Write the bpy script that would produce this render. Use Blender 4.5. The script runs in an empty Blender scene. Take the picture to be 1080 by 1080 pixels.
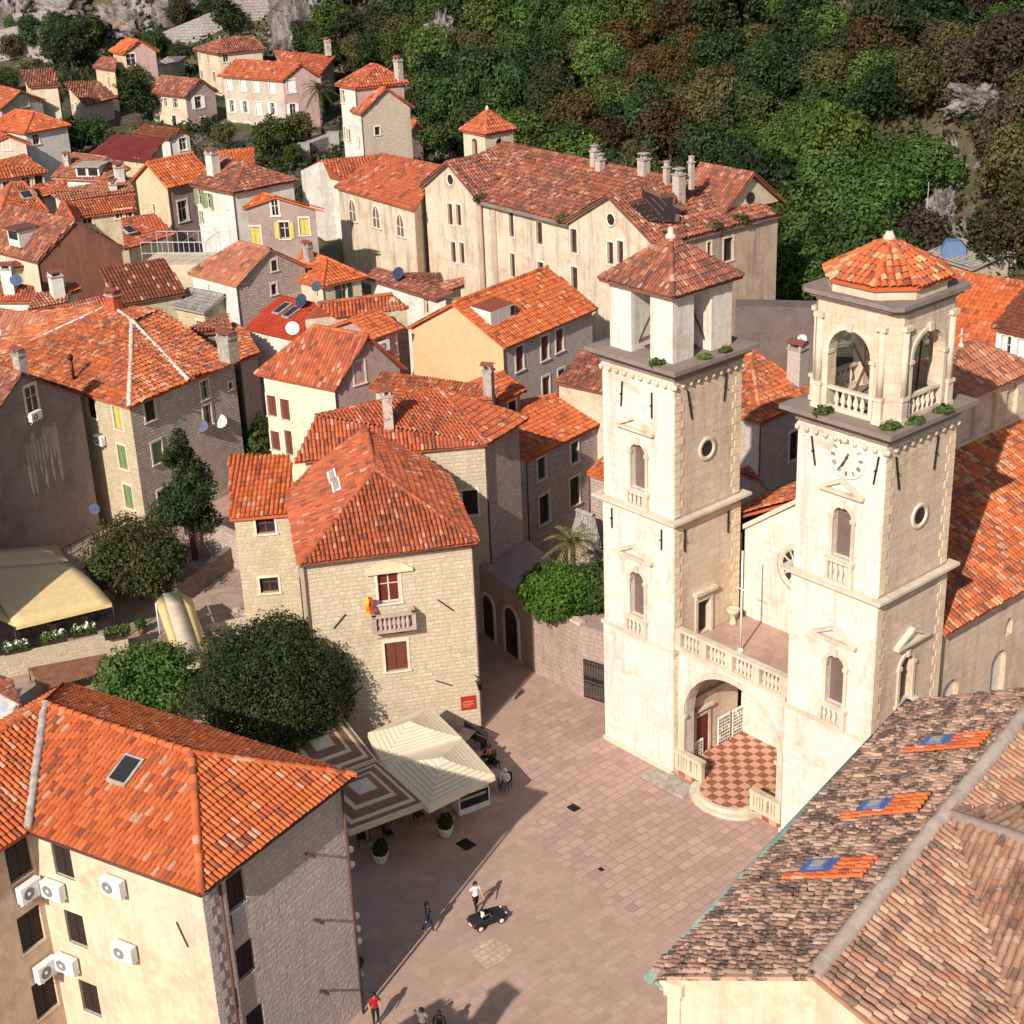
import bpy, math, random
import numpy as np
from mathutils import Vector, Matrix, noise
random.seed(7); RNG = np.random.default_rng(7)
C = bpy.context.scene.collection
R = math.radians

# ------------------------------------------------------------------ camera model (metres, camera above the square, looking along +Y)
CH, CF, PIT, ROL = 47.0, 1690.0, R(23.8), R(-2.4)
cam_p = np.array([0, 0, CH])
_f = np.array([0, math.cos(PIT), -math.sin(PIT)]); _r0 = np.array([1., 0, 0]); _u0 = np.cross(_r0, _f)
_r = math.cos(ROL)*_r0 + math.sin(ROL)*_u0; _u = -math.sin(ROL)*_r0 + math.cos(ROL)*_u0
def ray(px, py): return _f*CF + _r*(px-540) - _u*(py-540)
def un(px, py, z=0.):
    d = ray(px, py); return cam_p + d*((z-CH)/d[2])
def proj(P):
    d = np.asarray(P, float)-cam_p; z = d @ _f
    return 540+CF*(d @ _r)/z, 540-CF*(d @ _u)/z
def zat(py, xy):
    lo, hi = -60, 120
    for _ in range(50):
        m = (lo+hi)/2
        if proj((xy[0], xy[1], m))[1] > py: lo = m
        else: hi = m
    return lo
def hitplane(px, py, p0, n):
    d = ray(px, py); t = ((np.asarray(p0)-cam_p) @ n)/(d @ n); return cam_p+d*t
def hit_ground(px, py):
    d = ray(px, py); d = d/np.linalg.norm(d); t = 20.
    while t < 900:
        p = cam_p+d*t
        if p[2] < ground(p[0], p[1]): break
        t += .5
    return cam_p+d*t

# ------------------------------------------------------------------ terrain
FOOT = [(120, 70), (62, 118), (38, 140), (20, 166), (2, 190), (-14, 212), (-24, 240), (-62, 262), (-130, 288), (-220, 300)]
def foot_dist(x, y):
    best, sg = 1e9, 1
    for (ax, ay), (bx, by) in zip(FOOT, FOOT[1:]):
        dx, dy = bx-ax, by-ay; L = dx*dx+dy*dy
        t = max(0, min(1, ((x-ax)*dx+(y-ay)*dy)/L)); qx, qy = ax+t*dx, ay+t*dy
        d = math.hypot(x-qx, y-qy)
        if d < best: best = d; sg = 1 if dx*(y-ay)-dy*(x-ax) < 0 else -1
    return best*sg
def ground(x, y):
    k = max(0, min(1, (18-x)/25.)); tw = max(0, min(1.5, (y-125)/88.))*7.5*k
    s = foot_dist(x, y)
    if s > 0:
        n = noise.noise(Vector((x*.05, y*.05, 0)))*3+noise.noise(Vector((x*.16, y*.16, 3)))*1.3
        tw += s*.72+min(1, s/12)*n
    return tw

# ------------------------------------------------------------------ objects
def tag(o, label=None, cat=None, group=None, kind=None):
    for k, v in (('label', label), ('category', cat), ('group', group), ('kind', kind)):
        if v: o[k] = v
    return o
def empty(name, loc, label, cat, group=None, rz=0):
    o = bpy.data.objects.new(name, None); C.objects.link(o); o.location = Vector([float(v) for v in loc]); o.rotation_euler.z = rz
    o.empty_display_size = .3
    return tag(o, label, cat, group)
def wloc(o):
    p = Vector((0, 0, 0))
    while o: p += o.location; o = o.parent
    return p
class Frame:
    def __init__(s, o=(0, 0, 0), x=(1, 0), y=None):
        s.o = np.array([o[0], o[1], o[2] if len(o) > 2 else 0.], float); L = math.hypot(x[0], x[1])
        s.x = np.array([x[0]/L, x[1]/L, 0]); s.y = np.array([-x[1]/L, x[0]/L, 0]); s.z = np.array([0, 0, 1.])
    def __call__(s, x, y, z): return s.o+s.x*x+s.y*y+s.z*z
class MB:
    """collects shapes in world coordinates and links them as ONE mesh object"""
    def __init__(s, fr=None): s.v = []; s.f = []; s.m = []; s.uv = {}; s.fr = fr; s.sm = set()
    def P(s, p): return s.fr(*p) if s.fr else np.asarray(p, float)
    def poly(s, pts, m=0, uv=None, raw=False):
        i = len(s.v); s.v += [np.asarray(p, float) if raw else s.P(p) for p in pts]
        if uv is not None: s.uv[len(s.f)] = uv
        s.f.append(tuple(range(i, i+len(pts)))); s.m.append(m)
    def box(s, x0, x1, y0, y1, z0, z1, m=0):
        i = len(s.v)
        s.v += [s.P(p) for p in ((x0, y0, z0), (x1, y0, z0), (x1, y1, z0), (x0, y1, z0), (x0, y0, z1), (x1, y0, z1), (x1, y1, z1), (x0, y1, z1))]
        for q in ((0, 3, 2, 1), (4, 5, 6, 7), (0, 1, 5, 4), (1, 2, 6, 5), (2, 3, 7, 6), (3, 0, 4, 7)):
            s.f.append(tuple(i+k for k in q)); s.m.append(m)
    def prism(s, pts, z0, z1, m=0, axis='z'):
        n = len(pts); i = len(s.v)
        mk = {'z': lambda a, b, c: (a, b, c), 'y': lambda a, b, c: (a, c, b), 'x': lambda a, b, c: (c, a, b)}[axis]
        s.v += [s.P(mk(a, b, z0)) for a, b in pts]+[s.P(mk(a, b, z1)) for a, b in pts]
        fs = [tuple(range(i+n-1, i-1, -1)), tuple(range(i+n, i+2*n))]+[(i+k, i+(k+1) % n, i+n+(k+1) % n, i+n+k) for k in range(n)]
        if axis == 'y': fs = [f[::-1] for f in fs]
        s.f += fs; s.m += [m]*len(fs)
    def bar(s, a, b, r, m=0, n=6, r2=None, cap=True):
        a = s.P(a); b = s.P(b); r2 = r if r2 is None else r2
        d = b-a; L = np.linalg.norm(d); d = d/L
        t = np.cross(d, [0, 0, 1.] if abs(d[2]) < .9 else [1., 0, 0]); t /= np.linalg.norm(t); q = np.cross(d, t)
        i = len(s.v)
        for c, rr in ((a, r), (b, r2)):
            for k in range(n):
                an = 2*math.pi*(k+.5)/n; s.v.append(c+(t*math.cos(an)+q*math.sin(an))*rr)
        for k in range(n): s.f.append((i+k, i+(k+1) % n, i+n+(k+1) % n, i+n+k)); s.m.append(m); s.sm.add(len(s.f)-1) if n > 6 else None
        if cap: s.f += [tuple(range(i+n-1, i-1, -1)), tuple(range(i+n, i+2*n))]; s.m += [m, m]
    def tube(s, pts, r, m=0, n=6):
        for a, b in zip(pts, pts[1:]): s.bar(a, b, r, m, n)
    def lathe(s, c, prof, m=0, n=10, axis=None):
        i0 = len(s.v); c = s.P(c)
        X = s.fr.x if s.fr else np.array([1., 0, 0]); Y = s.fr.y if s.fr else np.array([0, 1., 0]); Z = np.array([0, 0, 1.])
        if axis is not None:
            Z = np.asarray(axis, float); X = np.cross(Z, [0, 0, 1.] if abs(Z[2]) < .9 else [1., 0, 0]); X /= np.linalg.norm(X); Y = np.cross(Z, X)
        for r, z in prof:
            for k in range(n):
                an = 2*math.pi*k/n; s.v.append(c+(X*math.cos(an)+Y*math.sin(an))*r+Z*z)
        for j in range(len(prof)-1):
            for k in range(n):
                s.f.append((i0+j*n+k, i0+j*n+(k+1) % n, i0+(j+1)*n+(k+1) % n, i0+(j+1)*n+k)); s.m.append(m); s.sm.add(len(s.f)-1)
        s.f.append(tuple(range(i0+n-1, i0-1, -1))); s.m.append(m)
        j = len(prof)-1; s.f.append(tuple(range(i0+j*n, i0+j*n+n))); s.m.append(m)
    def wall(s, a, b, z0, za, zb, holes=(), m=0, depth=.22, top=None):
        """wall a->b (xy, outward on the right of a->b), with rectangular openings; top = gable apex (s,z)"""
        a = np.asarray(a[:2], float); b = np.asarray(b[:2], float); L = np.linalg.norm(b-a); x = (b-a)/L; n = np.array([x[1], -x[0]])
        def P(u, z, o=0): q = a+x*u+n*o; return (q[0], q[1], z)
        zt = min(za, zb)
        xs = sorted({0., L, *[h[0] for h in holes], *[h[1] for h in holes]}); zs = sorted({z0, zt, *[h[2] for h in holes], *[h[3] for h in holes]})
        for i in range(len(xs)-1):
            for j in range(len(zs)-1):
                cx, cz = (xs[i]+xs[i+1])/2, (zs[j]+zs[j+1])/2
                if any(h[0] < cx < h[1] and h[2] < cz < h[3] for h in holes): continue
                q = [(xs[i], zs[j]), (xs[i+1], zs[j]), (xs[i+1], zs[j+1]), (xs[i], zs[j+1])]
                s.poly([P(u, z) for u, z in q], m, q, True)
        for h in holes:
            u0, u1, t0, t1 = h[:4]; d = -(h[4] if len(h) > 4 else depth)
            for q in (((u0, t0, 0), (u1, t0, 0), (u1, t0, d), (u0, t0, d)), ((u0, t1, d), (u1, t1, d), (u1, t1, 0), (u0, t1, 0)),
                      ((u0, t0, d), (u0, t1, d), (u0, t1, 0), (u0, t0, 0)), ((u1, t0, 0), (u1, t1, 0), (u1, t1, d), (u1, t0, d))):
                s.poly([P(*k) for k in q], m, [(k[0]+k[2], k[1]) for k in q], True)
        up = None
        if top: up = [(0, zt), (L, zt), (top[0], top[1])]
        elif abs(za-zb) > .02: up = [(0, zt), (L, zt), (L, zb) if zb > za else (0, za)]
        if up: s.poly([P(*q) for q in up], m, up, True)
    def build(s, name, mats, parent=None, attr=None, smooth=False):
        me = bpy.data.meshes.new(name); o = bpy.data.objects.new(name, me); C.objects.link(o)
        org = np.array(wloc(parent)) if parent else np.zeros(3)
        V = np.array([np.asarray(p, float) for p in s.v])-org
        me.from_pydata(V.tolist(), [], s.f)
        for m in (mats if isinstance(mats, (list, tuple)) else [mats]): me.materials.append(m)
        me.polygons.foreach_set('material_index', s.m)
        if s.uv:
            uvl = me.uv_layers.new(name='UVMap').data
            for k, uv in s.uv.items():
                for j, c in enumerate(uv): uvl[me.polygons[k].loop_start+j].uv = (float(c[0]), float(c[1]))
        if attr is not None:
            a = me.attributes.new('rnd', 'FLOAT', 'FACE'); a.data.foreach_set('value', np.asarray(attr, float))
        if smooth: me.polygons.foreach_set('use_smooth', [True]*len(s.f))
        elif s.sm: me.polygons.foreach_set('use_smooth', [k in s.sm for k in range(len(s.f))])
        o.parent = parent
        return o
def mesh_np(name, V, F, mat, parent=None, attr=None, smooth=False, org=None):
    me = bpy.data.meshes.new(name); n, k = F.shape
    me.vertices.add(len(V)); me.loops.add(n*k); me.polygons.add(n)
    if parent is not None and org is None: V = V-np.array(wloc(parent))
    me.vertices.foreach_set('co', np.ascontiguousarray(V, dtype=np.float32).ravel())
    me.loops.foreach_set('vertex_index', F.astype(np.int32).ravel())
    me.polygons.foreach_set('loop_start', np.arange(0, n*k, k, dtype=np.int32)); me.polygons.foreach_set('loop_total', np.full(n, k, dtype=np.int32))
    if attr is not None:
        a = me.attributes.new('rnd', 'FLOAT', 'FACE'); a.data.foreach_set('value', np.asarray(attr, np.float32))
    if smooth: me.polygons.foreach_set('use_smooth', np.ones(n, dtype=bool))
    me.update(calc_edges=True); me.materials.append(mat)
    o = bpy.data.objects.new(name, me); C.objects.link(o); o.parent = parent
    return o

# ------------------------------------------------------------------ materials
def newmat(name):
    m = bpy.data.materials.new(name); m.use_nodes = True; nt = m.node_tree; b = nt.nodes['Principled BSDF']
    b.inputs['Roughness'].default_value = .85
    b.inputs['Specular IOR Level'].default_value = .25
    return m, nt, b
def N(nt, t, **kw):
    n = nt.nodes.new(t)
    for k, v in kw.items():
        if k in n.inputs: n.inputs[k].default_value = v
        else: setattr(n, k, v)
    return n
def ramp(nt, cols, pos=None, interp='LINEAR'):
    n = nt.nodes.new('ShaderNodeValToRGB'); e = n.color_ramp; e.interpolation = interp
    while len(e.elements) < len(cols): e.elements.new(.5)
    for i, c in enumerate(cols):
        e.elements[i].position = pos[i] if pos else i/len(cols) if interp == 'CONSTANT' else i/max(1, len(cols)-1)
        e.elements[i].color = (*c, 1)
    return n
def mix(nt, a, b, f, mode='MIX'):
    n = nt.nodes.new('ShaderNodeMix'); n.data_type = 'RGBA'; n.blend_type = mode
    for k, v in ((0, f), (6, a), (7, b)):
        if hasattr(v, 'is_linked') or hasattr(v, 'links'): nt.links.new(v, n.inputs[k])
        elif k: n.inputs[k].default_value = (*v, 1)
        else: n.inputs[k].default_value = v
    return n.outputs[2]
def bump(nt, b, h, s=.3, d=.05):
    n = N(nt, 'ShaderNodeBump', Strength=s, Distance=d); nt.links.new(h, n.inputs['Height']); nt.links.new(n.outputs[0], b.inputs['Normal'])
def objco(nt, scale=(1, 1, 1), rot=0):
    t = nt.nodes.new('ShaderNodeTexCoord'); mp = N(nt, 'ShaderNodeMapping'); mp.inputs['Scale'].default_value = scale; mp.inputs['Rotation'].default_value = (0, 0, rot)
    nt.links.new(t.outputs['Object'], mp.inputs[0]); return mp.outputs[0]
def uvco(nt, scale=(1, 1, 1)):
    t = nt.nodes.new('ShaderNodeTexCoord'); mp = N(nt, 'ShaderNodeMapping'); mp.inputs['Scale'].default_value = scale
    nt.links.new(t.outputs['UV'], mp.inputs[0]); return mp.outputs[0]
def nz(nt, co, sc, det=5, rough=.6, dist=0):
    n = N(nt, 'ShaderNodeTexNoise', Scale=sc, Detail=det, Roughness=rough, Distortion=dist); nt.links.new(co, n.inputs['Vector']); return n.outputs['Fac']
def plain(name, c, rough=.7, metal=0, var=.12, sc=3):
    m, nt, b = newmat(name); co = objco(nt); f = nz(nt, co, sc)
    col = mix(nt, tuple(x*(1-var) for x in c), tuple(min(1, x*(1+var)) for x in c), ramp_out(nt, f, .35, .65))
    nt.links.new(col, b.inputs['Base Color']); b.inputs['Roughness'].default_value = rough; b.inputs['Metallic'].default_value = metal
    return m
def ramp_out(nt, f, a, b_):
    n = N(nt, 'ShaderNodeMapRange'); n.inputs[1].default_value = a; n.inputs[2].default_value = b_; nt.links.new(f, n.inputs[0]); return n.outputs[0]
def plaster(name, c, dirt=(.25, .17, .12), amt=.35, alt=None, streak=.3):
    amt = min(.95, amt*1.5); streak = min(.95, streak*1.6)
    m, nt, b = newmat(name); co = objco(nt); alt = alt or tuple(x*k for x, k in zip(c, (.76, .73, .70)))
    base = mix(nt, c, alt, ramp_out(nt, nz(nt, co, .55, 6, .65, .4), .42, .66))
    base = mix(nt, base, tuple(min(1, x*1.12) for x in c), ramp_out(nt, nz(nt, co, 2.2, 5), .5, .75))
    sc = objco(nt, (1.1, 1.1, .09)); st = ramp_out(nt, nz(nt, sc, 1.3, 7, .75), .5, .75)
    base = mix(nt, base, tuple(x*.55+.09 for x in dirt), mulv(nt, st, streak))
    bl = ramp_out(nt, nz(nt, co, .8, 8, .72, .8), .6, .75)
    base = mix(nt, base, dirt, mulv(nt, bl, amt))
    nt.links.new(base, b.inputs['Base Color']); b.inputs['Roughness'].default_value = .92
    bump(nt, b, nz(nt, co, 9, 6, .7), .35, .04)
    return m
def mulv(nt, a, v):
    n = N(nt, 'ShaderNodeMath', operation='MULTIPLY'); nt.links.new(a, n.inputs[0])
    if hasattr(v, 'links'): nt.links.new(v, n.inputs[1])
    else: n.inputs[1].default_value = v
    return n.outputs[0]
def masonry(name, c1, c2, mortar, bw=.42, bh=.22, dirt=(.2, .14, .11), amt=.35, rough=.6, msz=.03, bmp=.6, streak=.3, jit=.04, bd=.07):
    m, nt, b = newmat(name); uv = uvco(nt); co = objco(nt)
    d = N(nt, 'ShaderNodeTexNoise', Scale=1.6, Detail=4.); nt.links.new(co, d.inputs['Vector'])
    vm = N(nt, 'ShaderNodeVectorMath', operation='SCALE'); vm.inputs['Scale'].default_value = jit*2; nt.links.new(d.outputs['Color'], vm.inputs[0])
    va = N(nt, 'ShaderNodeVectorMath', operation='ADD'); nt.links.new(uv, va.inputs[0]); nt.links.new(vm.outputs[0], va.inputs[1])
    br = N(nt, 'ShaderNodeTexBrick'); br.offset = .5; br.squash = .75; br.squash_frequency = 3
    for k, v in (('Scale', 1.), ('Mortar Size', msz), ('Mortar Smooth', .3), ('Bias', 0.), ('Brick Width', bw), ('Row Height', bh)): br.inputs[k].default_value = v
    br.inputs['Color1'].default_value = (*c1, 1); br.inputs['Color2'].default_value = (*c2, 1); br.inputs['Mortar'].default_value = (*mortar, 1)
    nt.links.new(va.outputs[0], br.inputs['Vector'])
    base = mix(nt, br.outputs['Color'], tuple(x*.8 for x in c1), ramp_out(nt, nz(nt, co, 3.1, 6), .45, .7))
    st = ramp_out(nt, nz(nt, objco(nt, (1, 1, .1)), 1.2, 7, .75), .49, .74)
    base = mix(nt, base, (.27, .215, .18), mulv(nt, st, streak))
    base = mix(nt, base, dirt, mulv(nt, ramp_out(nt, nz(nt, co, .55, 9, .74, .8), .54, .76), amt))
    base = mix(nt, base, (.30, .25, .22), mulv(nt, ramp_out(nt, nz(nt, co, 1.7, 9, .78, 1.2), .6, .74), amt*.55))
    nt.links.new(base, b.inputs['Base Color']); b.inputs['Roughness'].default_value = .92
    h = N(nt, 'ShaderNodeMath', operation='SUBTRACT'); nt.links.new(nz(nt, co, 7, 6), h.inputs[0]); nt.links.new(br.outputs['Fac'], h.inputs[1])
    bump(nt, b, h.outputs[0], bmp, bd)
    return m
def roofmat(name, cols, dark=(.10, .06, .05), amt=.5, lo=.55, hi=.72, sc=.9):
    m, nt, b = newmat(name); co = objco(nt)
    at = N(nt, 'ShaderNodeAttribute', attribute_name='rnd'); rp = ramp(nt, cols, None, 'CONSTANT'); nt.links.new(at.outputs['Fac'], rp.inputs[0])
    f = ramp_out(nt, nz(nt, co, sc, 7, .7, .3), lo, hi)
    hs = N(nt, 'ShaderNodeHueSaturation', Hue=.508, Saturation=1.0, Value=.93); nt.links.new(rp.outputs[0], hs.inputs['Color'])
    fm = mulv(nt, at.outputs['Fac'], 37.3); fr_ = N(nt, 'ShaderNodeMath', operation='FRACT'); nt.links.new(fm, fr_.inputs[0])
    lt = N(nt, 'ShaderNodeMath', operation='LESS_THAN'); nt.links.new(fr_.outputs[0], lt.inputs[0]); lt.inputs[1].default_value = .02+.045*amt
    gt = N(nt, 'ShaderNodeMath', operation='GREATER_THAN'); nt.links.new(fr_.outputs[0], gt.inputs[0]); gt.inputs[1].default_value = .99-.05*amt
    odd = mix(nt, hs.outputs[0], tuple(x*.25+.03 for x in cols[0]), mulv(nt, lt.outputs[0], .85 if amt > .2 else 0.)); odd = mix(nt, odd, (.60, .38, .25), mulv(nt, gt.outputs[0], .65 if amt > .2 else 0.))
    base = mix(nt, odd, dark, mulv(nt, f, amt))
    base = mix(nt, base, (.42, .36, .28), mulv(nt, ramp_out(nt, nz(nt, co, 5.5, 4, .6), .66, .74), amt*.5))
    base = mix(nt, base, tuple(x*.72 for x in cols[0]), ramp_out(nt, nz(nt, co, 11, 4), .5, .8))
    nt.links.new(base, b.inputs['Base Color']); b.inputs['Roughness'].default_value = .88
    bump(nt, b, nz(nt, co, 18, 3), .25, .02)
    return m
def leafmat(name, cols, trans=.25):
    m, nt, b = newmat(name)
    at = N(nt, 'ShaderNodeAttribute', attribute_name='rnd'); oi = nt.nodes.new('ShaderNodeObjectInfo')
    rp = ramp(nt, cols); nt.links.new(at.outputs['Fac'], rp.inputs[0])
    hs = N(nt, 'ShaderNodeHueSaturation'); nt.links.new(rp.outputs[0], hs.inputs['Color'])
    m2 = N(nt, 'ShaderNodeMapRange'); m2.inputs[3].default_value = .478; m2.inputs[4].default_value = .52; w2 = N(nt, 'ShaderNodeTexWhiteNoise', noise_dimensions='1D'); nt.links.new(oi.outputs['Random'], w2.inputs['W']); nt.links.new(w2.outputs['Value'], m2.inputs[0]); nt.links.new(m2.outputs[0], hs.inputs['Hue'])
    mr = N(nt, 'ShaderNodeMapRange'); mr.inputs[3].default_value = .6; mr.inputs[4].default_value = 1.4; nt.links.new(oi.outputs['Random'], mr.inputs[0]); nt.links.new(mr.outputs[0], hs.inputs['Value'])
    nt.links.new(hs.outputs[0], b.inputs['Base Color']); b.inputs['Roughness'].default_value = .6
    tr = N(nt, 'ShaderNodeBsdfTranslucent'); nt.links.new(hs.outputs[0], tr.inputs['Color'])
    ms = N(nt, 'ShaderNodeMixShader'); ms.inputs[0].default_value = trans
    nt.links.new(b.outputs[0], ms.inputs[1]); nt.links.new(tr.outputs[0], ms.inputs[2]); nt.links.new(ms.outputs[0], nt.nodes['Material Output'].inputs[0])
    return m

M = {}
NEW = [(.58, .115, .042), (.62, .13, .048), (.53, .10, .038), (.60, .145, .058), (.56, .11, .042), (.48, .088, .036), (.60, .125, .045), (.64, .155, .062), (.55, .105, .04), (.38, .085, .045)]
M['r_new'] = roofmat('tile_new', NEW, amt=.65, lo=.54, hi=.74)
M['r_red'] = roofmat('tile_red', [(.47, .095, .048), (.51, .11, .055), (.43, .085, .043), (.49, .12, .064), (.45, .09, .045), (.40, .08, .042), (.53, .135, .07), (.47, .10, .05), (.31, .075, .048), (.50, .11, .052)], amt=.7, lo=.5, hi=.7)
M['r_mix'] = roofmat('tile_mixed', [(.58, .12, .045), (.62, .145, .058), (.52, .10, .04), (.60, .13, .05), (.46, .10, .05), (.56, .12, .045), (.36, .10, .06), (.60, .22, .11), (.27, .095, .065), (.55, .12, .05), (.62, .30, .17)], amt=.8, lo=.48, hi=.66)
M['r_pink'] = roofmat('tile_pink', [(.44, .15, .09), (.48, .17, .105), (.40, .13, .08), (.50, .20, .13), (.43, .14, .085), (.36, .12, .08), (.46, .16, .10)], amt=.65, lo=.5, hi=.7)
M['r_old'] = roofmat('tile_old', [(.36, .11, .07), (.31, .09, .06), (.41, .135, .085), (.24, .075, .055), (.38, .10, .058), (.44, .18, .12), (.34, .095, .058), (.19, .07, .055)], amt=.8, lo=.47, hi=.64)
M['r_aged'] = roofmat('tile_aged', [(.46, .28, .21), (.40, .235, .175), (.30, .165, .125), (.52, .34, .26), (.33, .18, .135), (.41, .25, .185), (.22, .12, .10), (.38, .20, .145)], dark=(.05, .035, .032), amt=.9, lo=.49, hi=.56, sc=1.7)
M['r_pale'] = roofmat('tile_pale', [(.48, .28, .19), (.43, .235, .16), (.52, .33, .23), (.38, .19, .13), (.46, .26, .18), (.41, .17, .11), (.32, .17, .125), (.45, .225, .15)], amt=.75, lo=.5, hi=.66, sc=1.1)
M['r_tower'] = roofmat('tile_tower', [(.55, .11, .045), (.60, .14, .06), (.58, .125, .05), (.62, .30, .16), (.50, .095, .042), (.38, .13, .08), (.57, .12, .05), (.64, .38, .21), (.54, .11, .045), (.56, .17, .085)], amt=.55)
M['r_brown'] = roofmat('tile_brown', [(.19, .05, .03), (.23, .065, .035), (.16, .045, .028)], amt=.35)
M['r_maroon'] = roofmat('roof_maroon', [(.17, .025, .03), (.18, .03, .033), (.155, .022, .027)], amt=.19)
M['r_flatred'] = roofmat('roof_flat_red', [(.45, .035, .02), (.48, .04, .024), (.42, .032, .02)], amt=.19)
M['r_grey'] = roofmat('roof_grey', [(.34, .31, .28), (.38, .35, .31), (.3, .27, .25)], amt=.4)
M['mortar'] = plain('mortar', (.62, .54, .44), .95, 0, .25)
M['mortar_grey'] = plain('mortar_grey', (.36, .31, .27), .95, 0, .25)
M['lime'] = masonry('limestone_ashlar', (.74, .69, .61), (.66, .60, .52), (.52, .45, .37), 1.0, .42, (.48, .32, .17), .95, msz=.01, bmp=.35, streak=.7, jit=.02)
M['lime_grazing'] = masonry('limestone_grazing_tone', (.68, .54, .405), (.60, .46, .335), (.48, .36, .26), 1.0, .42, (.34, .21, .13), .7, msz=.012, bmp=.35, streak=.7, jit=.02)  # same ashlar with the tan of grazing sun put into its colour
M['trim'] = plaster('stone_trim', (.64, .55, .43), (.33, .24, .17), .4, streak=.3)
M['cornice'] = plaster('weathered_cornice', (.25, .195, .17), (.11, .085, .075), .6)
M['quoin'] = plaster('quoin_stone', (.76, .62, .43), (.4, .27, .17), .35)
M['cream'] = plaster('cream_plaster', (.62, .53, .385), (.42, .30, .17), .3)
M['yellow'] = plaster('yellow_plaster', (.62, .49, .31), (.42, .27, .14), .4)
M['peach'] = plaster('peach_plaster', (.70, .42, .23), (.60, .47, .36), .6, alt=(.64, .36, .2))
M['white'] = plaster('white_plaster', (.68, .65, .585), (.45, .37, .3), .25)
M['mint'] = plaster('pale_green_plaster', (.66, .67, .48), (.5, .45, .3), .2)
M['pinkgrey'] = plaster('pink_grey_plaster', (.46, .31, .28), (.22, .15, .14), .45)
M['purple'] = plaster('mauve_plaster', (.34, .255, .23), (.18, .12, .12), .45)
M['greyplaster'] = plaster('grey_plaster', (.30, .23, .21), (.48, .40, .33), .3, streak=.2)
M['beige'] = plaster('beige_plaster', (.60, .51, .37), (.33, .25, .18), .35)
M['greybeige'] = plaster('grey_beige_plaster', (.50, .44, .36), (.3, .24, .2), .4)
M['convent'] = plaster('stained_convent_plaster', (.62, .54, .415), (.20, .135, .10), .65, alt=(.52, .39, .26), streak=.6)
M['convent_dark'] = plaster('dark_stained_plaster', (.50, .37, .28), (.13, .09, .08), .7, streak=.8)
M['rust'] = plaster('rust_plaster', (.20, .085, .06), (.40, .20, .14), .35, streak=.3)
M['stone'] = masonry('stone_masonry', (.54, .43, .36), (.38, .29, .25), (.30, .24, .2), .4, .21, jit=.1)
M['stone_pale'] = masonry('pale_stone_masonry', (.66, .56, .44), (.54, .45, .35), (.42, .34, .27), .42, .22, jit=.1)
M['stone_cream'] = masonry('cream_stone_masonry', (.62, .535, .385), (.53, .44, .305), (.42, .335, .23), .55, .24, bmp=.5, msz=.018, amt=.4, jit=.07)
M['stone_yellow'] = masonry('yellow_stone_masonry', (.62, .525, .36), (.49, .395, .255), (.56, .475, .34), .42, .24, bmp=.7, amt=.25)
M['stone_grey'] = masonry('grey_stone_masonry', (.50, .42, .37), (.42, .35, .31), (.54, .47, .41), .46, .24)
M['stone_pink'] = masonry('pink_stone_masonry', (.64, .50, .43), (.47, .35, .30), (.38, .29, .25), .42, .22, bmp=.9, jit=.12)
M['stone_side'] = masonry('rough_stone_side', (.86, .74, .65), (.72, .60, .53), (.74, .63, .55), .50, .27, bmp=1., msz=.045, amt=.2, bd=.25, jit=.07)
M['rubble'] = masonry('rubble_wall', (.36, .27, .22), (.26, .19, .16), (.24, .18, .15), .5, .3, (.14, .1, .09), .8, bmp=1., jit=.3, streak=.9, bd=.15)
M['garden_wall'] = masonry('garden_wall_stone', (.44, .33, .28), (.38, .28, .24), (.34, .25, .22), .55, .28, (.16, .11, .10), .8, bmp=.8, streak=.95, jit=.16, msz=.015)
M['glass'] = plain('dark_glass', (.03, .03, .035), .12)
M['dark'] = plain('dark_wood', (.035, .024, .022), .6)
M['brown_sh'] = plain('brown_shutter', (.16, .05, .03), .6)
M['green_sh'] = plain('green_shutter', (.18, .26, .12), .6)
M['dgreen_sh'] = plain('dark_green_shutter', (.02, .06, .045), .55)
M['yellow_sh'] = plain('yellow_shutter', (.55, .45, .13), .6)
M['white_sh'] = plain('white_shutter', (.8, .78, .74), .6)
M['frame'] = plain('window_stone_frame', (.68, .60, .48), .85)
M['wood_door'] = plain('maroon_door', (.14, .025, .018), .55)
M['whitemetal'] = plain('white_metal', (.78, .77, .74), .4)
M['iron'] = plain('dark_iron', (.03, .028, .028), .5, .5)
M['rusty'] = plain('rusty_iron', (.12, .06, .045), .7, .3)
M['bark'] = plain('bark', (.10, .065, .045), .9, 0, .3, 6)
M['copper'] = plain('verdigris_gutter', (.20, .28, .23), .6, 0, .2)
M['blue'] = plain('blue_membrane', (.07, .14, .36), .55)
M['fan'] = plain('fan_grey', (.22, .22, .22), .5)
M['black'] = plain('black_plastic', (.02, .02, .022), .45)
M['dishgrey'] = plain('dish_grey', (.5, .5, .5), .5)
M['dishnavy'] = plain('dish_navy', (.03, .04, .08), .5)
M['dishblue'] = plain('dish_blue', (.10, .14, .23), .5)
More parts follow.
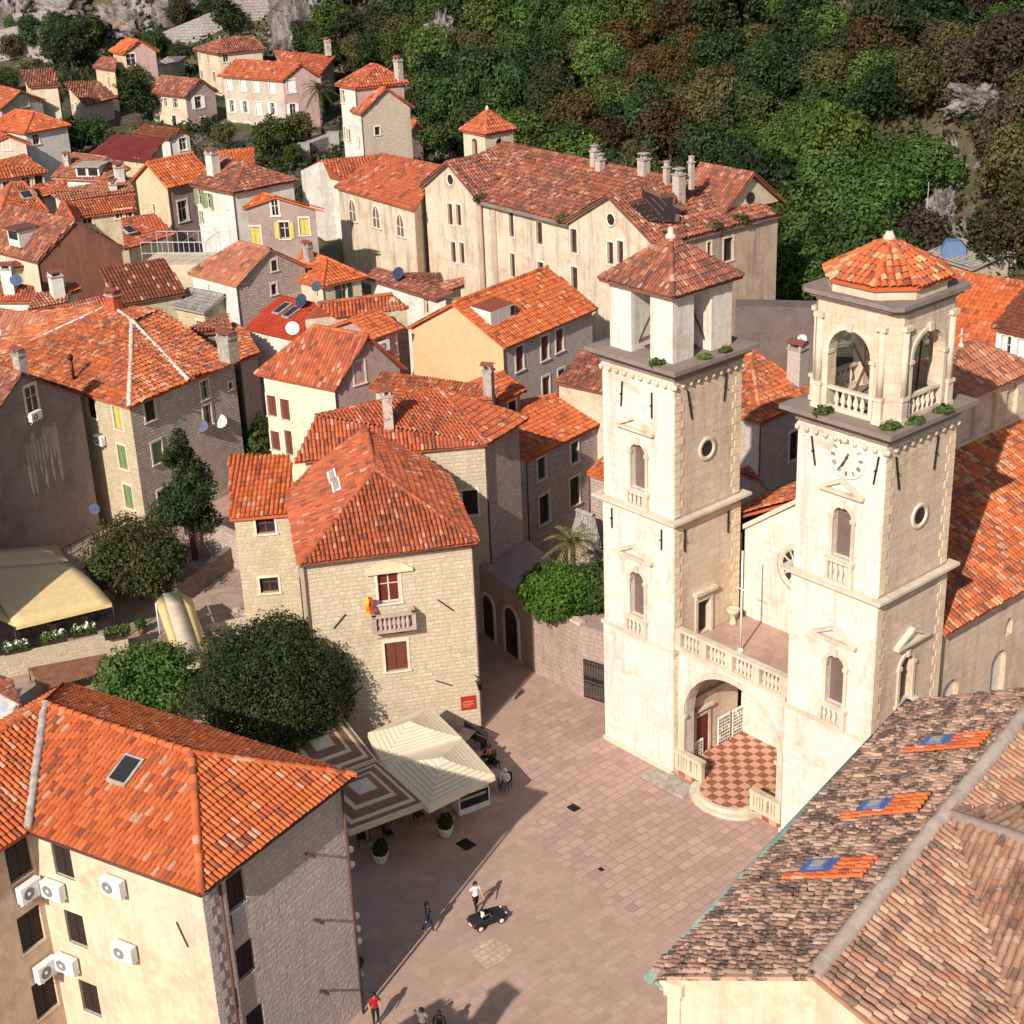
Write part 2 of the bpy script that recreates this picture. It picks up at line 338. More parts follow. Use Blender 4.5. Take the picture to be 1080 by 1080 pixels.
# ------------------------------------------------------------------ tiled roofs
def newell(P):
    n = np.zeros(3)
    for i in range(len(P)):
        a, b = P[i], P[(i+1) % len(P)]
        n += [(a[1]-b[1])*(a[2]+b[2]), (a[2]-b[2])*(a[0]+b[0]), (a[0]-b[0])*(a[1]+b[1])]
    n /= max(1e-9, np.linalg.norm(n)); n = n if n[2] > 0 else -n
    if n[2] > .9999: n = np.array([.01, .01, 1.]); n /= np.linalg.norm(n)
    return n
def tile_face(P, w, l, hgt, over=.07, jit=.5):
    P = [np.asarray(p, float) for p in P]; n = newell(P); c = sum(P)/len(P)
    d = n*n[2]-np.array([0, 0, 1.]); d /= np.linalg.norm(d); a = np.cross(d, n)
    S = np.array([(p-c) @ a for p in P]); T = np.array([(p-c) @ d for p in P])
    s0, s1 = S.min(), S.max(); k = max(1, int(round((s1-s0)/w))); ww = (s1-s0)/k
    sc, tl, tu = [], [], []
    for i in range(k):
        s = s0+(i+.5)*ww; ts = []
        for j in range(len(P)):
            sa, sb = S[j], S[(j+1) % len(P)]
            if (sa-s)*(sb-s) < 0: ts.append(T[j]+(T[(j+1) % len(P)]-T[j])*(s-sa)/(sb-sa))
        if len(ts) < 2: continue
        lo, hi = min(ts), max(ts)+over
        m = int(math.ceil((hi-lo)/l))
        for j in range(m):
            b0 = hi-j*l; t0 = max(lo, b0-l*1.08)
            if b0-t0 < .06: continue
            sc.append(s); tl.append(b0); tu.append(t0)
    if not sc: return np.zeros((0, 3)), np.zeros((0, 4), int), []
    sc, tl, tu = map(np.array, (sc, tl, tu)); K = len(sc); seg = 4
    sc = sc+RNG.normal(0, .018*jit, K); tl = tl+RNG.normal(0, .03*jit, K); lift = np.abs(RNG.normal(0, .014*jit, K))
    an = np.linspace(0, math.pi, seg+1); V = np.zeros((K, 2, seg+1, 3))
    yaw = RNG.normal(0, .035*jit, K)
    for e, (t, rr, up) in enumerate(((tu, .40*ww, .0), (tl, .47*ww, .035))):
        x = sc[:, None]+rr*np.cos(an)[None, :]+(yaw*(.5 if e else -.5)*l)[:, None]; h = (rr*hgt)*np.sin(an)[None, :]+up+lift[:, None]*e+.005
        sg = 0. if jit < .5 else .05+.03*np.sin(sc*1.1+c[0])+.03*np.sin(t*.9+sc*.4+c[1])
        h = h+(sg[:, None] if jit >= .5 else 0)
        V[:, e] = c+x[..., None]*a+t[:, None, None]*d+h[..., None]*n
    idx = np.arange(K)[:, None]*(2*(seg+1))
    F = np.stack([np.stack([idx[:, 0]+q, idx[:, 0]+q+1, idx[:, 0]+seg+1+q+1, idx[:, 0]+seg+1+q], 1) for q in range(seg)], 1).reshape(-1, 4)
    # front lip of each tile
    rnd = RNG.random(K)
    return V.reshape(-1, 3), F, np.repeat(rnd, seg)
def caps(p, q, r=.16, l=.42, tp=1.):
    p = np.asarray(p, float); q = np.asarray(q, float); L = np.linalg.norm(q-p); k = max(1, int(round(L/l))); d = (q-p)/L
    sd = np.cross(d, [0, 0, 1.]); sd /= np.linalg.norm(sd); up = np.cross(sd, d); an = np.linspace(-.15, math.pi+.15, 6)
    V = []; F = []
    for i in range(k):
        b = len(V); jl = random.uniform(-.02, .02)
        for t, rr, z in ((i*L/k, r*(1+.12*tp), .03*tp), ((i+1)*L/k+.05*tp, r*(1-.05*tp), 0.)):
            for x in an: V.append(p+d*t+sd*(rr*math.cos(x)+jl)+up*(rr*math.sin(x)*.9+z))
        F += [(b+j, b+j+1, b+7+j, b+6+j) for j in range(5)]
    return np.array(V), np.array(F)
def roof(faces, mat, parent, w=.24, l=.42, hgt=.75, thick=.16, cap='tile', valleys=(), name='roof', jit=.5, capr=.16, label=None):
    """faces: 3-D polygons; one mesh of slab and separate tiles, ridge tiles along the shared edges"""
    Vs, Fs, As = [], [], []; nb = 0; fl = []
    for P in faces:
        P = [np.asarray(p, float) for p in P]
        if len(P) == 4 and max(abs((p-P[0]) @ newell(P)) for p in P) > .12:
            if np.linalg.norm(P[0]-P[2]) > np.linalg.norm(P[1]-P[3]): fl += [[P[0], P[1], P[3]], [P[1], P[2], P[3]]]
            else: fl += [[P[0], P[1], P[2]], [P[0], P[2], P[3]]]
        else: fl.append(P)
    def add(V, F, A):
        nonlocal nb
        if len(F): Vs.append(V); Fs.append(F+nb); As.append(np.asarray(A)); nb += len(V)
    for P in fl:
        n = newell(P)
        add(*tile_face(P, w, l, hgt, jit=jit))
        top = [p-np.array([0, 0, .012]) for p in P]; bot = [p-np.array([0, 0, thick]) for p in P]; k = len(P)
        tris = []
        for i in range(1, k-1): tris += [(0, i, i+1, i+1)]
        V = np.array(top+bot); F = []
        for i in range(1, k-1): F += [(0, i, i+1)]; F += [(k, k+i+1, k+i)]
        for i in range(k): j = (i+1) % k; F += [(i, k+i, k+j), (i, k+j, j)]
        F4 = np.array([(f[0], f[1], f[2], f[2]) for f in F])
        # duplicate verts to keep quads valid: centre-split triangles
        VV, FF = [], []
        for f in F:
            a_, b_, c_ = (V[i] for i in f); q = len(VV); VV += [a_, b_, c_, (a_+c_)/2]; FF.append((q, q+1, q+2, q+3))
        add(np.array(VV), np.array(FF), np.full(len(FF), .45))
    key = lambda p: tuple(np.round(p, 2))
    ed = {}
    for P in faces:
        for i in range(len(P)): ed.setdefault(frozenset((key(P[i]), key(P[(i+1) % len(P)]))), []).append((P[i], P[(i+1) % len(P)]))
    capV = [];
    for e, v in ed.items():
        if len(v) > 1 and len(e) == 2 and cap:
            p, q = v[0]; p, q = (p, q) if p[2] >= q[2] else (q, p)
            V, F = caps(p, q, capr); A = np.repeat(RNG.random(len(F)//5), 5)
            if cap == 'tile': add(V, F, A)
            else: capV.append((V, F))
    o = mesh_np(name, np.concatenate(Vs), np.concatenate(Fs), M[mat], parent, np.concatenate(As))
    if label: o['label'] = label
    for V, F in capV:
        mesh_np('ridge_cap', V, F, M[cap], o, org=1) if False else mesh_np('ridge_cap', V-np.array(wloc(o)), F, M[cap], o, org=1)
    return o

# ------------------------------------------------------------------ windows
WCACHE = {}
STY = {'dark': ('glass', None), 'glass': ('glass', None), 'brown': ('brown_sh', 1), 'green': ('green_sh', 1), 'dgreen': ('dgreen_sh', 1), 'yellow': ('yellow_sh', 1),
       'white': ('white_sh', 1), 'black': ('dark', 1), 'door': ('wood_door', 2), 'opengreen': ('glass', 'green_sh'), 'openwhite': ('glass', 'white_sh'), 'openyellow': ('glass', 'yellow_sh'), 'opendg': ('glass', 'dgreen_sh'), 'hole': ('dark', None)}
def window_at(parent, a, x, n, u, z, w, h, style, depth, surround=True):
    """frame (part) and its filling (sub-part) at wall point a + x*u, bottom z"""
    key = (round(w, 2), round(h, 2), style, round(depth, 2), surround)
    rz = math.atan2(x[1], x[0])
    loc = np.array([a[0]+x[0]*u, a[1]+x[1]*u, z])-np.array(wloc(parent))
    if key not in WCACHE:
        fm = MB(); t = .13
        if surround:
            for q in ((-w/2-t, -w/2, 0, h), (w/2, w/2+t, 0, h), (-w/2-t, w/2+t, h, h+t+.04)): fm.box(q[0], q[1], -.045, .03, q[2], q[3])
            fm.box(-w/2-t-.05, w/2+t+.05, -.1, .03, -.1, 0)
        else: fm.box(-w/2-.02, w/2+.02, -.02, .03, -.06, 0)
        fo = fm.build('window' if STY[style][1] != 2 else 'door', M['frame'])
        pm = MB(); kind, sh = STY[style]; y = depth-.02 if sh != 1 else max(.04, depth-.12)
        if sh == 1:
            pm.box(-w/2, -.012, y, y+.05, .01, h); pm.box(.012, w/2, y, y+.05, .01, h)
            k = max(3, int(h/.16))
            for s in (-1, 1):
                for i in range(k):
                    z0 = .06+(h-.12)*i/k; xa, xb = (-w/2+.05, -.05) if s < 0 else (.05, w/2-.05)
                    pm.box(xa, xb, y-.02, y, z0, z0+(h-.12)/k*.6)
        else:
            pm.box(-w/2, w/2, y, y+.02, 0, h)
            if style in('dark', 'glass') or sh not in (None, 1):
                for q in ((-w/2, -w/2+.06, 0, h), (w/2-.06, w/2, 0, h), (-.035, .035, 0, h), (-w/2, w/2, 0, .06), (-w/2, w/2, h-.06, h), (-w/2, w/2, h*.6, h*.6+.05)): pm.box(q[0], q[1], y-.03, y, q[2], q[3], 1)
            if sh == 2:
                for s in (-1, 1):
                    for k in (0, 1): pm.box(min(s*.06, s*(w/2-.06)), max(s*.06, s*(w/2-.06)), y-.025, y, .15+k*h*.48, .1+h*.42+k*h*.48)
        po = pm.build('shutter' if sh == 1 else 'door_leaf' if sh == 2 else 'pane', [M[kind], M['frame'] if style != 'dark' else M['brown_sh']], fo)
        kids = [po]
        if isinstance(sh, str):
            for s in (-1, 1):
                sm = MB(); x0, x1 = (w/2+.02, w/2+.02+w*.5) if s > 0 else (-w/2-.02-w*.5, -w/2-.02)
                sm.box(x0, x1, -.09, -.05, 0, h); k = max(3, int(h/.2))
                for i in range(k): sm.box(x0+.05, x1-.05, -.105, -.09, .06+(h-.1)*i/k, .06+(h-.1)*(i+.6)/k)
                kids.append(sm.build('shutter', M[sh], fo))
        WCACHE[key] = (fo, kids); o = fo
    else:
        fo, kids = WCACHE[key]; o = fo.copy(); C.objects.link(o)
        for c in kids: q = c.copy(); C.objects.link(q); q.parent = o
    o.parent = parent; o.location = Vector(loc.tolist()); o.rotation_euler.z = rz
    return o

# ------------------------------------------------------------------ houses
def inset(P, d):
    P = [np.asarray(p[:2], float) for p in P]; n = len(P); out = []
    for i in range(n):
        a, b, c = P[i-1], P[i], P[(i+1) % n]; d1 = (b-a)/np.linalg.norm(b-a); d2 = (c-b)/np.linalg.norm(c-b)
        n1 = np.array([-d1[1], d1[0]]); n2 = np.array([-d2[1], d2[0]]); k = n1+n2; k = k/max(.3, (1+n1 @ n2))
        out.append(b+k*d)
    return out
def area(P): return sum(P[i][0]*P[(i+1) % len(P)][1]-P[(i+1) % len(P)][0]*P[i][1] for i in range(len(P)))/2
class House: pass
REP = []
def solve_rise(rpx, ze, lines, pitch, ref=None):
    lo, hi = .05, 9.
    def g(r):
        t = un(*rpx, ze+r)[:2]; a, b = lines; d = (b-a)/np.linalg.norm(b-a); n = np.array([-d[1], d[0]]); n = n if n @ ((ref-a) if ref is not None else (a-cam_p[:2])) > 0 else -n
        return r-pitch*max(0, (t-a) @ n)
    for _ in range(40):
        m = (lo+hi)/2
        if g(m) > 0: hi = m
        else: lo = m
    return lo
def finish(h, label, walls, faces, wm, rm, wins, cat='house', group=None, name='house', tile=None, cap='tile', base=None, sur=True, jit=.5):
    """walls: list of (a, b, z0, za, zb, top, matkey)"""
    ctr = np.mean([w[0][:2] for w in walls], 0); z0 = min(w[2] for w in walls)
    h.root = root = empty(name, (ctr[0], ctr[1], z0), label, cat, group); h.walls = walls; h.faces = faces; h.org = ctr
    holes = {i: [] for i in range(len(walls))}; todo = []
    for wn in wins:
        px, py, w, hh, st = wn[:5]; best = None
        for i, (a, b, zz, za, zb, top, mk) in enumerate(walls):
            a = np.asarray(a[:2], float); b = np.asarray(b[:2], float); L = np.linalg.norm(b-a); x = (b-a)/L; nn = np.array([x[1], -x[0], 0])
            if (np.array([a[0], a[1], 0])-np.array([cam_p[0], cam_p[1], 0])) @ nn > 0: continue
            p = hitplane(px, py, (a[0], a[1], 0), nn); u = (p[:2]-a) @ x; dd = np.linalg.norm(p-cam_p)
            if -.3 < u < L+.3 and zz-1 < p[2] < max(za, zb, top[1] if top else 0)+1 and (best is None or dd < best[0]): best = (dd, i, u, p[2], L)
        if best is None: REP.append('window missed %s %s' % (label[:30], wn)); continue
        _, i, u, z, L = best; u = max(w/2+.12, min(L-w/2-.12, u)); zb_ = z-hh/2; a, b, zz, za, zb, top, mk = walls[i]
        todo.append((i, u, zb_, w, hh, st, zb_+hh+.02 < min(za, zb) and zb_ > zz))
        if todo[-1][-1]: holes[i].append((u-w/2, u+w/2, zb_, zb_+hh))
    groups = {}
    for i, wl in enumerate(walls): groups.setdefault(wl[6] or wm, []).append(i)
    for mk, ids in groups.items():
        mb = MB()
        for i in ids:
            a, b, zz, za, zb, top, _ = walls[i]; mb.wall(a, b, zz, za, zb, holes[i], 0, .24, top)
        mb.build('wall', M[mk], root)
    for i, u, z, w, hh, st, ok in todo:
        a, b = (np.asarray(k[:2], float) for k in walls[i][:2]); x = (b-a)/np.linalg.norm(b-a); n = np.array([x[1], -x[0]])
        window_at(root, a, x, n, u, z, w, hh, st, .24 if ok else .02, sur)
    if faces:
        D = np.linalg.norm(np.mean([p for f in faces for p in f], 0)-cam_p)
        if tile is None: tile = (.215, .38, .8) if D < 125 else (.27, .44, .8) if D < 175 else (.34, .5, .8)
        h.roof = roof(faces, rm, root, *tile, cap=cap, jit=jit)
        h.roof.parent = root
    return h
def eave_z(px, h, b=None):
    if b is not None:
        p = hit_ground(*b); return zat(px[1], p[:2]) if True else 0
    z = 9.
    for _ in range(12): p = un(*px, z); z = .5*z+.5*(ground(p[0], p[1])+h)
    return z
def quad_house(label, e0, e1, e2, kind='gable', rp=None, r1=None, h=9, b=None, wm='cream', wb=None, rm='r_red', wins=(), pitch=.42, h1=0, depth=None, ov=.35, z0=None, zf=None, **kw):
    """kind gable: ridge parallel to e0-e1 above the middle of e0-e2 (rp = its picture point); hip: ridge rp-r1; shed: e0-e1 low edge, e2,r1 = top corners"""
    ze = zf if zf is not None else eave_z(e0, h, b); A = un(*e0, ze); B = un(*e1, ze); H_ = House(); H_.ze = ze
    if kind == 'shed':
        ax, bx = A[:2], B[:2]; r = solve_rise(e2, ze, (ax, bx), pitch); D_ = un(*e2, ze+r); E_ = un(*r1, ze+r); poly = [A, B, E_, D_]
        tags = ['a', 's', 'd', 'b']
    else:
        if e2 is None:
            d = (B-A)[:2]; d = d/np.linalg.norm(d); n = np.array([-d[1], d[0]]); n = n if n @ A[:2] > 0 else -n
            D_ = A+np.array([*(n*depth), 0])
        else: D_ = un(*e2, ze)
        E_ = B+D_-A; poly = [A, B, E_, D_]; tags = ['a', 's', 'd', 'b']
    if area(poly) < 0: poly = [poly[0], poly[3], poly[2], poly[1]]; tags = [tags[3], tags[2], tags[1], tags[0]]
    ctr = sum(poly)/4; g0 = min(ground(p[0], p[1]) for p in poly)-1.2 if z0 is None else z0
    W = inset(poly, ov); walls = []; R0 = R1 = None
    if kind == 'shed': faces = [[A, B, E_, D_]]; rr = r
    elif kind == 'gable':
        m0 = (A+D_)/2; m1 = (B+E_)/2
        rr = zat(rp[1], m0[:2])-ze if rp else pitch*np.linalg.norm(D_-A)/2
        if rp is None or rr < .3: rr = max(.8, pitch*np.linalg.norm(D_-A)/2)
        dd = (m1-m0)/np.linalg.norm(m1-m0); R0 = m0+np.array([0, 0, rr]); R1 = m1-dd*h1+np.array([0, 0, rr])
        faces = [[A, B, R1, R0], [D_, E_, R1, R0]]
        if h1: faces.append([B, E_, R1])
    elif kind == 'hip':
        ln = (A[:2], B[:2]); rr = solve_rise(rp, ze, ln, pitch, D_[:2]); R0 = un(*rp, ze+rr)
        if r1 is None: R1 = (B+E_)/2; R1[2] = ze+rr
        else: R1 = un(*r1, ze+rr)
        if np.linalg.norm(R0-R1) < .3: faces = [[A, B, R0], [B, E_, R0], [E_, D_, R0], [D_, A, R0]]
        else: faces = [[A, B, R1, R0], [D_, E_, R1, R0], [A, D_, R0]]+([[B, E_, R1]] if r1 is not None else [])
    for i in range(4):
        a, c = W[i], W[(i+1) % 4]; t = tags[i]; top = None; za = zb = ze-.02; L = np.linalg.norm(c-a)
        if kind == 'shed':
            zz = lambda k: ze-.02 if (poly[k % 4] is A or poly[k % 4] is B) else ze+rr-.14
            za, zb = zz(i), zz(i+1)
        elif (t == 'b' and kind == 'gable') or (t == 's' and ((kind == 'gable' and not h1) or (kind == 'hip' and r1 is None))): top = (L/2, ze+rr-.14)
        walls.append((a, c, g0, za, zb, top, wb if t in 'b' else None))
    la, lb = np.linalg.norm(B-A), np.linalg.norm(D_-A); u, v = (B-A)[:2]/la, (D_-A)[:2]/max(.1, np.linalg.norm((D_-A)[:2]))
    REP.append('%-44s ze=%.1f g=%.1f a=%.1f b=%.1f rise=%.1f ang=%.0f D=%.0f' % (label[:44], ze, g0, la, lb, rr, math.degrees(math.acos(max(-1, min(1, float(u @ v))))), np.linalg.norm(A-cam_p)))
    H_.poly = poly; H_.rr = rr
    finish(H_, label, walls, faces, wm, rm, wins, **kw)
    if np.linalg.norm(A-cam_p) < 200 and kind != 'shed':
        i = [k for k in range(4) if poly[k] is A][0]; q = W[i]+(W[i]-ctr[:2])/np.linalg.norm(W[i]-ctr[:2])*.07; m = MB(); m.bar((q[0], q[1], g0), (q[0], q[1], ze-.15), .05, 0, 6); m.build('downpipe', M['rusty'], H_.root)
    return H_
def on_roof(h, px, py):
    best = None
    for P in h.faces:
        n = newell(P); p = hitplane(px, py, P[0], n); t = np.linalg.norm(p-cam_p)
        ins = True; m = len(P); sgn = None
        for i in range(m):
            a, b = np.asarray(P[i]), np.asarray(P[(i+1) % m]); c = (b-a)[0]*(p-a)[1]-(b-a)[1]*(p-a)[0]
            if sgn is None: sgn = c > 0
            elif (c > 0) != sgn and abs(c) > .5: ins = False
        if ins and (best is None or t < best[0]): best = (t, p, n)
    if best is None:
        P = h.faces[0]; n = newell(P); best = (0, hitplane(px, py, P[0], n), n)
    return best[1], best[2]
def chimney(h, px, py, w=.8, d=.8, ht=1.6, mat='white', cap='tile', rz=None):
    p, n = on_roof(h, px, py); e = h.faces[0][1]-h.faces[0][0]; fr = Frame(p, e[:2]); m = MB(fr)
    m.box(-w/2, w/2, -d/2, d/2, -.6, ht); m.box(-w/2-.08, w/2+.08, -d/2-.08, d/2+.08, ht, ht+.12, 1)
    if cap == 'tile':
        for s in (-1, 1):
            m.box(s*(w/2-.08)-.07, s*(w/2-.08)+.07, -d/2+.02, d/2-.02, ht+.12, ht+.42, 0)
        m.poly([(-w/2-.15, -d/2-.1, ht+.42), (w/2+.15, -d/2-.1, ht+.42), (w/2+.15, 0, ht+.62), (-w/2-.15, 0, ht+.62)], 2); m.poly([(-w/2-.15, 0, ht+.62), (w/2+.15, 0, ht+.62), (w/2+.15, d/2+.1, ht+.42), (-w/2-.15, d/2+.1, ht+.42)], 2)
    elif cap == 'pots':
        for sx in (-.25, .25): m.box(w*sx-.1, w*sx+.1, -.12, .12, ht+.12, ht+.5, 0)
        m.box(-w/2, w/2, -d/2, d/2, ht+.5, ht+.58, 1)
    return m.build('chimney', [M[mat], M['mortar_grey'], M['r_red']], h.roof)
def skylight(h, px, py, w=.8, l=1.1, mats=('mortar_grey', 'glass')):
    p, n = on_roof(h, px, py); p = p+n*.1; d = n*n[2]-np.array([0, 0, 1.]); d /= np.linalg.norm(d); a = np.cross(d, n); m = MB()
    def q(x, t, z): return p+a*x+d*t+n*z
    def bx(x0, x1, t0, t1, z0, z1, mi):
        v = [q(x, t, z) for z in (z0, z1) for x, t in ((x0, t0), (x1, t0), (x1, t1), (x0, t1))]
        for f in ((3, 2, 1, 0), (4, 5, 6, 7), (0, 1, 5, 4), (1, 2, 6, 5), (2, 3, 7, 6), (3, 0, 4, 7)): m.poly([v[k] for k in f], mi, None, True)
    bx(-w/2-.12, w/2+.12, -l/2-.12, l/2+.12, -.02, .13, 0); bx(-w/2, w/2, -l/2, l/2, .131, .17, 1)
    return m.build('skylight', [M[mats[0]], M[mats[1]]], h.roof)
def wall_point(h, px, py):
    best = None
    for a, b, zz, za, zb, top, mk in h.walls:
        a = np.asarray(a[:2]); b = np.asarray(b[:2]); L = np.linalg.norm(b-a); x = (b-a)/L; n = np.array([x[1], -x[0], 0])
        if (a-cam_p[:2]) @ n[:2] > 0: continue
        p = hitplane(px, py, (a[0], a[1], 0), n); u = (p[:2]-a) @ x; t = np.linalg.norm(p-cam_p)
        if -.5 < u < L+.5 and (best is None or t < best[0]): best = (t, p, np.array([x[0], x[1], 0.]), n)
    return best[1:]
def ac_unit(h, px, py, label, w=.85, hh=.62, group='air conditioners on the facades'):
    p, x, n = wall_point(h, px, py); fr = Frame(p, x); o = empty('air_conditioner', p, label, 'air conditioner', group)
    m = MB(fr); m.box(-w/2, w/2, -.42, -.1, -hh/2, hh/2); m.build('case', M['whitemetal'], o)
    g = MB(fr); nn = np.array([n[0], n[1], 0]); c = p+fr.x*(-w*.14)
    g.lathe((-w*.14, -.42, 0), [(hh*.36, 0), (hh*.36, .02), (hh*.33, .02), (hh*.33, .005)], 2, 14, axis=nn)
    g.lathe((-w*.14, -.42, 0), [(hh*.1, 0), (hh*.1, .025)], 0, 10, axis=nn); g.build('fan_grille', [M['whitemetal'], M['black'], M['fan']], o)
    b = MB(fr)
    for s in (-1, 1): b.bar((s*w*.32, 0, -hh/2-.03), (s*w*.32, -.42, -hh/2-.03), .025, 0); b.bar((s*w*.32, 0, -hh/2-.3), (s*w*.32, -.38, -hh/2-.04), .018, 0)
    b.build('bracket', M['whitemetal'], o)
def dish(p, label, r=.45, az=R(-150), mat='dishgrey', pole=.7):
    r = r*.75
    p = np.asarray(p, float); o = empty('satellite_dish', p, label, 'satellite dish', 'satellite dishes on roofs and walls')
    m = MB(); c = p+np.array([0, 0, pole]); ax = np.array([math.sin(az), math.cos(az), .55]); ax /= np.linalg.norm(ax)
    m.lathe(c, [(r, .10*1.2), (r*.8, .07), (r*.5, .03), (.03, 0), (.03, -.03), (r*.5, 0), (r*.8, .04), (r, .09)], 0, 18, axis=ax); m.build('reflector', M[mat], o)
    b = MB(); b.bar(p, c, .03); b.bar(c-ax*.02+np.array([0, 0, -r*.8]), c+ax*r*1.0, .01); b.lathe(c+ax*r, [(.03, -.03), (.03, .03)], 0, 8, axis=ax); b.build('mast', M['iron'], o)
M['terrace'] = plaster('terrace_paving', (.46, .31, .24), (.25, .17, .13), .4)
M['door_orange'] = plain('orange_brown_door', (.42, .17, .07), .6)
def checker():
    m, nt, b = newmat('checker_paving'); co = objco(nt, (1, 1, 1))
    t = nt.nodes.new('ShaderNodeTexCoord'); mp = N(nt, 'ShaderNodeMapping'); mp.inputs['Rotation'].default_value = (0, 0, -math.atan2(XV_[1], XV_[0])); nt.links.new(t.outputs['Object'], mp.inputs[0])
    ch = N(nt, 'ShaderNodeTexChecker', Scale=2.1); ch.inputs['Color1'].default_value = (.62, .33, .22, 1); ch.inputs['Color2'].default_value = (.24, .085, .05, 1); nt.links.new(mp.outputs[0], ch.inputs[0])
    col = mix(nt, ch.outputs[0], (.5, .3, .2), mulv(nt, ramp_out(nt, nz(nt, co, 2.5, 5), .4, .7), .35)); nt.links.new(col, b.inputs['Base Color']); b.inputs['Roughness'].default_value = .7
    return m
XV_ = (.6465, -.7629); M['checker'] = checker()
def paving(name, c1, c2, c3, bw, bh, rot, mort, msz=.02, var=.5, soft=.5):
    m, nt, b = newmat(name); co = objco(nt, (1, 1, 1), rot); oc = objco(nt)
    d = N(nt, 'ShaderNodeTexNoise', Scale=.7, Detail=3.); nt.links.new(oc, d.inputs['Vector']); vm = N(nt, 'ShaderNodeVectorMath', operation='SCALE'); vm.inputs['Scale'].default_value = .34; nt.links.new(d.outputs['Color'], vm.inputs[0])
    va = N(nt, 'ShaderNodeVectorMath', operation='ADD'); nt.links.new(co, va.inputs[0]); nt.links.new(vm.outputs[0], va.inputs[1])
    br = N(nt, 'ShaderNodeTexBrick'); br.offset = .43; br.squash = .7; br.squash_frequency = 2; br.offset_frequency = 2
    for k, v in (('Scale', 1.), ('Mortar Size', msz), ('Mortar Smooth', .4), ('Bias', -.1), ('Brick Width', bw), ('Row Height', bh)): br.inputs[k].default_value = v
    br.inputs['Color1'].default_value = (*c1, 1); br.inputs['Color2'].default_value = (*c2, 1); br.inputs['Mortar'].default_value = (*mort, 1); nt.links.new(va.outputs[0], br.inputs['Vector'])
    # second random per slab
    b2 = N(nt, 'ShaderNodeTexBrick'); b2.offset = .43; b2.squash = .7; b2.squash_frequency = 2; b2.offset_frequency = 2
    for k, v in (('Scale', 1.), ('Mortar Size', 0.), ('Bias', -.45), ('Brick Width', bw), ('Row Height', bh)): b2.inputs[k].default_value = v
    b2.inputs['Color1'].default_value = (0, 0, 0, 1); b2.inputs['Color2'].default_value = (1, 1, 1, 1)
    sh = N(nt, 'ShaderNodeVectorMath', operation='ADD'); sh.inputs[1].default_value = (bw*37, bh*22, 0); nt.links.new(va.outputs[0], sh.inputs[0]); nt.links.new(sh.outputs[0], b2.inputs['Vector'])
    base = mix(nt, br.outputs['Color'], c3, mulv(nt, ramp_out(nt, b2.outputs['Color'], .5, 1.), var))
    base = mix(nt, base, tuple((a+b_)/2*.86 for a, b_ in zip(c1, c2)), mulv(nt, ramp_out(nt, nz(nt, oc, .35, 7, .65, .5), .42, .68), soft))
    base = mix(nt, base, (.48, .21, .12), mulv(nt, ramp_out(nt, nz(nt, oc, .7, 7, .75), .54, .76), .5))
    base = mix(nt, base, (.22, .15, .125), mulv(nt, ramp_out(nt, nz(nt, oc, .8, 10, .78, 1.2), .5, .74), .5))
    nt.links.new(base, b.inputs['Base Color']); b.inputs['Roughness'].default_value = .75
    h = N(nt, 'ShaderNodeMath', operation='SUBTRACT'); nt.links.new(mulv(nt, nz(nt, oc, 5, 6), .6), h.inputs[0]); nt.links.new(br.outputs['Fac'], h.inputs[1]); bump(nt, b, h.outputs[0], .4, .03)
    return m
ROTV = -math.atan2(.6465, .7629)
M['slabs'] = paving('square_slabs', (.48, .325, .265), (.36, .235, .205), (.60, .455, .36), .85, .5, ROTV, (.27, .185, .15), .024, .85, .35)
M['patch'] = paving('pale_cobbles', (.56, .42, .31), (.46, .33, .25), (.64, .5, .38), .45, .35, ROTV, (.36, .26, .2), .03, .7, .2)
M['slabs_fine'] = paving('square_slabs_smooth', (.46, .32, .25), (.38, .26, .21), (.54, .395, .31), .8, .45, ROTV, (.35, .24, .19), .014, .5, .6)
M['chimred'] = plain('red_chimney', (.42, .09, .045), .8, 0, .25)
M['r_brown2'] = roofmat('tile_browned', [(.42, .10, .045), (.46, .12, .055), (.38, .085, .04), (.34, .08, .04)], amt=.4)
M['r_brown3'] = roofmat('tile_dull_red', [(.36, .07, .04), (.40, .085, .05), (.32, .06, .035)], amt=.4)
M['mortar_old'] = plaster('old_mortar', (.50, .40, .33), (.24, .17, .14), .6)
M['bluegrey'] = plain('blue_grey_membrane', (.12, .18, .32), .6)
M['stone_h4'] = masonry('old_house_masonry', (.72, .60, .51), (.52, .42, .36), (.42, .34, .29), .45, .24, (.34, .22, .16), .7, bmp=1., jit=.12, bd=.15)
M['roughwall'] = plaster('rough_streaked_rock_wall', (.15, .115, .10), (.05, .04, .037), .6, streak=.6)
M['balc'] = plaster('weathered_balcony_stone', (.46, .36, .31), (.2, .15, .13), .5)
M['infill'] = plaster('dark_window_infill', (.17, .12, .105), (.08, .06, .05), .6)
M['drip'] = plaster('pale_drip_plaster', (.44, .37, .32), (.26, .2, .18), .6)
M['wicker'] = plain('wicker', (.34, .26, .18), .8, 0, .2); M['stone_pale_plain'] = plain('loose_stone', (.42, .34, .28), .9, 0, .25); M['r_pink_plain'] = plain('terracotta', (.36, .13, .07), .85)
SUN_E, SKY_E, EXPO = 4.8, .10, .24
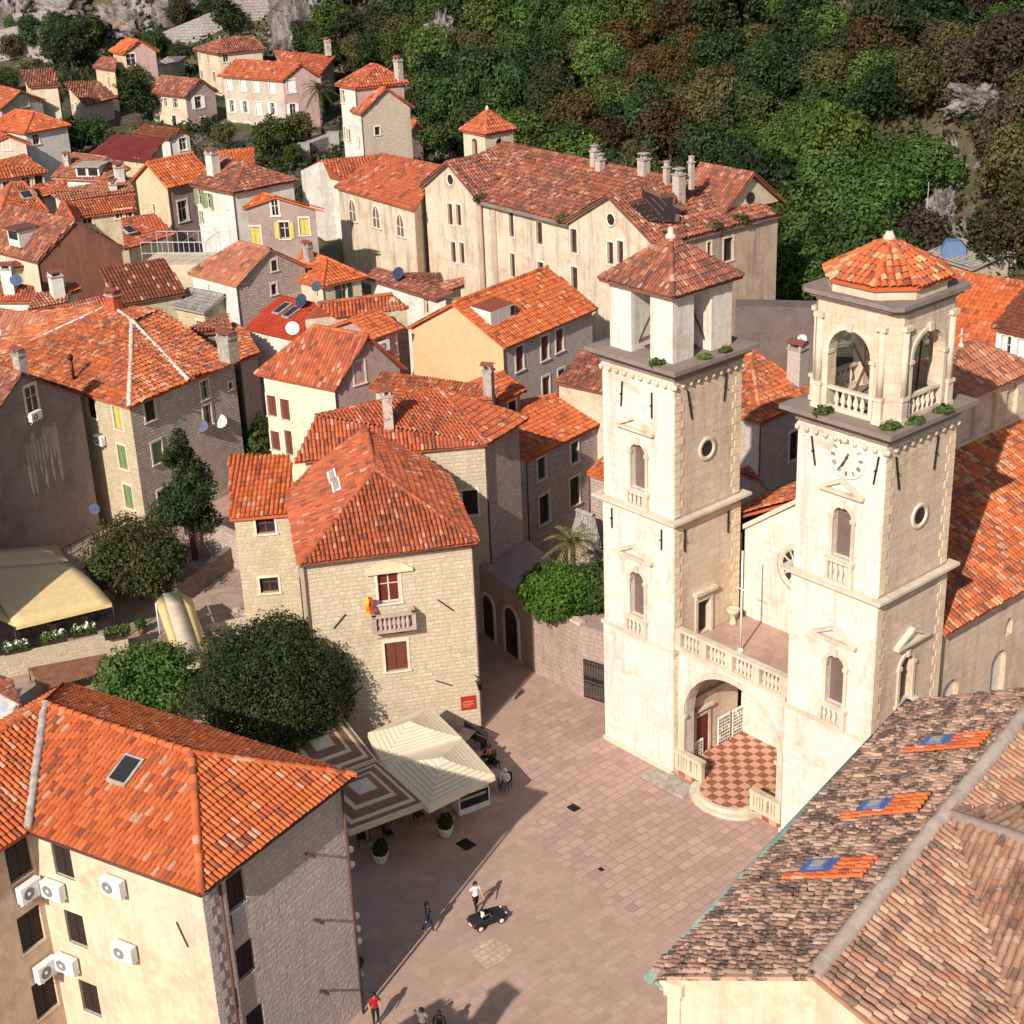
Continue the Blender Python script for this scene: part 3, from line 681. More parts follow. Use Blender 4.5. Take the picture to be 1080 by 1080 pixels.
# ------------------------------------------------------------------ cathedral and bell towers
KF = Frame((7.90, 71.45, 0), (.6465, -.7629)); YV = np.array([.7629, .6465, 0]); XV = np.array([.6465, -.7629, 0])
def kf_front(px, py, y=0.):
    p = hitplane(px, py, KF(0, y, 0), YV)-KF.o; return p @ XV, p[2]
def kf_side(px, py, x=0.):
    p = hitplane(px, py, KF(x, 0, 0), XV)-KF.o; return p @ YV, p[2]
def arc(cx, cz, r, n=10, a0=0., a1=math.pi): return [(cx+r*math.cos(a0+(a1-a0)*i/n), cz+r*math.sin(a0+(a1-a0)*i/n)) for i in range(n+1)]
def spandrel(mb, fr, cx, zs, w, mi=0, y=0., depth=.3):
    """fills the corners of a rectangular opening above its arch, and the soffit"""
    A = arc(cx, zs, w/2, 12)
    for i in range(12):
        (x0, z0), (x1, z1) = A[i], A[i+1]; t = zs+w/2
        if z0 < t-1e-4 or z1 < t-1e-4:
            q = [(x0, z0), (x0, t), (x1, t), (x1, z1)]; mb.poly([fr(a, y, b) for a, b in q], mi, q, True)
        mb.poly([fr(x0, y, z0), fr(x1, y, z1), fr(x1, y+depth, z1), fr(x0, y+depth, z0)], mi, None, True)
def archivolt(mb, cx, zs, w, t=.16, y0=-.09, y1=.02, m=0, n=12):
    A = arc(cx, zs, w/2, n); B = arc(cx, zs, w/2+t, n)
    for i in range(n):
        q = [A[i], A[i+1], B[i+1], B[i]]
        mb.prism(q, y0, y1, m, 'y')
BAL = [(.05, 0), (.075, .03), (.075, .07), (.045, .10), (.10, .30), (.105, .38), (.055, .62), (.045, .72), (.07, .76), (.07, .80)]
def baluster(mb, x, y, z, h=.8, s=1., n=8): mb.lathe((x, y, z), [(r*s, k*h/.8) for r, k in BAL], 0, n)
def arched_window(root, fr, cx, sill, spring, w, bal=True, base=None, fill='infill'):
    m = MB(fr); t = .17
    for s in (-1, 1):
        x0, x1 = sorted((cx+s*w/2, cx+s*(w/2+t))); m.box(x0, x1, -.09, .02, sill, spring)
        m.box(x0-.05, x1+.05, -.14, .02, spring-.12, spring+.06)
    archivolt(m, cx, spring, w, t)
    m.box(cx-.1, cx+.1, -.16, .02, spring+w/2-.02, spring+w/2+.3)
    m.box(cx-w/2-t-.1, cx+w/2+t+.1, -.16, .02, sill-.12, sill)
    o = m.build('window', M['trim'], root)
    p = MB(fr); A = [(cx-w/2, sill), (cx+w/2, sill)]+arc(cx, spring, w/2, 12)
    q = A; p.poly([(a, .28, b) for a, b in q], 0, q); p.build('infill', M[fill], o)
    if bal:
        b = MB(fr); zb = base; zt = sill-.02; h = zt-zb-.34
        b.box(cx-w/2-.3, cx+w/2+.3, -.3, .03, zt-.16, zt-.02); b.box(cx-w/2-.25, cx+w/2+.25, -.26, .03, zb, zb+.16)
        for s in (-1, 1): b.box(cx+s*(w/2+.15)-.09, cx+s*(w/2+.15)+.09, -.24, .03, zb+.16, zt-.16)
        for k in range(4): baluster(b, cx+(k-1.5)*w/3.4, -.13, zb+.16, h, 1.0)
        b.build('balustrade', M['trim'], o)
    return o
def pediment(root, fr, cx, z, w, h, name='pediment'):
    m = MB(fr); m.box(cx-w/2, cx+w/2, -.3, .02, z, z+.14)
    for s in (-1, 1):
        q = [(cx+s*w/2, z+.143), (cx+s*(w/2-.3), z+.143), (cx, z+h-.12), (cx, z+h+.05)]
        m.prism(q if s < 0 else q[::-1], -.28, .02, 0, 'y')
    m.prism([(cx-w/2+.3, z+.145), (cx+w/2-.3, z+.145), (cx, z+h-.13)], -.06, .02, 1, 'y')
    return m.build(name, [M['trim'], M['lime']], root)
def ring(mb, x0, x1, y0, y1, z0, z1, o, m=0):
    """string course round a rectangular shaft"""
    mb.box(x0-o, x1+o, y0-o, y0+.02, z0, z1, m); mb.box(x0-o, x1+o, y1-.02, y1+o, z0, z1, m); mb.box(x0-o, x0+.02, y0+.02, y1-.02, z0, z1, m); mb.box(x1-.02, x1+o, y0+.02, y1-.02, z0, z1, m)
def shaft(root, x0, x1, y0, y1, z0, z1, holes, uvm='lime'):
    """four walls; holes: side -> [(centre, sill, spring, w, arched)]"""
    sides = {'front': ((x0, y0), (x1, y0)), 'right': ((x1, y0), (x1, y1)), 'back': ((x1, y1), (x0, y1)), 'left': ((x0, y1), (x0, y0))}
    for nm, (a, b) in sides.items():
        mb = MB(); A, B = KF(*a, 0), KF(*b, 0); hs = []
        d = (B-A)/np.linalg.norm(B-A); fr = Frame((A[0], A[1], 0), d[:2])
        for cx, sill, spring, w, arched in holes.get(nm, []):
            off = cx-(a[0] if nm == 'front' else a[1]); hs.append((off-w/2, off+w/2, sill, spring+(w/2 if arched else 0), .3))
            if arched: spandrel(mb, fr, off, spring, w)
        mb.wall(A, B, z0, z1, z1, hs, 0, .3)
        mb.build('wall', M[uvm if nm in ('front',) else 'lime_grazing'], root)  # front takes the pale ashlar, other sides the copy painted for grazing light
def quoins(root, side, fr, xs, z0, z1, h=.42):
    k = int((z1-z0)/h)
    for x, s in xs:
        m = MB(fr)
        for i in range(k):
            L = (.62 if i % 2 else .42); q = sorted((x, x+s*L)); m.box(q[0], q[1], -.035, .02, z0+i*h+.02, z0+(i+1)*h-.02)
        m.build('quoins', M['quoin'], root)
S1, S2, S3 = 7.2, 14.37, 22.1
def bell_tower(label, x0, x1, y0, y1, right):
    c = KF((x0+x1)/2, (y0+y1)/2, 0); t = empty('bell_tower', c, label, 'bell tower', 'bell towers of the cathedral')
    ff = Frame(KF(0, y0, 0), XV[:2]); fs = Frame(KF(x1, 0, 0), YV[:2]); F2, F3 = .05, .11
    w2 = (kf_front(672, 630) if not right else kf_front(879, 716)); w3 = (kf_front(672, 495) if not right else kf_front(885.5, 563))
    c2, c3 = w2[0], w3[0]
    W = 1.0
    h2 = dict(front=[(c2, 8.45, 10.5, W, True)]); h3 = dict(front=[(c3, 15.55 if not right else 15.9, 17.5 if not right else 17.85, W, True)])
    if right: h2['right'] = [(2.6, 8.5, 10.4, .95, True)]
    else: h2['right'] = [(2.25, 7.62, 9.5, .95, False)]
    shaft(t, x0, x1, y0, y1, -.2, S1, {}); shaft(t, x0+F2, x1-F2, y0+F2, y1-F2, S1, S2, h2); shaft(t, x0+F3, x1-F3, y0+F3, y1-F3, S2, S3, h3)
    f2 = Frame(KF(0, y0+F2, 0), XV[:2]); f3 = Frame(KF(0, y0+F3, 0), XV[:2]); s2 = Frame(KF(x1-F2, 0, 0), YV[:2]); s3 = Frame(KF(x1-F3, 0, 0), YV[:2]); s1 = fs
    arched_window(t, f2, c2, 8.45, 10.5, W, True, S1+.16); arched_window(t, f3, c3, h3['front'][0][1], h3['front'][0][2], W, True, S2+.24)
    pediment(t, f2, c2-.1, 11.75, 2.5, .75)
    if right: pediment(t, f3, c3-.05, 19.0, 2.35, .7)
    else: pediment(t, f3, c3-.1, 18.7, 2.5, .75)
    if right:
        arched_window(t, s2, 2.6, 8.5, 10.4, .95, True, S1+.16); pediment(t, s2, 2.75, 11.5, 2.4, .75)
    else:
        d = MB(s2); d.box(1.6, 1.78, -.1, .02, 7.55, 9.5); d.box(2.73, 2.9, -.1, .02, 7.55, 9.5); d.box(1.6, 2.9, -.1, .02, 9.5, 9.7); d.box(1.45, 3.05, -.3, .02, 9.95, 10.12); d.box(1.6, 2.9, -.12, .02, 9.7, 9.95)
        dd = d.build('door', M['trim'], t); q = MB(s2); q.box(1.78, 2.73, .26, .3, 7.6, 9.5); q.build('door_leaf', M['dark'], dd)
    # courses, cornice, drops
    m = MB(KF); ring(m, x0, x1, y0, y1, S1-.02, S1+.16, .09); m.build('string_course', M['trim'], t)
    m = MB(KF); ring(m, x0, x1, y0, y1, S2, S2+.12, .16); ring(m, x0, x1, y0, y1, S2+.12, S2+.26, .36); m.build('string_course', M['trim'], t)
    m = MB(KF); a, b, e, g = x0+F3, x1-F3, y0+F3, y1-F3
    ring(m, a, b, e, g, S3-.55, S3-.42, .05)
    k = 9
    for i in range(k+1):
        u = i/k
        for (px, py) in ((a+(b-a)*u, e-.08), (b+.08, e+(g-e)*u)):
            m.lathe((px, py, S3-.62), [(.0, -.16), (.09, -.11), (.12, 0), (.10, .09), (.06, .12)], 0, 8)
    m.build('drop_frieze', M['trim'], t)
    m = MB(KF); o = .62
    m.prism([(a-.1, e-.1), (b+.1, e-.1), (b+.1, g+.1), (a-.1, g+.1)], S3-.3, S3, 0)
    m.prism([(a-.35, e-.35), (b+.35, e-.35), (b+.35, g+.35), (a-.35, g+.35)], S3+.002, S3+.2, 0)
    m.prism([(a-o, e-o), (b+o, e-o), (b+o, g+o), (a-o, g+o)], S3+.2, S3+.42, 0)
    m.build('cornice', M['cornice'], t)
    quoins(t, 'r', s1, [(y0+.0, 1)], .1, S1-.1); quoins(t, 'r', s2, [(y0+.06, 1), (y1-F2, -1)], S1+.2, S2-.1); quoins(t, 'r', s3, [(y0+.12, 1), (y1-F3, -1)], S2+.3, S3-.75)
    # iron anchors
    for fr, x, z, l, dx in ([(f3, c3-1.15, 19.7, 1.3, .1), (f3, c3+.95, 19.6, 1.3, 0), (f2, x0+.75, 12.9, 1.1, 0), (f2, x1-.85, 12.8, 1.1, 0), (s3, 1.3, 19.6, 1.5, -.3), (s3, 3.6, 19.9, 1.4, .15), (s2, .8, 12.7, 1.2, 0), (s2, 4.0, 12.7, 1.2, 0)] if not right else
                            [(f3, 8.35, 19.9, 1.3, -.25), (f3, 11.5, 19.9, 1.3, .2), (s3, 1.2, 19.5, 1.6, -.35), (s3, 3.7, 19.7, 1.5, .15)]):
        m = MB(); m.bar(fr(x, -.05, z), fr(x+dx, -.05, z+l), .045); m.bar(fr(x+dx/2-.01, -.14, z+l*.5), fr(x+dx/2, .05, z+l*.5), .05); m.build('wall_anchor', M['iron'], t)
    # oculus
    oz = 17.75; oy = 2.4 if not right else 2.85
    c = s3(oy, -.03, oz); m = MB(s3); ax = np.array([XV[0], XV[1], 0])
    m.lathe((oy, -.02, oz), [(.62, 0), (.62, .07), (.56, .1), (.42, .1), (.40, .02)], 0, 24, axis=ax); oc = m.build('oculus', M['trim'], t)
    m = MB(s3); m.lathe((oy, -.022, oz), [(.40, .0), (.395, .025)], 0, 24, axis=ax); m.build('pane', M['dark'], oc)
    m = MB(KF); m.box(x0-.08, x1+.05, y0-.12, y0+.02, -.1, .22); m.box(x1-.02, x1+.1, y0-.12, y1, -.1, .22); m.build('plinth', M['trim'], t)
    return t, f3, s3
TL, f3L, s3L = bell_tower('left bell tower with plain square piers under a low tiled pyramid roof', -5.1, 0., 0., 5.0, False)
TR, f3R, s3R = bell_tower('right bell tower with white clock face and domed arcade top under orange tiles', 7.2, 12.15, .1, 5.35, True)
# --- left belfry
zb = S3+.42
m = MB(KF); x0, x1, y0, y1 = -4.65, -.45, .35, 4.5; pw = 1.46
for xa in (x0, x1-pw):
    for ya in (y0, y1-pw): m.box(xa, xa+pw, ya, ya+pw, zb-.05, 25.75)
m.build('piers', M['lime'], TL)
m = MB(KF); m.box(x0-.1, x1+.1, y0-.1, y1+.1, 25.75, 25.98); m.box(x0-.02, x1+.02, y0-.02, y1+.02, 25.6, 25.75); m.build('eaves_band', M['white'], TL)
m = MB(KF); m.box(x0+.9, x1-.9, y0+.9, y1-.9, zb, zb+.12)
m.box(-3.2, -3.05, 2.3, 2.45, zb+.12, 25.6); m.bar((-3.3, .9, zb+.2), (-2.0, .9, 25.2), .05); m.bar((-1.8, 3.9, zb+.2), (-3.0, 3.9, 25.2), .05); m.bar((-.9, 3.2, zb+.2), (-.9, 1.9, 25.3), .05); m.bar((-3.0, 2.4, 24.6), (-1.0, 2.4, 24.6), .08)
m.lathe((-2.0, 2.4, 23.6), [(.5, 0), (.42, .1), (.3, .5), (.22, .75), (.1, .85)], 0, 12); m.build('bell_frame', M['rusty'], TL)
cx, cy = (x0+x1)/2, (y0+y1)/2; o = .34; ez = 25.95
E4 = [KF(cx+sx*(2.1+o), cy+sy*(2.1+o), ez) for sx, sy in ((-1, -1), (1, -1), (1, 1), (-1, 1))]; AP = KF(cx, cy, 27.9)
roof([[E4[i], E4[(i+1) % 4], AP] for i in range(4)], 'r_old', TL, .19, .36, .8, capr=.13)
m = MB(KF); m.lathe((cx, cy, 27.75), [(.3, 0), (.26, .25), (.14, .35), (.16, .5), (.1, .62), (.02, .66)], 0, 10); m.build('finial', M['trim'], TL)
# --- right belfry (chamfered square with arches, drum, tiled octagon)
bx, by, hw = 9.72, 2.75, 2.28; z0b, z1b = S3+.42, 27.35; ch = .5
def octo(h, c): return [(bx-h+c, by-h), (bx+h-c, by-h), (bx+h, by-h+c), (bx+h, by+h-c), (bx+h-c, by+h), (bx-h+c, by+h), (bx-h, by+h-c), (bx-h, by-h+c)]
O = octo(hw, ch); ow = 2.2; zs = 25.2; wmb = MB()
for i in range(8):
    a, b = KF(*O[i], 0), KF(*O[(i+1) % 8], 0); d = b-a; L = np.linalg.norm(d)
    if i % 2 == 0:
        fr = Frame(a, d[:2]); wmb.wall(a, b, z0b-.05, z1b, z1b, [(L/2-ow/2, L/2+ow/2, z0b+.05, zs+ow/2, .5)], 0); spandrel(wmb, fr, L/2, zs, ow, depth=.5)
        # inner face of the pier so that it reads as thick masonry
        for u0, u1 in ((.05, L/2-ow/2), (L/2+ow/2, L-.05)):
            wmb.poly([fr(u0, .5, z0b), fr(u1, .5, z0b), fr(u1, .5, z1b), fr(u0, .5, z1b)], 0, None, True)
        wmb.poly([fr(0, .5, zs+ow/2), fr(L, .5, zs+ow/2), fr(L, .5, z1b), fr(0, .5, z1b)], 0, None, True)
    else: wmb.wall(a, b, z0b-.05, z1b, z1b, (), 0)
wmb.build('belfry_wall', M['lime_grazing'], TR)
for i in range(0, 8, 2):
    a, b = KF(*O[i], 0), KF(*O[(i+1) % 8], 0); d = b-a; L = np.linalg.norm(d); fr = Frame(a, d[:2]); m = MB(fr)
    for u in (.16, L-.16):
        m.box(u-.2, u+.2, -.16, .02, z0b, z0b+1.05); m.box(u-.25, u+.25, -.22, .02, z0b+1.05, z0b+1.2); m.box(u-.25, u+.25, -.2, .02, z0b, z0b+.2)
        m.bar((u, -.02, z0b+1.2), (u, -.02, z1b-.75), .17, 0, 10, .15); m.box(u-.24, u+.24, -.2, .02, z1b-.75, z1b-.55)
    for u in (L/2-ow/2-.1, L/2+ow/2+.1): m.box(u-.1, u+.1, -.07, .02, z0b+.05, zs-.15); m.box(u-.15, u+.15, -.13, .3, zs-.15, zs)
    archivolt(m, L/2, zs, ow, .17, -.08, .02); m.box(L/2-.13, L/2+.13, -.16, .02, zs+ow/2-.05, zs+ow/2+.32)
    w = m.build('arcade', M['trim'], TR)
    m = MB(fr); m.box(L/2-ow/2, L/2+ow/2, .0, .22, z0b+.95, z0b+1.08); m.box(L/2-ow/2, L/2+ow/2, 0, .22, z0b+.05, z0b+.2)
    for k in range(5): baluster(m, L/2+(k-2)*.34, .11, z0b+.2, .75, 1.25)
    m.build('balustrade', M['trim'], w)
m = MB(KF); m.prism(octo(hw+.08, ch), z1b, z1b+.12, 0); m.prism(octo(hw+.2, ch*.8), z1b+.12, z1b+.26, 0); m.prism(octo(hw+.34, ch*.6), z1b+.26, z1b+.45, 0); m.build('cornice', M['cornice'], TR)
m = MB(KF); m.prism(octo(hw-.0, 1.2), z1b+.45, z1b+1.0, 0); m.build('drum', M['trim'], TR)
O2 = [KF(p[0], p[1], z1b+1.02) for p in octo(hw+.16, 1.3)]; AP = KF(bx, by, 29.75)
roof([[O2[i], O2[(i+1) % 8], AP] for i in range(8)], 'r_tower', TR, .29, .38, .75, capr=.16)
m = MB(KF); m.lathe((bx, by, 29.6), [(.3, 0), (.26, .25), (.18, .4), (.12, .5)], 0, 10); m.build('finial', M['trim'], TR)
m = MB(KF); m.box(bx-.04, bx+.04, by-.04, by+.04, 30.1, 31.5); m.box(bx-.34, bx+.34, by-.04, by+.04, 30.95, 31.03); m.build('cross', M['iron'], TR)
m = MB(KF)
for s in (-1, 1): m.bar((bx+s*.9, by-.9, z0b), (bx+s*.9, by+.9, zs), .06); m.bar((bx+s*.9, by+.9, z0b), (bx+s*.9, by-.9, zs), .06)
for k in range(6): m.bar((bx-.9+k*.36, by+1.3, z0b), (bx-1.2+k*.45, by+1.3, zs), .05)
m.box(bx-1.1, bx+1.1, by-.06, by+.06, zs-.1, zs+.1); m.box(bx-.06, bx+.06, by-1.1, by+1.1, zs-.3, zs-.1)
m.lathe((bx, by, zs-1.5), [(.62, 0), (.52, .12), (.36, .6), (.28, .95), (.1, 1.1)], 0, 14); m.build('bell_frame', M['rusty'], TR)
# clock
cxk, czk = 10.05, 20.72; ax = np.array([-YV[0], -YV[1], 0]); m = MB(f3R)
m.lathe((cxk, -.01, czk), [(1.0, 0), (1.0, .05), (.93, .07), (.9, .04)], 0, 32, axis=ax); m.lathe((cxk, -.012, czk), [(.9, .035), (.89, .042)], 0, 32, axis=ax)
clk = m.build('clock_face', M['white'], TR)
m = MB(f3R)
ROM = ['XII', 'I', 'II', 'III', 'IIII', 'V', 'VI', 'VII', 'VIII', 'IX', 'X', 'XI']; gw = {'I': .045, 'V': .085, 'X': .085}
for k, s in enumerate(ROM):
    an = math.pi/2-k*math.pi/6; c0 = np.array([cxk, czk])+.74*np.array([math.cos(an), math.sin(an)]); up = np.array([math.cos(an), math.sin(an)]); rt = np.array([up[1], -up[0]])
    tot = sum(gw[c] for c in s); x = -tot/2; hh = .105
    for c in s:
        g = gw[c]; segs = {'I': [((.5, -1), (.5, 1))], 'V': [((.05, 1), (.5, -1)), ((.5, -1), (.95, 1))], 'X': [((.05, 1), (.95, -1)), ((.05, -1), (.95, 1))]}[c]
        for (a0, b0), (a1, b1) in segs:
            p = c0+rt*(x+g*a0)+up*(hh*b0); q = c0+rt*(x+g*a1)+up*(hh*b1); m.bar((p[0], -.062, p[1]), (q[0], -.062, q[1]), .013, 0, 4)
        x += g
for k in range(60):
    an = k*math.pi/30; m.bar((cxk+.86*math.cos(an), -.06, czk+.86*math.sin(an)), (cxk+.89*math.cos(an), -.06, czk+.89*math.sin(an)), .006, 0, 4)
m.build('numerals', M['iron'], clk)
for l, an, wd, nm in ((.55, R(62), .05, 'hour_hand'), (.82, R(242), .035, 'minute_hand')):
    m = MB(f3R); e = np.array([math.cos(an), math.sin(an)])
    if nm == 'hour_hand': e = np.array([math.cos(R(245)), math.sin(R(245))])
    else: e = np.array([math.cos(R(238)), math.sin(R(238))])
    m.bar((cxk-e[0]*.22, -.09, czk-e[1]*.22), (cxk+e[0]*l*.5, -.09, czk+e[1]*l*.5), wd*.7, 0, 5, wd); m.bar((cxk+e[0]*l*.5, -.09, czk+e[1]*l*.5), (cxk+e[0]*l, -.09, czk+e[1]*l), wd, 0, 5, .012); m.build(nm, M['rusty'], clk)
m = MB(f3R); m.lathe((cxk, -.07, czk), [(.08, 0), (.06, .05)], 0, 10, axis=ax); m.build('hub', M['rusty'], clk)

# --- cathedral body
ctr = KF(3.5, 14, 0); CA = empty('cathedral', ctr, 'pale stone cathedral body behind the two towers, with porch arch, terrace and long orange roof', 'cathedral')
XL, XR, Y0, Y1, EZ, RX, RZ = -3.4, 12.1, 5.02, 32., 10.95, 3.55, 15.2
mb = MB(); A, B = KF(.0, 5.3, 0), KF(7.2, 5.3, 0)
mb.wall(A, B, -.2, 12.55, 12.55, [], 0, .3, (3.55, 15.0)); mb.build('facade', M['lime'], CA)
mb = MB()
def sw(y0, y1, holes):
    A, B = KF(XR-.35, y0, 0), KF(XR-.35, y1, 0); mb.wall(A, B, -.2, EZ-.1, EZ-.1, holes, 0, .3); return Frame(A, YV[:2])
hs = []; arcs = []
for k, (yy, s, sp, w) in enumerate([(1.75, 8.5, 9.0, .7)]+[(y_, 4., 7.0, 1.3) for y_ in (1.6, 5.7, 9.8, 13.9)]+[(yy_, 8.3, 8.9, .7) for yy_ in (6.3, 11., 16.)]):
    hs.append((yy-w/2, yy+w/2, s, sp+w/2, .3)); arcs.append((yy, sp, w, s))
A = KF(XR-.35, 5.35, 0); frs = Frame(A, YV[:2])
hs = [h for i, h in enumerate(hs) if i != 0]; arcs = arcs[1:]
sw(5.35, Y1, hs)
for yy, sp, w, s in arcs: spandrel(mb, frs, yy, sp, w)
mb.wall(KF(XR-.35, Y1, 0), KF(XL, Y1, 0), -.2, EZ, EZ, [], 0, .3, (8.2, 15)); mb.wall(KF(XL, Y1, 0), KF(XL, Y0, 0), -.2, EZ, EZ); mb.wall(KF(XL, Y0+.3, 0), KF(-.2, Y0+.3, 0), -.2, EZ, 12.2)
mb.build('wall', M['lime_grazing'], CA)
for yy, sp, w, s in arcs: m = MB(frs); q = [(yy-w/2, s), (yy+w/2, s)]+arc(yy, sp, w/2, 12); m.poly([(a, .28, b) for a, b in q], 0, q); m.build('blind_arch', M['lime'], CA)
m = MB(frs)
for k in range(70):
    if k*.4 < Y1-5.6: m.lathe((.2+k*.4, -.1, EZ-.42), [(.0, -.12), (.09, -.06), (.1, .05), (.06, .1)], 0, 7)
m.box(0, Y1-5.35, -.2, .02, EZ-.3, EZ-.16); m.build('drop_frieze', M['trim'], CA)
rf = [[KF(XR+.15, 5.36, EZ), KF(XR+.15, Y1, EZ), KF(RX, Y1, RZ), KF(RX, 5.36, RZ)], [KF(XL-.2, 5.36, EZ+.4), KF(RX, 5.36, RZ), KF(RX, Y1, RZ), KF(XL-.2, Y1, EZ+.4)]]
rC = roof(rf, 'r_mix', CA, .27, .46, .75)
m = MB(KF)
for xa, za, xb, zb_ in ((0., 12.5, 3.55, 15.05), (3.55, 15.05, 7.2, 12.5)): m.prism([(xa, za+.02), (xb, zb_+.02), (xb, zb_+.3), (xa, za+.3)], 5.1, 5.75, 0, 'y')
m.build('verge_coping', M['trim'], CA)
# clerestory and its roof
XC = 4.6; pS = KF.o; yA, zA = kf_side(1005, 417, XC); yB, zB = kf_side(1088, 395, XC); zE = (zA+zB)/2; ya, yb = yA-1.5, yB
hsC = [(u-.55, u+.55, 15.0, zE-1.0, .25) for u in np.arange(1.2, yb-ya-.5, 2.0)]
mb = MB(); A, B = KF(XC, ya, 0), KF(XC, yb, 0); fr = Frame(A, YV[:2]); mb.wall(A, B, 13.5, zE, zE, [(h[0], h[1], h[2], h[3]+.55, .25) for h in hsC], 0)
for h in hsC: spandrel(mb, fr, (h[0]+h[1])/2, h[3], 1.1, depth=.25)
for h in hsC: mb.poly([fr(h[0], .24, h[2]), fr(h[1], .24, h[2]), fr(h[1], .24, h[3]+.55), fr(h[0], .24, h[3]+.55)], 0, None, True)
mb.wall(KF(XC, yb, 0), KF(0, yb, 0), 13.5, zE, zE, []); mb.wall(KF(0, yb, 0), KF(0, ya, 0), 13.5, zE, zE); mb.wall(KF(0, ya, 0), KF(XC, ya, 0), 13.5, zE, zE)
mb.build('clerestory', M['lime_grazing'], CA)
zR = zE+1.5
roof([[KF(XC+.3, ya-.3, zE), KF(XC+.3, yb+.3, zE), KF(2.3, yb-2.2, zR), KF(2.3, ya-.3, zR)], [KF(-.3, ya-.3, zE), KF(2.3, ya-.3, zR), KF(2.3, yb-2.2, zR), KF(-.3, yb+.3, zE)], [KF(XC+.3, yb+.3, zE), KF(-.3, yb+.3, zE), KF(2.3, yb-2.2, zR)]], 'r_pink', CA, .3, .5, .6)
fy, fz = kf_side(1013, 372, 2.3); m = MB(KF); m.lathe((2.3, fy, zR), [(.16, 0), (.2, .15), (.1, .3)], 0, 8); m.box(2.26, 2.34, fy-.04, fy+.04, zR+.3, zR+1.1); m.box(2.26, 2.34, fy-.25, fy+.25, zR+.7, zR+.78); m.build('ridge_cross', M['trim'], CA)
# portico: arch wall between the towers, terrace, porch floor
zt = 7.55; Rr = 3.12; zsp = 3.75; cxp = 3.6; mb = MB(); A, B = KF(0, .35, 0), KF(7.2, .35, 0); fr = Frame(A, XV[:2])
mb.wall(A, B, .2, zt-.1, zt-.1, [(cxp-Rr, cxp+Rr, .3, zsp+Rr, .7)], 0); spandrel(mb, fr, cxp, zsp, 2*Rr, depth=.7); mb.build('porch_arch', M['lime'], CA)
m = MB(KF); fr2 = Frame(KF(0, .35, 0), XV[:2]); m.fr = fr2; archivolt(m, cxp, zsp, 2*Rr, .3, -.1, .02, 0, 26)
for s in (-1, 1): m.box(cxp+s*(Rr+.14)-.18, cxp+s*(Rr+.14)+.18, -.1, .02, .4, zsp-.15); m.box(cxp+s*(Rr+.1)-.28, cxp+s*(Rr+.1)+.28, -.16, .02, zsp-.15, zsp+.02)
m.build('archivolt', M['trim'], CA)
m = MB(KF); m.box(.0, 7.2, .36, 5.29, zt-.35, zt); m.build('terrace_floor', M['terrace'], CA)
m = MB(KF); m.box(0, 7.2, .1, .62, zt-.1, zt+.08); m.box(0, 7.2, .18, .52, zt+.95, zt+1.1)
for k in range(5):
    xk = .15+k*1.725; m.box(xk-.17, xk+.17, .16, .54, zt+.08, zt+.95)
    if k < 4:
        for j in range(5): baluster(m, xk+.38+j*.24, .35, zt+.08, .87, 1.15)
m.build('terrace_balustrade', M['trim'], CA)
fl = MB(KF); fl.box(.0, 7.2, .2, 5.29, -.1, .42); fl.build('porch_floor', M['checker'], CA)
m = MB(KF)
def half(r, n=20): return [(cxp-.1+r*math.cos(math.pi+math.pi*i/n), .2+r*.72*math.sin(math.pi+math.pi*i/n)) for i in range(n+1)]
m.prism(half(2.1), -.05, .2, 0); m.prism(half(1.75), .203, .40, 0); m.build('porch_steps', M['trim'], CA)
m = MB(KF); m.poly([(x, y, .424) for x, y in half(1.5)], 0); m.build('step_paving', M['checker'], CA)
for xa, xb in ((.05, 1.95), (5.2, 7.15)):
    m = MB(KF); m.box(xa, xb, .05, .3, .42, .6); m.box(xa-.02, xb+.02, .0, .36, 1.42, 1.58); m.box(xa, xa+.22, .06, .29, .6, 1.42); m.box(xb-.22, xb, .06, .29, .6, 1.42); xm = (xa+xb)/2; m.box(xm-.1, xm+.1, .06, .29, .6, 1.42)
    for j in range(8):
        xx = xa+.32+j*(xb-xa-.64)/7
        if abs(xx-xm) > .14: m.box(xx-.06, xx+.06, .12, .24, .6, 1.42)
    m.build('porch_balustrade', M['cream'], CA)
# door and cornices on the porch side of the left tower
m = MB(s2_ := Frame(KF(0, 0, 0), YV[:2])); m.box(.4, 5.0, -.16, .0, 3.9, 4.08); m.box(1.5, 1.66, -.1, 0, .42, 2.75); m.box(2.62, 2.78, -.1, 0, .42, 2.75); m.box(1.5, 2.78, -.1, 0, 2.75, 2.92); m.box(1.35, 2.95, -.22, 0, 3.12, 3.26); dC = m.build('side_door', M['trim'], CA)
m = MB(s2_); m.box(1.66, 2.13, -.05, 0, .42, 2.75); m.box(2.15, 2.62, -.05, 0, .42, 2.75); m.build('door_leaf', M['wood_door'], dC)
m = MB(KF); m.box(5.6, 6.6, 5.14, 5.3, .42, 2.9); m.box(5.45, 6.75, 5.08, 5.3, 2.9, 3.05); dm = m.build('main_door', M['trim'], CA); m = MB(KF); m.box(5.75, 6.45, 5.1, 5.14, .42, 2.75); m.build('door_leaf', M['door_orange'], dm)
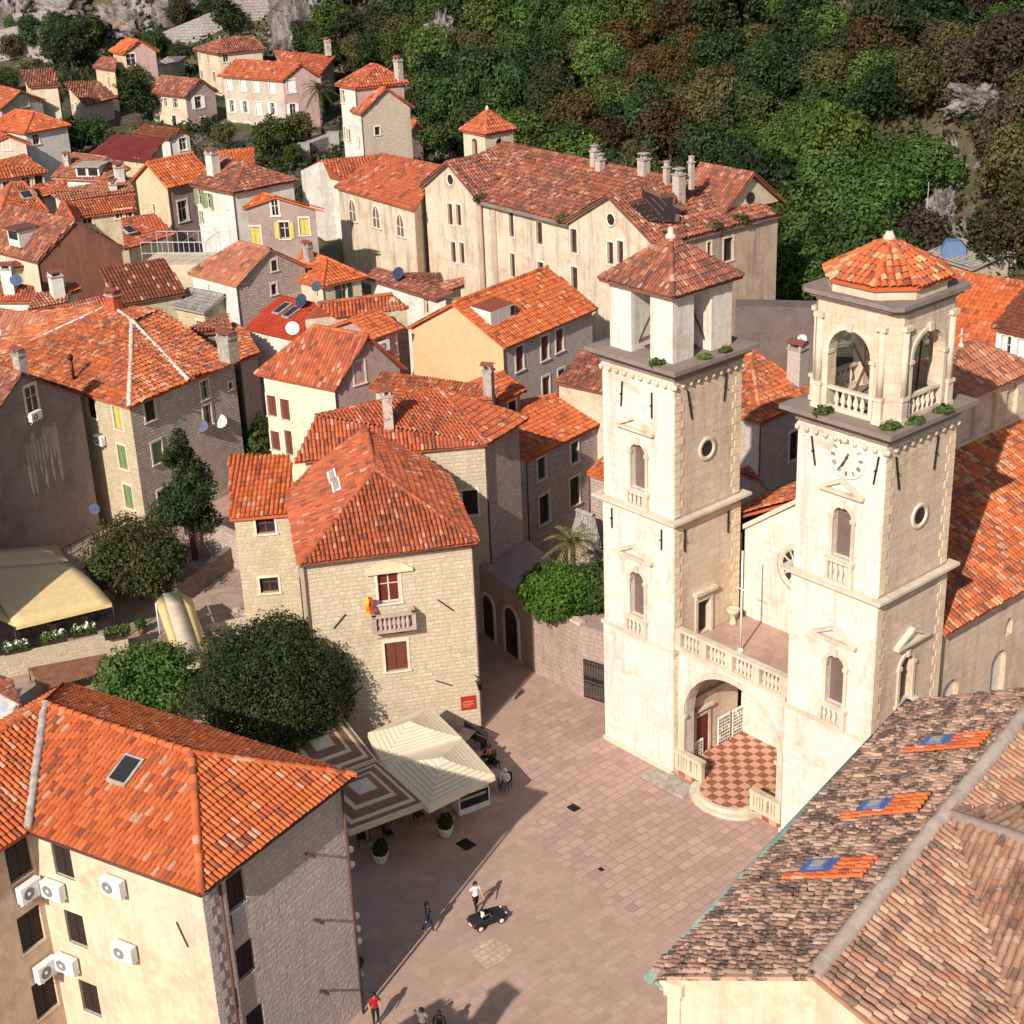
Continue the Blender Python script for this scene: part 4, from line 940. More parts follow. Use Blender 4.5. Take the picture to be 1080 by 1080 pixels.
# rose window on the facade
m = MB(Frame(KF(0, 5.3, 0), XV[:2])); axf = np.array([-YV[0], -YV[1], 0]); m.lathe((3.55, -.01, 11.4), [(1.3, 0), (1.3, .12), (1.15, .16), (1.0, .12), (.98, .03)], 0, 30, axis=axf)
for k in range(12): an = k*math.pi/6; m.bar((3.55+.25*math.cos(an), -.08, 11.4+.25*math.sin(an)), (3.55+1.0*math.cos(an), -.08, 11.4+1.0*math.sin(an)), .05)
m.lathe((3.55, -.02, 11.4), [(.3, 0), (.3, .12), (.2, .12), (.15, .05)], 0, 14, axis=axf); rw = m.build('rose_window', M['trim'], CA)
m = MB(Frame(KF(0, 5.3, 0), XV[:2])); m.lathe((3.55, -.015, 11.4), [(1.0, 0), (.99, .03)], 0, 30, axis=axf); m.build('pane', M['glass'], rw)
# things on terrace and in porch
p = un(781, 687, zt); o = empty('flagpole', p, 'white bare flagpole standing on the cathedral terrace behind its balustrade', 'flagpole'); m = MB(); m.bar(p, p+np.array([0, 0, 5.6]), .06, 0, 10, .045); m.lathe(p, [(.16, 0), (.16, .1), (.08, .2)], 0, 10); m.build('pole', M['whitemetal'], o)
m = MB(); m.bar(p+np.array([0, 0, 3.5])-XV*.35, p+np.array([0, 0, 3.5])+XV*.35, .025); m.build('cross_arm', M['whitemetal'], o)
sf = Frame(KF(0, 0, 0), YV[:2]); p = KF(.25, 4.1, zt); o = empty('stone_font', p, 'small white stone basin standing against the left tower on the terrace', 'basin'); m = MB(); m.lathe(KF(.35, 4.1, zt), [(.22, 0), (.2, .1), (.12, .3), (.14, .55), (.34, .75), (.36, .9), (.28, .9), (.2, .8)], 0, 12); m.build('bowl', M['trim'], o)
def notice(px, py, w, h, x, lab):
    yy, zz = kf_side(px, py, x); fr = Frame(KF(x, 0, 0), YV[:2]); o = empty('notice_board', KF(x, yy, zz-h/2), lab, 'notice board', 'picture boards in the porch')
    m = MB(fr); m.box(yy-w/2, yy+w/2, -.06, 0, zz-h/2, zz+h/2); m.build('panel', M['white_sh'], o); m = MB(fr); nx, nz_ = 6, 9
    for i in range(nx):
        for j in range(nz_):
            if random.random() < .93: m.box(yy-w/2+.07+i*(w-.1)/nx, yy-w/2+.07+(i+.62)*(w-.1)/nx, -.068, -.055, zz-h/2+.08+j*(h-.14)/nz_, zz-h/2+.08+(j+.6)*(h-.14)/nz_, random.choice((0, 0, 0, 1, 2)))
    m.build('pictures', [M['iron'], M['brown_sh'], M['green_sh']], o)
notice(763, 770, .95, 1.95, .08, 'left of the two tall white picture boards right of the porch door'); notice(778, 762, .95, 1.95, .08, 'white picture board in the porch corner, farthest from the square'); notice(734, 796, 1.0, 1.7, .12, 'white picture board behind the left porch railing')
p = KF(5.9, 3.4, .43); o = empty('ramp_mat', p, 'grey sloping ramp board lying on the checkered porch floor', 'ramp'); m = MB(KF); m.poly([(4.9, 4.2, .46), (4.9, 3.0, .46), (6.9, 3.0, .8), (6.9, 4.2, .8)], 0); m.prism([(4.9, .43), (6.9, .43), (6.9, .79), (4.9, .455)], 3.0, 4.2, 0, 'y'); m.build('board', M['mortar_grey'], o)
p = KF(.9, -.9, .0); o = empty('ramp', p, 'grey stone access ramp beside the round porch steps', 'ramp'); m = MB(KF); m.prism([(-1.2, .0), (2.0, .0), (2.0, .2), (-1.2, .03)], -1.35, -.2, 0, 'y'); m.build('slope', M['mortar_grey'], o)
# ------------------------------------------------------------------ near buildings
def v3(xy, z): return np.array([xy[0], xy[1], z])
# L-shaped corner building, bottom left
ze, zr = 11.8, 13.85; Kp, Rp, IN, BK = (un(*q, ze) for q in ((212, 942), (374, 817), (30, 876), (70, 722))); APX, JN = un(202, 794, zr), un(48, 743, zr)
d = (Kp-Rp)/np.linalg.norm(Kp-Rp)*14; WE, WB, WR = IN+d, BK+d, JN+d
poly = [Kp, Rp, BK, WB, WE, IN]
W = inset(poly, .4); h = House(); g0 = -.3
def rough(mk): return mk
walls = [(W[0], W[1], g0, ze-.02, ze-.02, None, 'stone_side'), (W[1], W[2], g0, ze-.02, ze-.02, None, 'stone_grey'), (W[2], W[3], g0, ze-.02, ze-.02, None, None),
         (W[3], W[4], g0, ze-.02, ze-.02, None, None), (W[4], W[5], g0, ze-.02, ze-.02, None, 'pinkbeige'), (W[5], W[0], g0, ze-.02, ze-.02, None, 'creamyellow')]
M['pinkbeige'] = plaster('pink_beige_plaster', (.62, .46, .34), (.4, .28, .2), .3); M['creamyellow'] = plaster('cream_yellow_plaster', (.61, .53, .39), (.40, .29, .2), .5)
faces = [[Kp, APX, JN, IN], [Kp, Rp, APX], [Rp, BK, JN, APX], [IN, JN, WR, WE], [BK, WB, WR, JN]]
wins = [(66, 908, 1.0, 1.55, 'black'), (80, 980, 1.0, 1.6, 'black'), (95, 1053, 1.0, 1.6, 'black'), (249, 939, .95, 1.5, 'black'), (259, 1012, .95, 1.5, 'black'), (270, 1080, .95, 1.5, 'black'),
        (20, 906, 1.15, 1.7, 'black'), (33, 980, 1.15, 1.7, 'black'), (48, 1050, 1.15, 1.7, 'black')]
F1 = finish(h, 'L-shaped cream and rough stone building with hipped orange roof at lower left of square', walls, faces, 'stone_grey', 'r_new', wins, tile=(.235, .43, .85), jit=.35, sur=False)
skylight(F1, 134, 815, .75, 1.1)
mg = MB(); V, F = caps(JN+np.array([0, 0, .06]), IN+np.array([0, 0, .1]), .17, .5)
mesh_np('valley_gutter', V-np.array(wloc(F1.roof)), F, M['mortar_grey'], F1.roof, org=1)
m = MB()
for a, b in ((IN, Kp), (Kp, Rp)):
    m.bar(a+np.array([0, 0, -.12]), b+np.array([0, 0, -.12]), .075, 0, 8)
kx = Kp+(Rp-Kp)*.045+(APX-Kp)*np.array([.06, .06, 0]); 
m.bar(v3(W[0], 11.6)+np.array([.55, .62, 0]), v3(W[0], 0)+np.array([.55, .62, 0]), .06, 0, 8); m.bar(v3(W[1], 11.6)+np.array([.05, -.2, 0]), v3(W[1], 0)+np.array([.05, -.2, 0]), .06, 0, 8)
m.build('gutter', M['rusty'], F1.root)
m = MB(); kk = W[0]; dk = (W[1]-W[0])/np.linalg.norm(W[1]-W[0]); di = (W[5]-W[0])/np.linalg.norm(W[5]-W[0])
fr = Frame((W[0][0], W[0][1], 0), dk); m.fr = fr
for i in range(28): L = .55 if i % 2 else .36; m.box(-.03, L, -.035, .02, i*.42, i*.42+.39)
m.build('quoins', M['stone_side'], F1.root)
for (px, py, l) in ((322, 900, .5), (331, 970, .5), (337, 1045, .5)):
    m = MB(); p, x, n = wall_point(F1, px, py); m.bar(p, p+n*.28+np.array([*(x[:2]*.25), 0])+np.array([0, 0, -.25]), .07, 0, 4); m.build('wall_bracket', M['rusty'], F1.root)
for (px, py) in ((245, 985), (250, 1062)):
    m = MB(); p, x, n = wall_point(F1, px, py); m.bar(p+n*.06, p+n*.06+np.array([0, 0, .9]), .03); m.build('wall_bracket', M['rusty'], F1.root)
m = MB(); p, x, n = wall_point(F1, 199, 998); m.bar(p+n*.05, p+n*.05+np.array([x[0]*-.4, x[1]*-.4, 1.]), .03)
m.build('wall_bracket', M['rusty'], F1.root)
for i, (px, py, lab) in enumerate(((26, 937, 'white air conditioner on pink wall beside the top left window'), (61, 935, 'white air conditioner in the inner corner at top floor height'), (124, 931, 'white air conditioner alone high on the cream facade under the eave'),
                    (44, 1020, 'white air conditioner above lowest window of the pink wall'), (75, 1013, 'white air conditioner in inner corner one floor below the top'), (136, 1000, 'white air conditioner midway down the cream facade over a pipe'))): ac_unit(F1, px, py, lab, 1.0, .72)
# palace
C1 = quad_house('pale stone palace with stone balcony and large hipped red roof behind the cafe umbrellas', (504, 573), (473, 503), (316, 596), 'hip', (395.6, 495), (383, 438), zf=11.5, wm='stone_cream', rm='r_red', z0=-.3, pitch=.5,
    wins=[(410, 620, 1.15, 1.75, 'door'), (418, 692, 1.2, 1.75, 'brown')], tile=(.235, .42, .85), ov=.3)
skylight(C1, 352, 505, 1.5, .28, ('white_sh', 'mortar_grey')); skylight(C1, 356, 514, 1.5, .28, ('white_sh', 'mortar_grey'))
p, x, n = wall_point(C1, 414, 652); fr = Frame(p, x); m = MB(fr); m.box(-1.15, 1.15, -.85, 0, -.42, -.25); m.box(-1.15, 1.15, -.85, -.65, .5, .64)
for s in (-1, 1): m.box(s*1.05-.1, s*1.05+.1, -.85, -.65, -.25, .5); m.box(s*1.05-.1, s*1.05+.1, -.85, 0, .5, .64) ; m.prism([(-.8, -.42), (0, -.42), (0, -.95)], s*.75-.12, s*.75+.12, 0, 'x')
for k in range(7): baluster(m, -.72+k*.24, -.75, -.25, .75, 1.25)
for s in (-1, 1):
    for k in (1, 2): baluster(m, s*1.05, -.75+k*.25, -.25, .75, 1.1)
m.build('balcony', M['balc'], C1.root)
m = MB(fr); m.box(-1.25, 1.25, -.2, 0, 2.75, 2.9); m.prism([(-1.2, 2.9), (1.2, 2.9), (.75, 3.25), (0, 3.4), (-.75, 3.25)], -.15, 0, 0, 'y'); m.build('door_pediment', M['peachtrim'], C1.root) if 'peachtrim' in M else m.build('door_pediment', M['quoin'], C1.root)
p2, _, _ = wall_point(C1, 417, 668); fq = Frame(p2, x); m = MB(fq); m.box(-1.1, 1.1, -.18, 0, -.05, .07); m.build('window_cornice', M['quoin'], C1.root)
for (px, py, dx, dz) in ((358, 655, .7, .75), (470, 638, -.8, .75), (375, 730, .8, .6), (468, 720, -.9, .45)):
    m = MB(); q, xx, n = wall_point(C1, px, py); m.bar(q+n*.05-x*dx*.5+np.array([0, 0, -dz*.5]), q+n*.05+x*dx*.5+np.array([0, 0, dz*.5]), .035); m.build('wall_anchor', M['iron'], C1.root)
a_, b_ = C1.poly[0], C1.poly[1]; m = MB(); E0 = un(504, 573, 11.5); E1 = un(316, 596, 11.5); m.bar(E0+np.array([0, 0, -.1]), E1+np.array([0, 0, -.1]), .07, 0, 8)
q, xx, n = wall_point(C1, 325, 640); m.bar(v3(q, 11.4)+n*.08, v3(q, 0)+n*.08, .055, 0, 8); m.build('gutter', M['rusty'], C1.root)
# flag, sign, lamp on the palace
q, x, n = wall_point(C1, 388, 636); o = empty('flag', q, 'red and yellow flag hanging on pole left of the stone balcony', 'flag'); m = MB(); t1 = q+n*.8+np.array([0, 0, .75]); m.bar(q, t1, .025); m.build('pole', M['iron'], o)
m = MB(); fm = [(0, 0), (0, .5)]
for k, mi in ((0, 0), (1, 1)):
    pts = []
    for j in range(7):
        t = j/6; w = .12*math.sin(j*1.7); pts.append((t1-n*.25+x*(k*.2-.2+w*.3)+np.array([0, 0, -t*1.0-.15]), t1-n*.25+x*(k*.2+w*.3)+n*.12*math.sin(j+k)+np.array([0, 0, -t*1.0-.15])))
    for j in range(6): m.poly([pts[j][0], pts[j+1][0], pts[j+1][1], pts[j][1]], mi, None, True)
fo = m.build('cloth', [plain('flag_yellow', (.75, .42, .03)), plain('flag_red', (.6, .04, .02))], o)
md = fo.modifiers.new('thick', 'SOLIDIFY'); md.thickness = .012
q, x, n = wall_point(C1, 494, 741); fr = Frame(q, x); m = MB(fr); m.box(-.42, .42, -.06, 0, -.42, .42); m.box(-.3, .3, -.075, -.06, .05, .12, 1); m.box(-.3, .3, -.075, -.06, -.1, -.04, 1); m.box(-.3, .1, -.075, -.06, -.22, -.17, 1)
tag(m.build('wall_sign', [plain('sign_red', (.38, .03, .02)), plain('sign_gold', (.5, .22, .08))]), 'small dark red sign on the palace wall near its right corner', 'sign')
q, x, n = wall_point(C1, 500.5, 712); o = empty('street_lamp', q, 'black lantern on bracket at the right corner of the palace', 'street lamp'); m = MB(Frame(q, x)); m.bar((0, 0, 0), (.15, -.6, .1), .03); m.bar((0, 0, -.4), (.12, -.5, .05), .02); m.build('bracket', M['iron'], o)
m = MB(Frame(q, x)); m.lathe((.17, -.62, -.35), [(.09, -.28), (.2, .2), (.22, .22), (.06, .4), (.02, .5)], 0, 6); m.build('lantern', M['iron'], o)
# small house left of the palace
C3 = quad_house('narrow stone house with bright corrugated orange roof attached left of the palace', (242, 547.5), (313, 542), (241, 480), 'shed', r1=(306, 479.5), zf=9.2, wm='stone_yellow', rm='r_new', z0=-.3, pitch=.3, ov=.25,
    wins=[(280, 555, 1.1, .95, 'dark'), (284, 617, 1.1, 1.0, 'dark')], tile=(.27, .48, .9), jit=.2)
# house behind the palace
C2 = quad_house('cream house with long hipped red roof directly behind the palace', (514, 468), (310, 487), (557, 441), 'hip', (462, 410), None, zf=12.6, wm='stone_cream', wb='stone_pink', rm='r_red', z0=-.3, pitch=.42, ov=.3, tile=(.23, .42, .8), wins=[(496, 530, .9, 1.6, 'black')])
chimney(C2, 410, 450, .55, .55, 1.9, 'stone_pink')
C2b = quad_house('long low orange roofed house between red roofed house and peach gable', (520, 424), (388, 410), (510, 406), 'shed', r1=(403, 392), zf=12.2, wm='cream', rm='r_mix', z0=0, pitch=.4)
chimney(C2b, 516, 418, .6, .5, 1.7, 'mortar_grey')
C4 = quad_house('pale stone house with green shuttered windows beside the left bell tower', (555.6, 485.6), (636, 445.5), None, 'gable', zf=8.6, depth=7.5, wm='stone_pink', rm='r_new', z0=-.3, pitch=.36, ov=.2, jit=.3,
    wins=[(571, 494, .8, 1.45, 'dgreen'), (606, 477, .8, 1.45, 'dgreen'), (574, 537, 1.05, 2.0, 'black'), (606, 518, 1.05, 2.0, 'black')])
quad_house('small cream house with old tiles tucked behind the left bell tower', (585, 403), (640, 415), None, 'gable', zf=11, depth=7, wm='cream', rm='r_old', z0=0, pitch=.4, ov=.2)
quad_house('tiny terrace house with orange tiles between peach house and green shuttered house', (527, 424), (556, 411), None, 'gable', zf=11.4, depth=4, wm='purple', rm='r_new', z0=0, wins=[(540, 432, .8, 1.2, 'black')])
quad_house('lean-to with a few orange tiles against the left tower', (619, 499), (640, 506), None, 'gable', zf=8.2, depth=4, wm='stone', rm='r_new', z0=0, pitch=.35, ov=.15)
quad_house('low stone shed with pitched stone top beside the left tower and palm', (622, 590), (640, 597), (598, 575), 'gable', (618, 538), zf=4.0, wm='stone_pink', rm='r_grey', z0=-.2, ov=.15, wins=[])
# bottom right weathered roof
ze = 13.0; G0, G1 = un(690, 1030, ze), un(960, 742, ze); RN = un(858, 1030, ze+2.5); gd = G1-G0; u = gd/np.linalg.norm(gd); nrm = np.array([u[1], -u[0], 0]); 
off = (RN-G0)-u*((RN-G0) @ u); wid = np.linalg.norm(off[:2]); RN = G0+nrm*wid+np.array([0, 0, 2.5]); RF = RN+gd
def plane_pt(px, py, P0, n): return hitplane(px, py, P0, n)
E0, E1 = RN+nrm*wid-np.array([0, 0, 2.5]), RF+nrm*wid-np.array([0, 0, 2.5]); n2 = newell([RN, RF, E1, E0])
J = hitplane(1004, 862, RN, n2); t = (J-RN) @ u; J = RN+u*t
Q = hitplane(1078, 1100, RN, n2); J2 = J+nrm*9+np.array([0, 0, -.15])
n3 = newell([J, Q, J2]); Q2 = J2+(Q-J)
faces = [[G0, G1, RF, RN], [RN, J, Q, E0] if ((Q-E0) @ u) > 0 else [RN, J, Q], [J, J2, Q2, Q], [J, RF, E1, J2]]
h = House(); poly = [G0, E0, E1, G1]; poly = poly if area(poly) > 0 else poly[::-1]; W = inset(poly, .4); Wd = {}
walls = []
for i in range(4):
    a, b = W[i], W[(i+1) % 4]; top = (np.linalg.norm(b-a)/2, ze+2.33) if np.linalg.norm(b-a) < 13 else None
    walls.append((a, b, -.3, ze-.02, ze-.02, top, None))
BR = finish(h, 'church with weathered mottled brown tile roof, green gutter and cream gable at lower right', walls, faces, 'creamyellow', 'r_aged', [], cat='church', name='church', tile=(.25, .42, .85), cap=None)
bpy.data.objects.remove(BR.roof)
BR.roof = roof([faces[0]], 'r_aged', BR.root, .25, .40, .85, cap=None, jit=1.6); BR.faces = [faces[0]]
roof(faces[1:], 'r_pale', BR.root, .27, .46, .9, cap=None, jit=.8, name='side_roof')
def ridge_band(a, b, r, mat, par, nm='ridge'):
    V, F = caps(a, b, r, .6, .15); mesh_np(nm, V-np.array(wloc(par)), F, M[mat], par, org=1)
ridge_band(RF, RN, .28, 'mortar_old', BR.roof) if 'mortar_old' in M else ridge_band(RF, RN, .28, 'cornice', BR.roof)
ridge_band(J, J2, .22, 'cornice', BR.roof); ridge_band(J, Q, .13, 'mortar_grey', BR.roof)
m = MB(); o_ = -nrm*.12; m.bar(G0+o_-u*.15+np.array([0, 0, -.05]), G1+o_+u*.1+np.array([0, 0, -.05]), .19, 0, 10); m.bar(G0+o_-u*.05+np.array([0, 0, -.1]), G0+nrm*.5-u*(-.4)+np.array([0, 0, -.8]), .06, 0, 8); m.bar(G0+nrm*.5+u*.4+np.array([0, 0, -.8]), G0+nrm*.5+u*.4+np.array([0, 0, -12]), .06, 0, 8)
m.build('gutter', M['copper'], BR.root)
m = MB(Frame(G0+u*.4+nrm*.4, nrm[:2])); m.box(-.3, .5, -.25, .02, -.55, -.15); m.box(-.2, .4, -.16, .02, -.8, -.55); m.box(-.1, .35, -.1, .02, -3, -.8); m.build('cornice_end', M['quoin'], BR.root)
def roof_hatch(px, py, lab):
    p, n = on_roof(BR, px, py); p = p+n*.12; d = n*n[2]-np.array([0, 0, 1.]); d /= np.linalg.norm(d); a = np.cross(d, n); a = a if a @ u > 0 else -a; m = MB()
    def bx(x0, x1, t0, t1, z0, z1, mi):
        v = [p+a*x+d*t+n*z for z in (z0, z1) for x, t in ((x0, t0), (x1, t0), (x1, t1), (x0, t1))]
        for f in ((3, 2, 1, 0), (4, 5, 6, 7), (0, 1, 5, 4), (1, 2, 6, 5), (2, 3, 7, 6), (3, 0, 4, 7)): m.poly([v[k] for k in f], mi, None, True)
    bx(-.55, .45, -.75, .6, .02, .16, 0); bx(-.3, .24, -.38, .28, .161, .24, 3); bx(-.22, .16, -.28, .18, .241, .26, 1)
    o = m.build('roof_window', [M['blue'], M['mortar_grey'], M['white_sh'], M['bluegrey']], BR.roof); o['label'] = lab
    f4 = [p+a*(-.85)+d*.95+n*.015, p+a*(-.4)+d*.95+n*.015, p+a*(-.4)+d*(-1.6)+n*.015, p+a*(-.85)+d*(-1.6)+n*.015]
    V, F, A = tile_face(f4, .25, .42, .8); f5 = [p+a*(-.85)+d*(-.8)+n*.015, p+a*.5+d*(-.8)+n*.015, p+a*.5+d*(-2.1)+n*.015, p+a*(-.85)+d*(-2.1)+n*.015]
    V2, F2, A2 = tile_face(f5, .25, .42, .8); V = np.concatenate([V, V2]); F = np.concatenate([F, F2+len(V)-len(V2)]); A = np.concatenate([A, A2])
    mesh_np('new_tiles', V+n*.05-np.array(wloc(BR.roof)), F, M['r_new'], BR.roof, A, org=1)['label'] = 'patch of new orange tiles round roof window'
for q in ((866, 920), (925, 856), (990, 788)): roof_hatch(*q, 'roof window with blue membrane')
# convent
ze = CVZ = 14.0; L1, R1_, L2, R2, RT = (un(*q, ze) for q in ((448, 196), (512, 209), (605, 233), (692, 257), (834, 226)))
du = (R2-L1)/np.linalg.norm(R2-L1); dv = RT-R2; dv = dv-du*(dv @ du); LEN = np.linalg.norm(R2-L1); DEP = np.linalg.norm(dv); dv /= DEP
def cv(a, b, z=ze): return np.array([*(L1+du*a+dv*b)[:2], z])
s1, s2 = (R1_-L1) @ du, (L2-L1) @ du; PIT_C = .46; RH = PIT_C*DEP/2
P0, P1, P2, P3 = cv(-.2, -.3), cv(LEN+.4, -.3), cv(LEN+.4, DEP), cv(-.2, DEP); RA, RB = cv(3, DEP/2, ze+RH), cv(LEN-DEP/2, DEP/2, ze+RH)
def apx(a0, a1, px): m_ = (a0+a1)/2; return m_, zat(px[1], cv(m_, 0)[:2])
m1, a1z = apx(0, s1, (475, 170)); m2, a2z = apx(s2, LEN, (646, 205)); 
z3 = ze+PIT_C*3.3
faces = [[cv(s1, -.3), cv(s2, -.3), cv(s2, 3, z3), cv(s1, 3, z3)], [cv(1.0, 3, z3), cv(LEN-2.9, 3, z3), RB, RA], [P1, P2, RB], [P2, P3, RA, RB], [P3, P0, RA]]
faces += [[cv(-.4, -.5), cv(m1, -.5, a1z), cv(m1, DEP/2, a1z), cv(-.4, DEP/2-2)], [cv(s1+.4, -.5), cv(s1+.4, 3), cv(m1, DEP/2, a1z), cv(m1, -.5, a1z)]]
faces += [[cv(s2-.4, -.5), cv(m2, -.5, a2z), cv(m2, DEP/2, a2z), cv(s2-.4, 3)], [cv(LEN+.4, -.5), cv(LEN+.4, 3), cv(m2, DEP/2, a2z), cv(m2, -.5, a2z)]]
h = House(); w = lambda a, b: cv(a, b)[:2]; g0 = -1
walls = [(w(0, 0), w(s1, 0), g0, ze, ze, (m1, a1z-.1), None), (w(s1, .25), w(s2, .25), g0, ze, ze, None, None), (w(s2, 0), w(LEN, 0), g0, ze, ze, ((LEN-s2)/2, a2z-.1), None),
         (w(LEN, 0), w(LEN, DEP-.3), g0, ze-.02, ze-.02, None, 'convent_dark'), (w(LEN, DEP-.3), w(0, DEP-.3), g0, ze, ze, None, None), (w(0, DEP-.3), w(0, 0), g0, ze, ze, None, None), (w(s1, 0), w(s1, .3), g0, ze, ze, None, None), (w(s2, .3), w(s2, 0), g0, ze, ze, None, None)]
wins = [(475, 226, .75, 2.0, 'dark'), (484, 227, .75, 2.0, 'dark'), (478.5, 266, .75, 2.0, 'dark'), (487.5, 267, .75, 2.0, 'dark'), (569, 246, .85, 2.0, 'dark'), (600.5, 253, .85, 2.1, 'dark'), (570.5, 288, .85, 2.0, 'dark'), (601, 292, .85, 2.0, 'dark'),
        (644, 267, .75, 1.9, 'dark'), (654.5, 266, .75, 1.9, 'dark'), (748, 262, .45, 1.1, 'dark'), (768, 263, 1.1, 2.0, 'hole'), (539.5, 237, .7, 2.2, 'dark'), (541, 280, .7, 2.2, 'dark')]
CV = finish(h, 'large stained cream convent with two front gables and a collapsed patch in its old roof', walls, faces, 'convent', 'r_old', wins, cat='convent', name='convent', tile=(.34, .52, .8), cap='tile', jit=1.5)
m = MB(Frame(cv(0, 0, 0), du[:2]))
for mm, az_ in ((m1, a1z), (m2, a2z)):
    axn = np.array([-dv[0], -dv[1], 0]); m.lathe((mm, -.01, ze+1.2 if mm == m1 else ze+1.1), [(.62, 0), (.62, .08), (.5, .1), (.48, .03)], 0, 18, axis=axn); m.lathe((mm, -.012, ze+1.2 if mm == m1 else ze+1.1), [(.48, .03), (.47, .035)], 1, 18, axis=axn)
m.build('round_window', [M['frame'], M['dark']], CV.root)
m = MB(Frame(cv(0, 0, 0), du[:2])); m.box(s1, s2, -.35, .25, ze-.35, ze-.02); m.box(LEN-.02, LEN+.35, 0, DEP, ze-.35, ze-.03)
for (a, b, c_, z_) in ((-.3, m1, 0, a1z), (s1+.3, m1, 0, a1z), (s2-.3, m2, 0, a2z), (LEN+.3, m2, 0, a2z)):
    q = [(a, ze-.3), (b, z_-.25), (b, z_-.02), (a, ze-.05)]; m.prism(q if a < b else q[::-1], -.35, .02, 0, 'y')
m.build('cornice', M['cornice'], CV.root)
m = MB(Frame(cv(0, 0, 0), du[:2])); m.box(s1-.35, s1+.25, -.12, .02, g0, ze-.4); m.box(s1+1.6, s1+2.1, .1, .27, g0, ze-.4); m.build('stained_pilaster', M['convent_dark'], CV.root)
# side pediment, chimneys and the collapsed roof patch
pg = hitplane(791, 206, cv(LEN-1.3, 0), du); ga = (pg-L1) @ dv; fr = Frame(cv(LEN-1.3, ga, 0), dv[:2]); m = MB(fr); bz = ze+.55
m.prism([(-3.6, bz), (3.6, bz), (0, bz+2.8)], 0, .3, 0, 'y'); m.lathe((0, -.02, bz+.9), [(.5, 0), (.5, .06), (.4, .08), (.38, .03)], 1, 16, axis=np.array([du[0], du[1], 0])); m.build('pediment_wall', [M['cream'], M['dark']], CV.root)
tmp = [[fr(-4., -.5, bz-.1), fr(0, -.5, bz+3.05), fr(0, 6, bz+3.05), fr(-4., 6, bz-.1)], [fr(4., -.5, bz-.1), fr(4., 6, bz-.1), fr(0, 6, bz+3.05), fr(0, -.5, bz+3.05)]]
roof(tmp, 'r_old', CV.root, .34, .52, .8, name='pediment_roof')
for px, py, w_, h_ in ((679, 186, 1.1, 1.7), (703, 196, .6, 1.8), (716, 210, 1.1, 2.4), (729, 192, .55, 1.9), (627, 176, .8, 1.6), (633, 181, .9, 1.2)): chimney(CV, px, py, w_*.72, w_*.72, h_*.85, 'stone_grey', 'pots')
pc, nc = on_roof(CV, 697, 222); m = MB()
ring_ = []
for k in range(12):
    an = 2*math.pi*k/12; rr = 1.9*(1+.3*math.sin(3*k)+.22*math.sin(7*k+1)); dd = nc*nc[2]-np.array([0, 0, 1.]); dd /= np.linalg.norm(dd); aa = np.cross(dd, nc); ring_.append(pc+aa*rr*math.cos(an)*1.1+dd*rr*.85*math.sin(an)+nc*.22)
m.poly(ring_, 0, None, True)
for k in range(12):
    a, b = ring_[k], ring_[(k+1) % 12]; e = (a+b)/2-pc; e /= np.linalg.norm(e); m.poly([a, b, b+e*.35+nc*.18, a+e*.35+nc*.22], 1, None, True)
for k in (-1, 0, 1): m.bar(pc+aa*k*.7-dd*1.5+nc*.24, pc+aa*k*.7+dd*(.3+.4*k)+nc*.24, .05, 2)
m.build('collapsed_patch', [M['dark'], M['r_old'], M['bark']], CV.roof)
# convent church (three pointed windows) and its annex
CH_ = quad_house('cream church with three pointed windows and plain red roof adjoining the convent', (437.5, 222), (352, 197), (466, 174), 'shed', r1=(401, 161), zf=12.2, wm='convent', rm='r_red', pitch=.42, ov=.3, cat='church', name='church', z0=-1, jit=.2, tile=(.34, .5, .5))
def gothic(hh, px, py, w=1.2, s=1.5):
    p, x, n = wall_point(hh, px, py); fr = Frame(p, x); m = MB(fr); hw = w/2
    def og(k): return [(-hw*k, -s*.6), (hw*k, -s*.6), (hw*k, 0)]+[(hw*k*math.cos(t_)-0*(1), 1.35*hw*k*2*math.sin(t_*.9)/1.3) for t_ in (.4, .8, 1.2)]+[(0, 1.95*hw*k)]+[(-hw*k*math.cos(t_), 1.35*hw*k*2*math.sin(t_*.9)/1.3) for t_ in (1.2, .8, .4)]+[(-hw*k, 0)]
    A, B = og(1.3), og(1.); 
    for i in range(len(A)): j = (i+1) % len(A); m.prism([B[i], B[j], A[j], A[i]][::-1], -.06, .02, 0, 'y')
    m.box(-hw*1.5, hw*1.5, -.18, .02, -s*.6-.14, -s*.6); o = m.build('window', M['frame'], hh.root); g = MB(fr); g.poly([(a, -.03, b) for a, b in B], 0); g.bar((0, -.04, -s*.6), (0, -.04, 1.8*hw), .05, 1, 4); g.bar((-hw, -.04, 0), (hw, -.04, 0), .05, 1, 4); g.build('pane', [M['infill'], M['frame']], o)
for q in ((372, 223), (397, 230), (422.5, 239)): gothic(CH_, *q)
quad_house('white annex with small dormer and red roof at the left end of the church', (364, 190), (318, 180), (398, 163), 'shed', r1=(338, 169), zf=11, wm='white', rm='r_red', pitch=.35, z0=-1, jit=.2, wins=[(335, 210, 1.0, 1.4, 'green'), (350, 215, .5, 6, 'brown')])
tur = un(516, 168, 15.5); o = empty('bell_turret', (tur[0], tur[1], 8), 'small cream bell turret with red pyramid roof behind the convent', 'bell turret'); th = 1.75; fr = Frame((tur[0], tur[1]+2, 0), du[:2]); zt_ = zat(138, fr(0, 0, 0)[:2]); mb = MB(); cr = [(-th, -th), (th, -th), (th, th), (-th, th)]
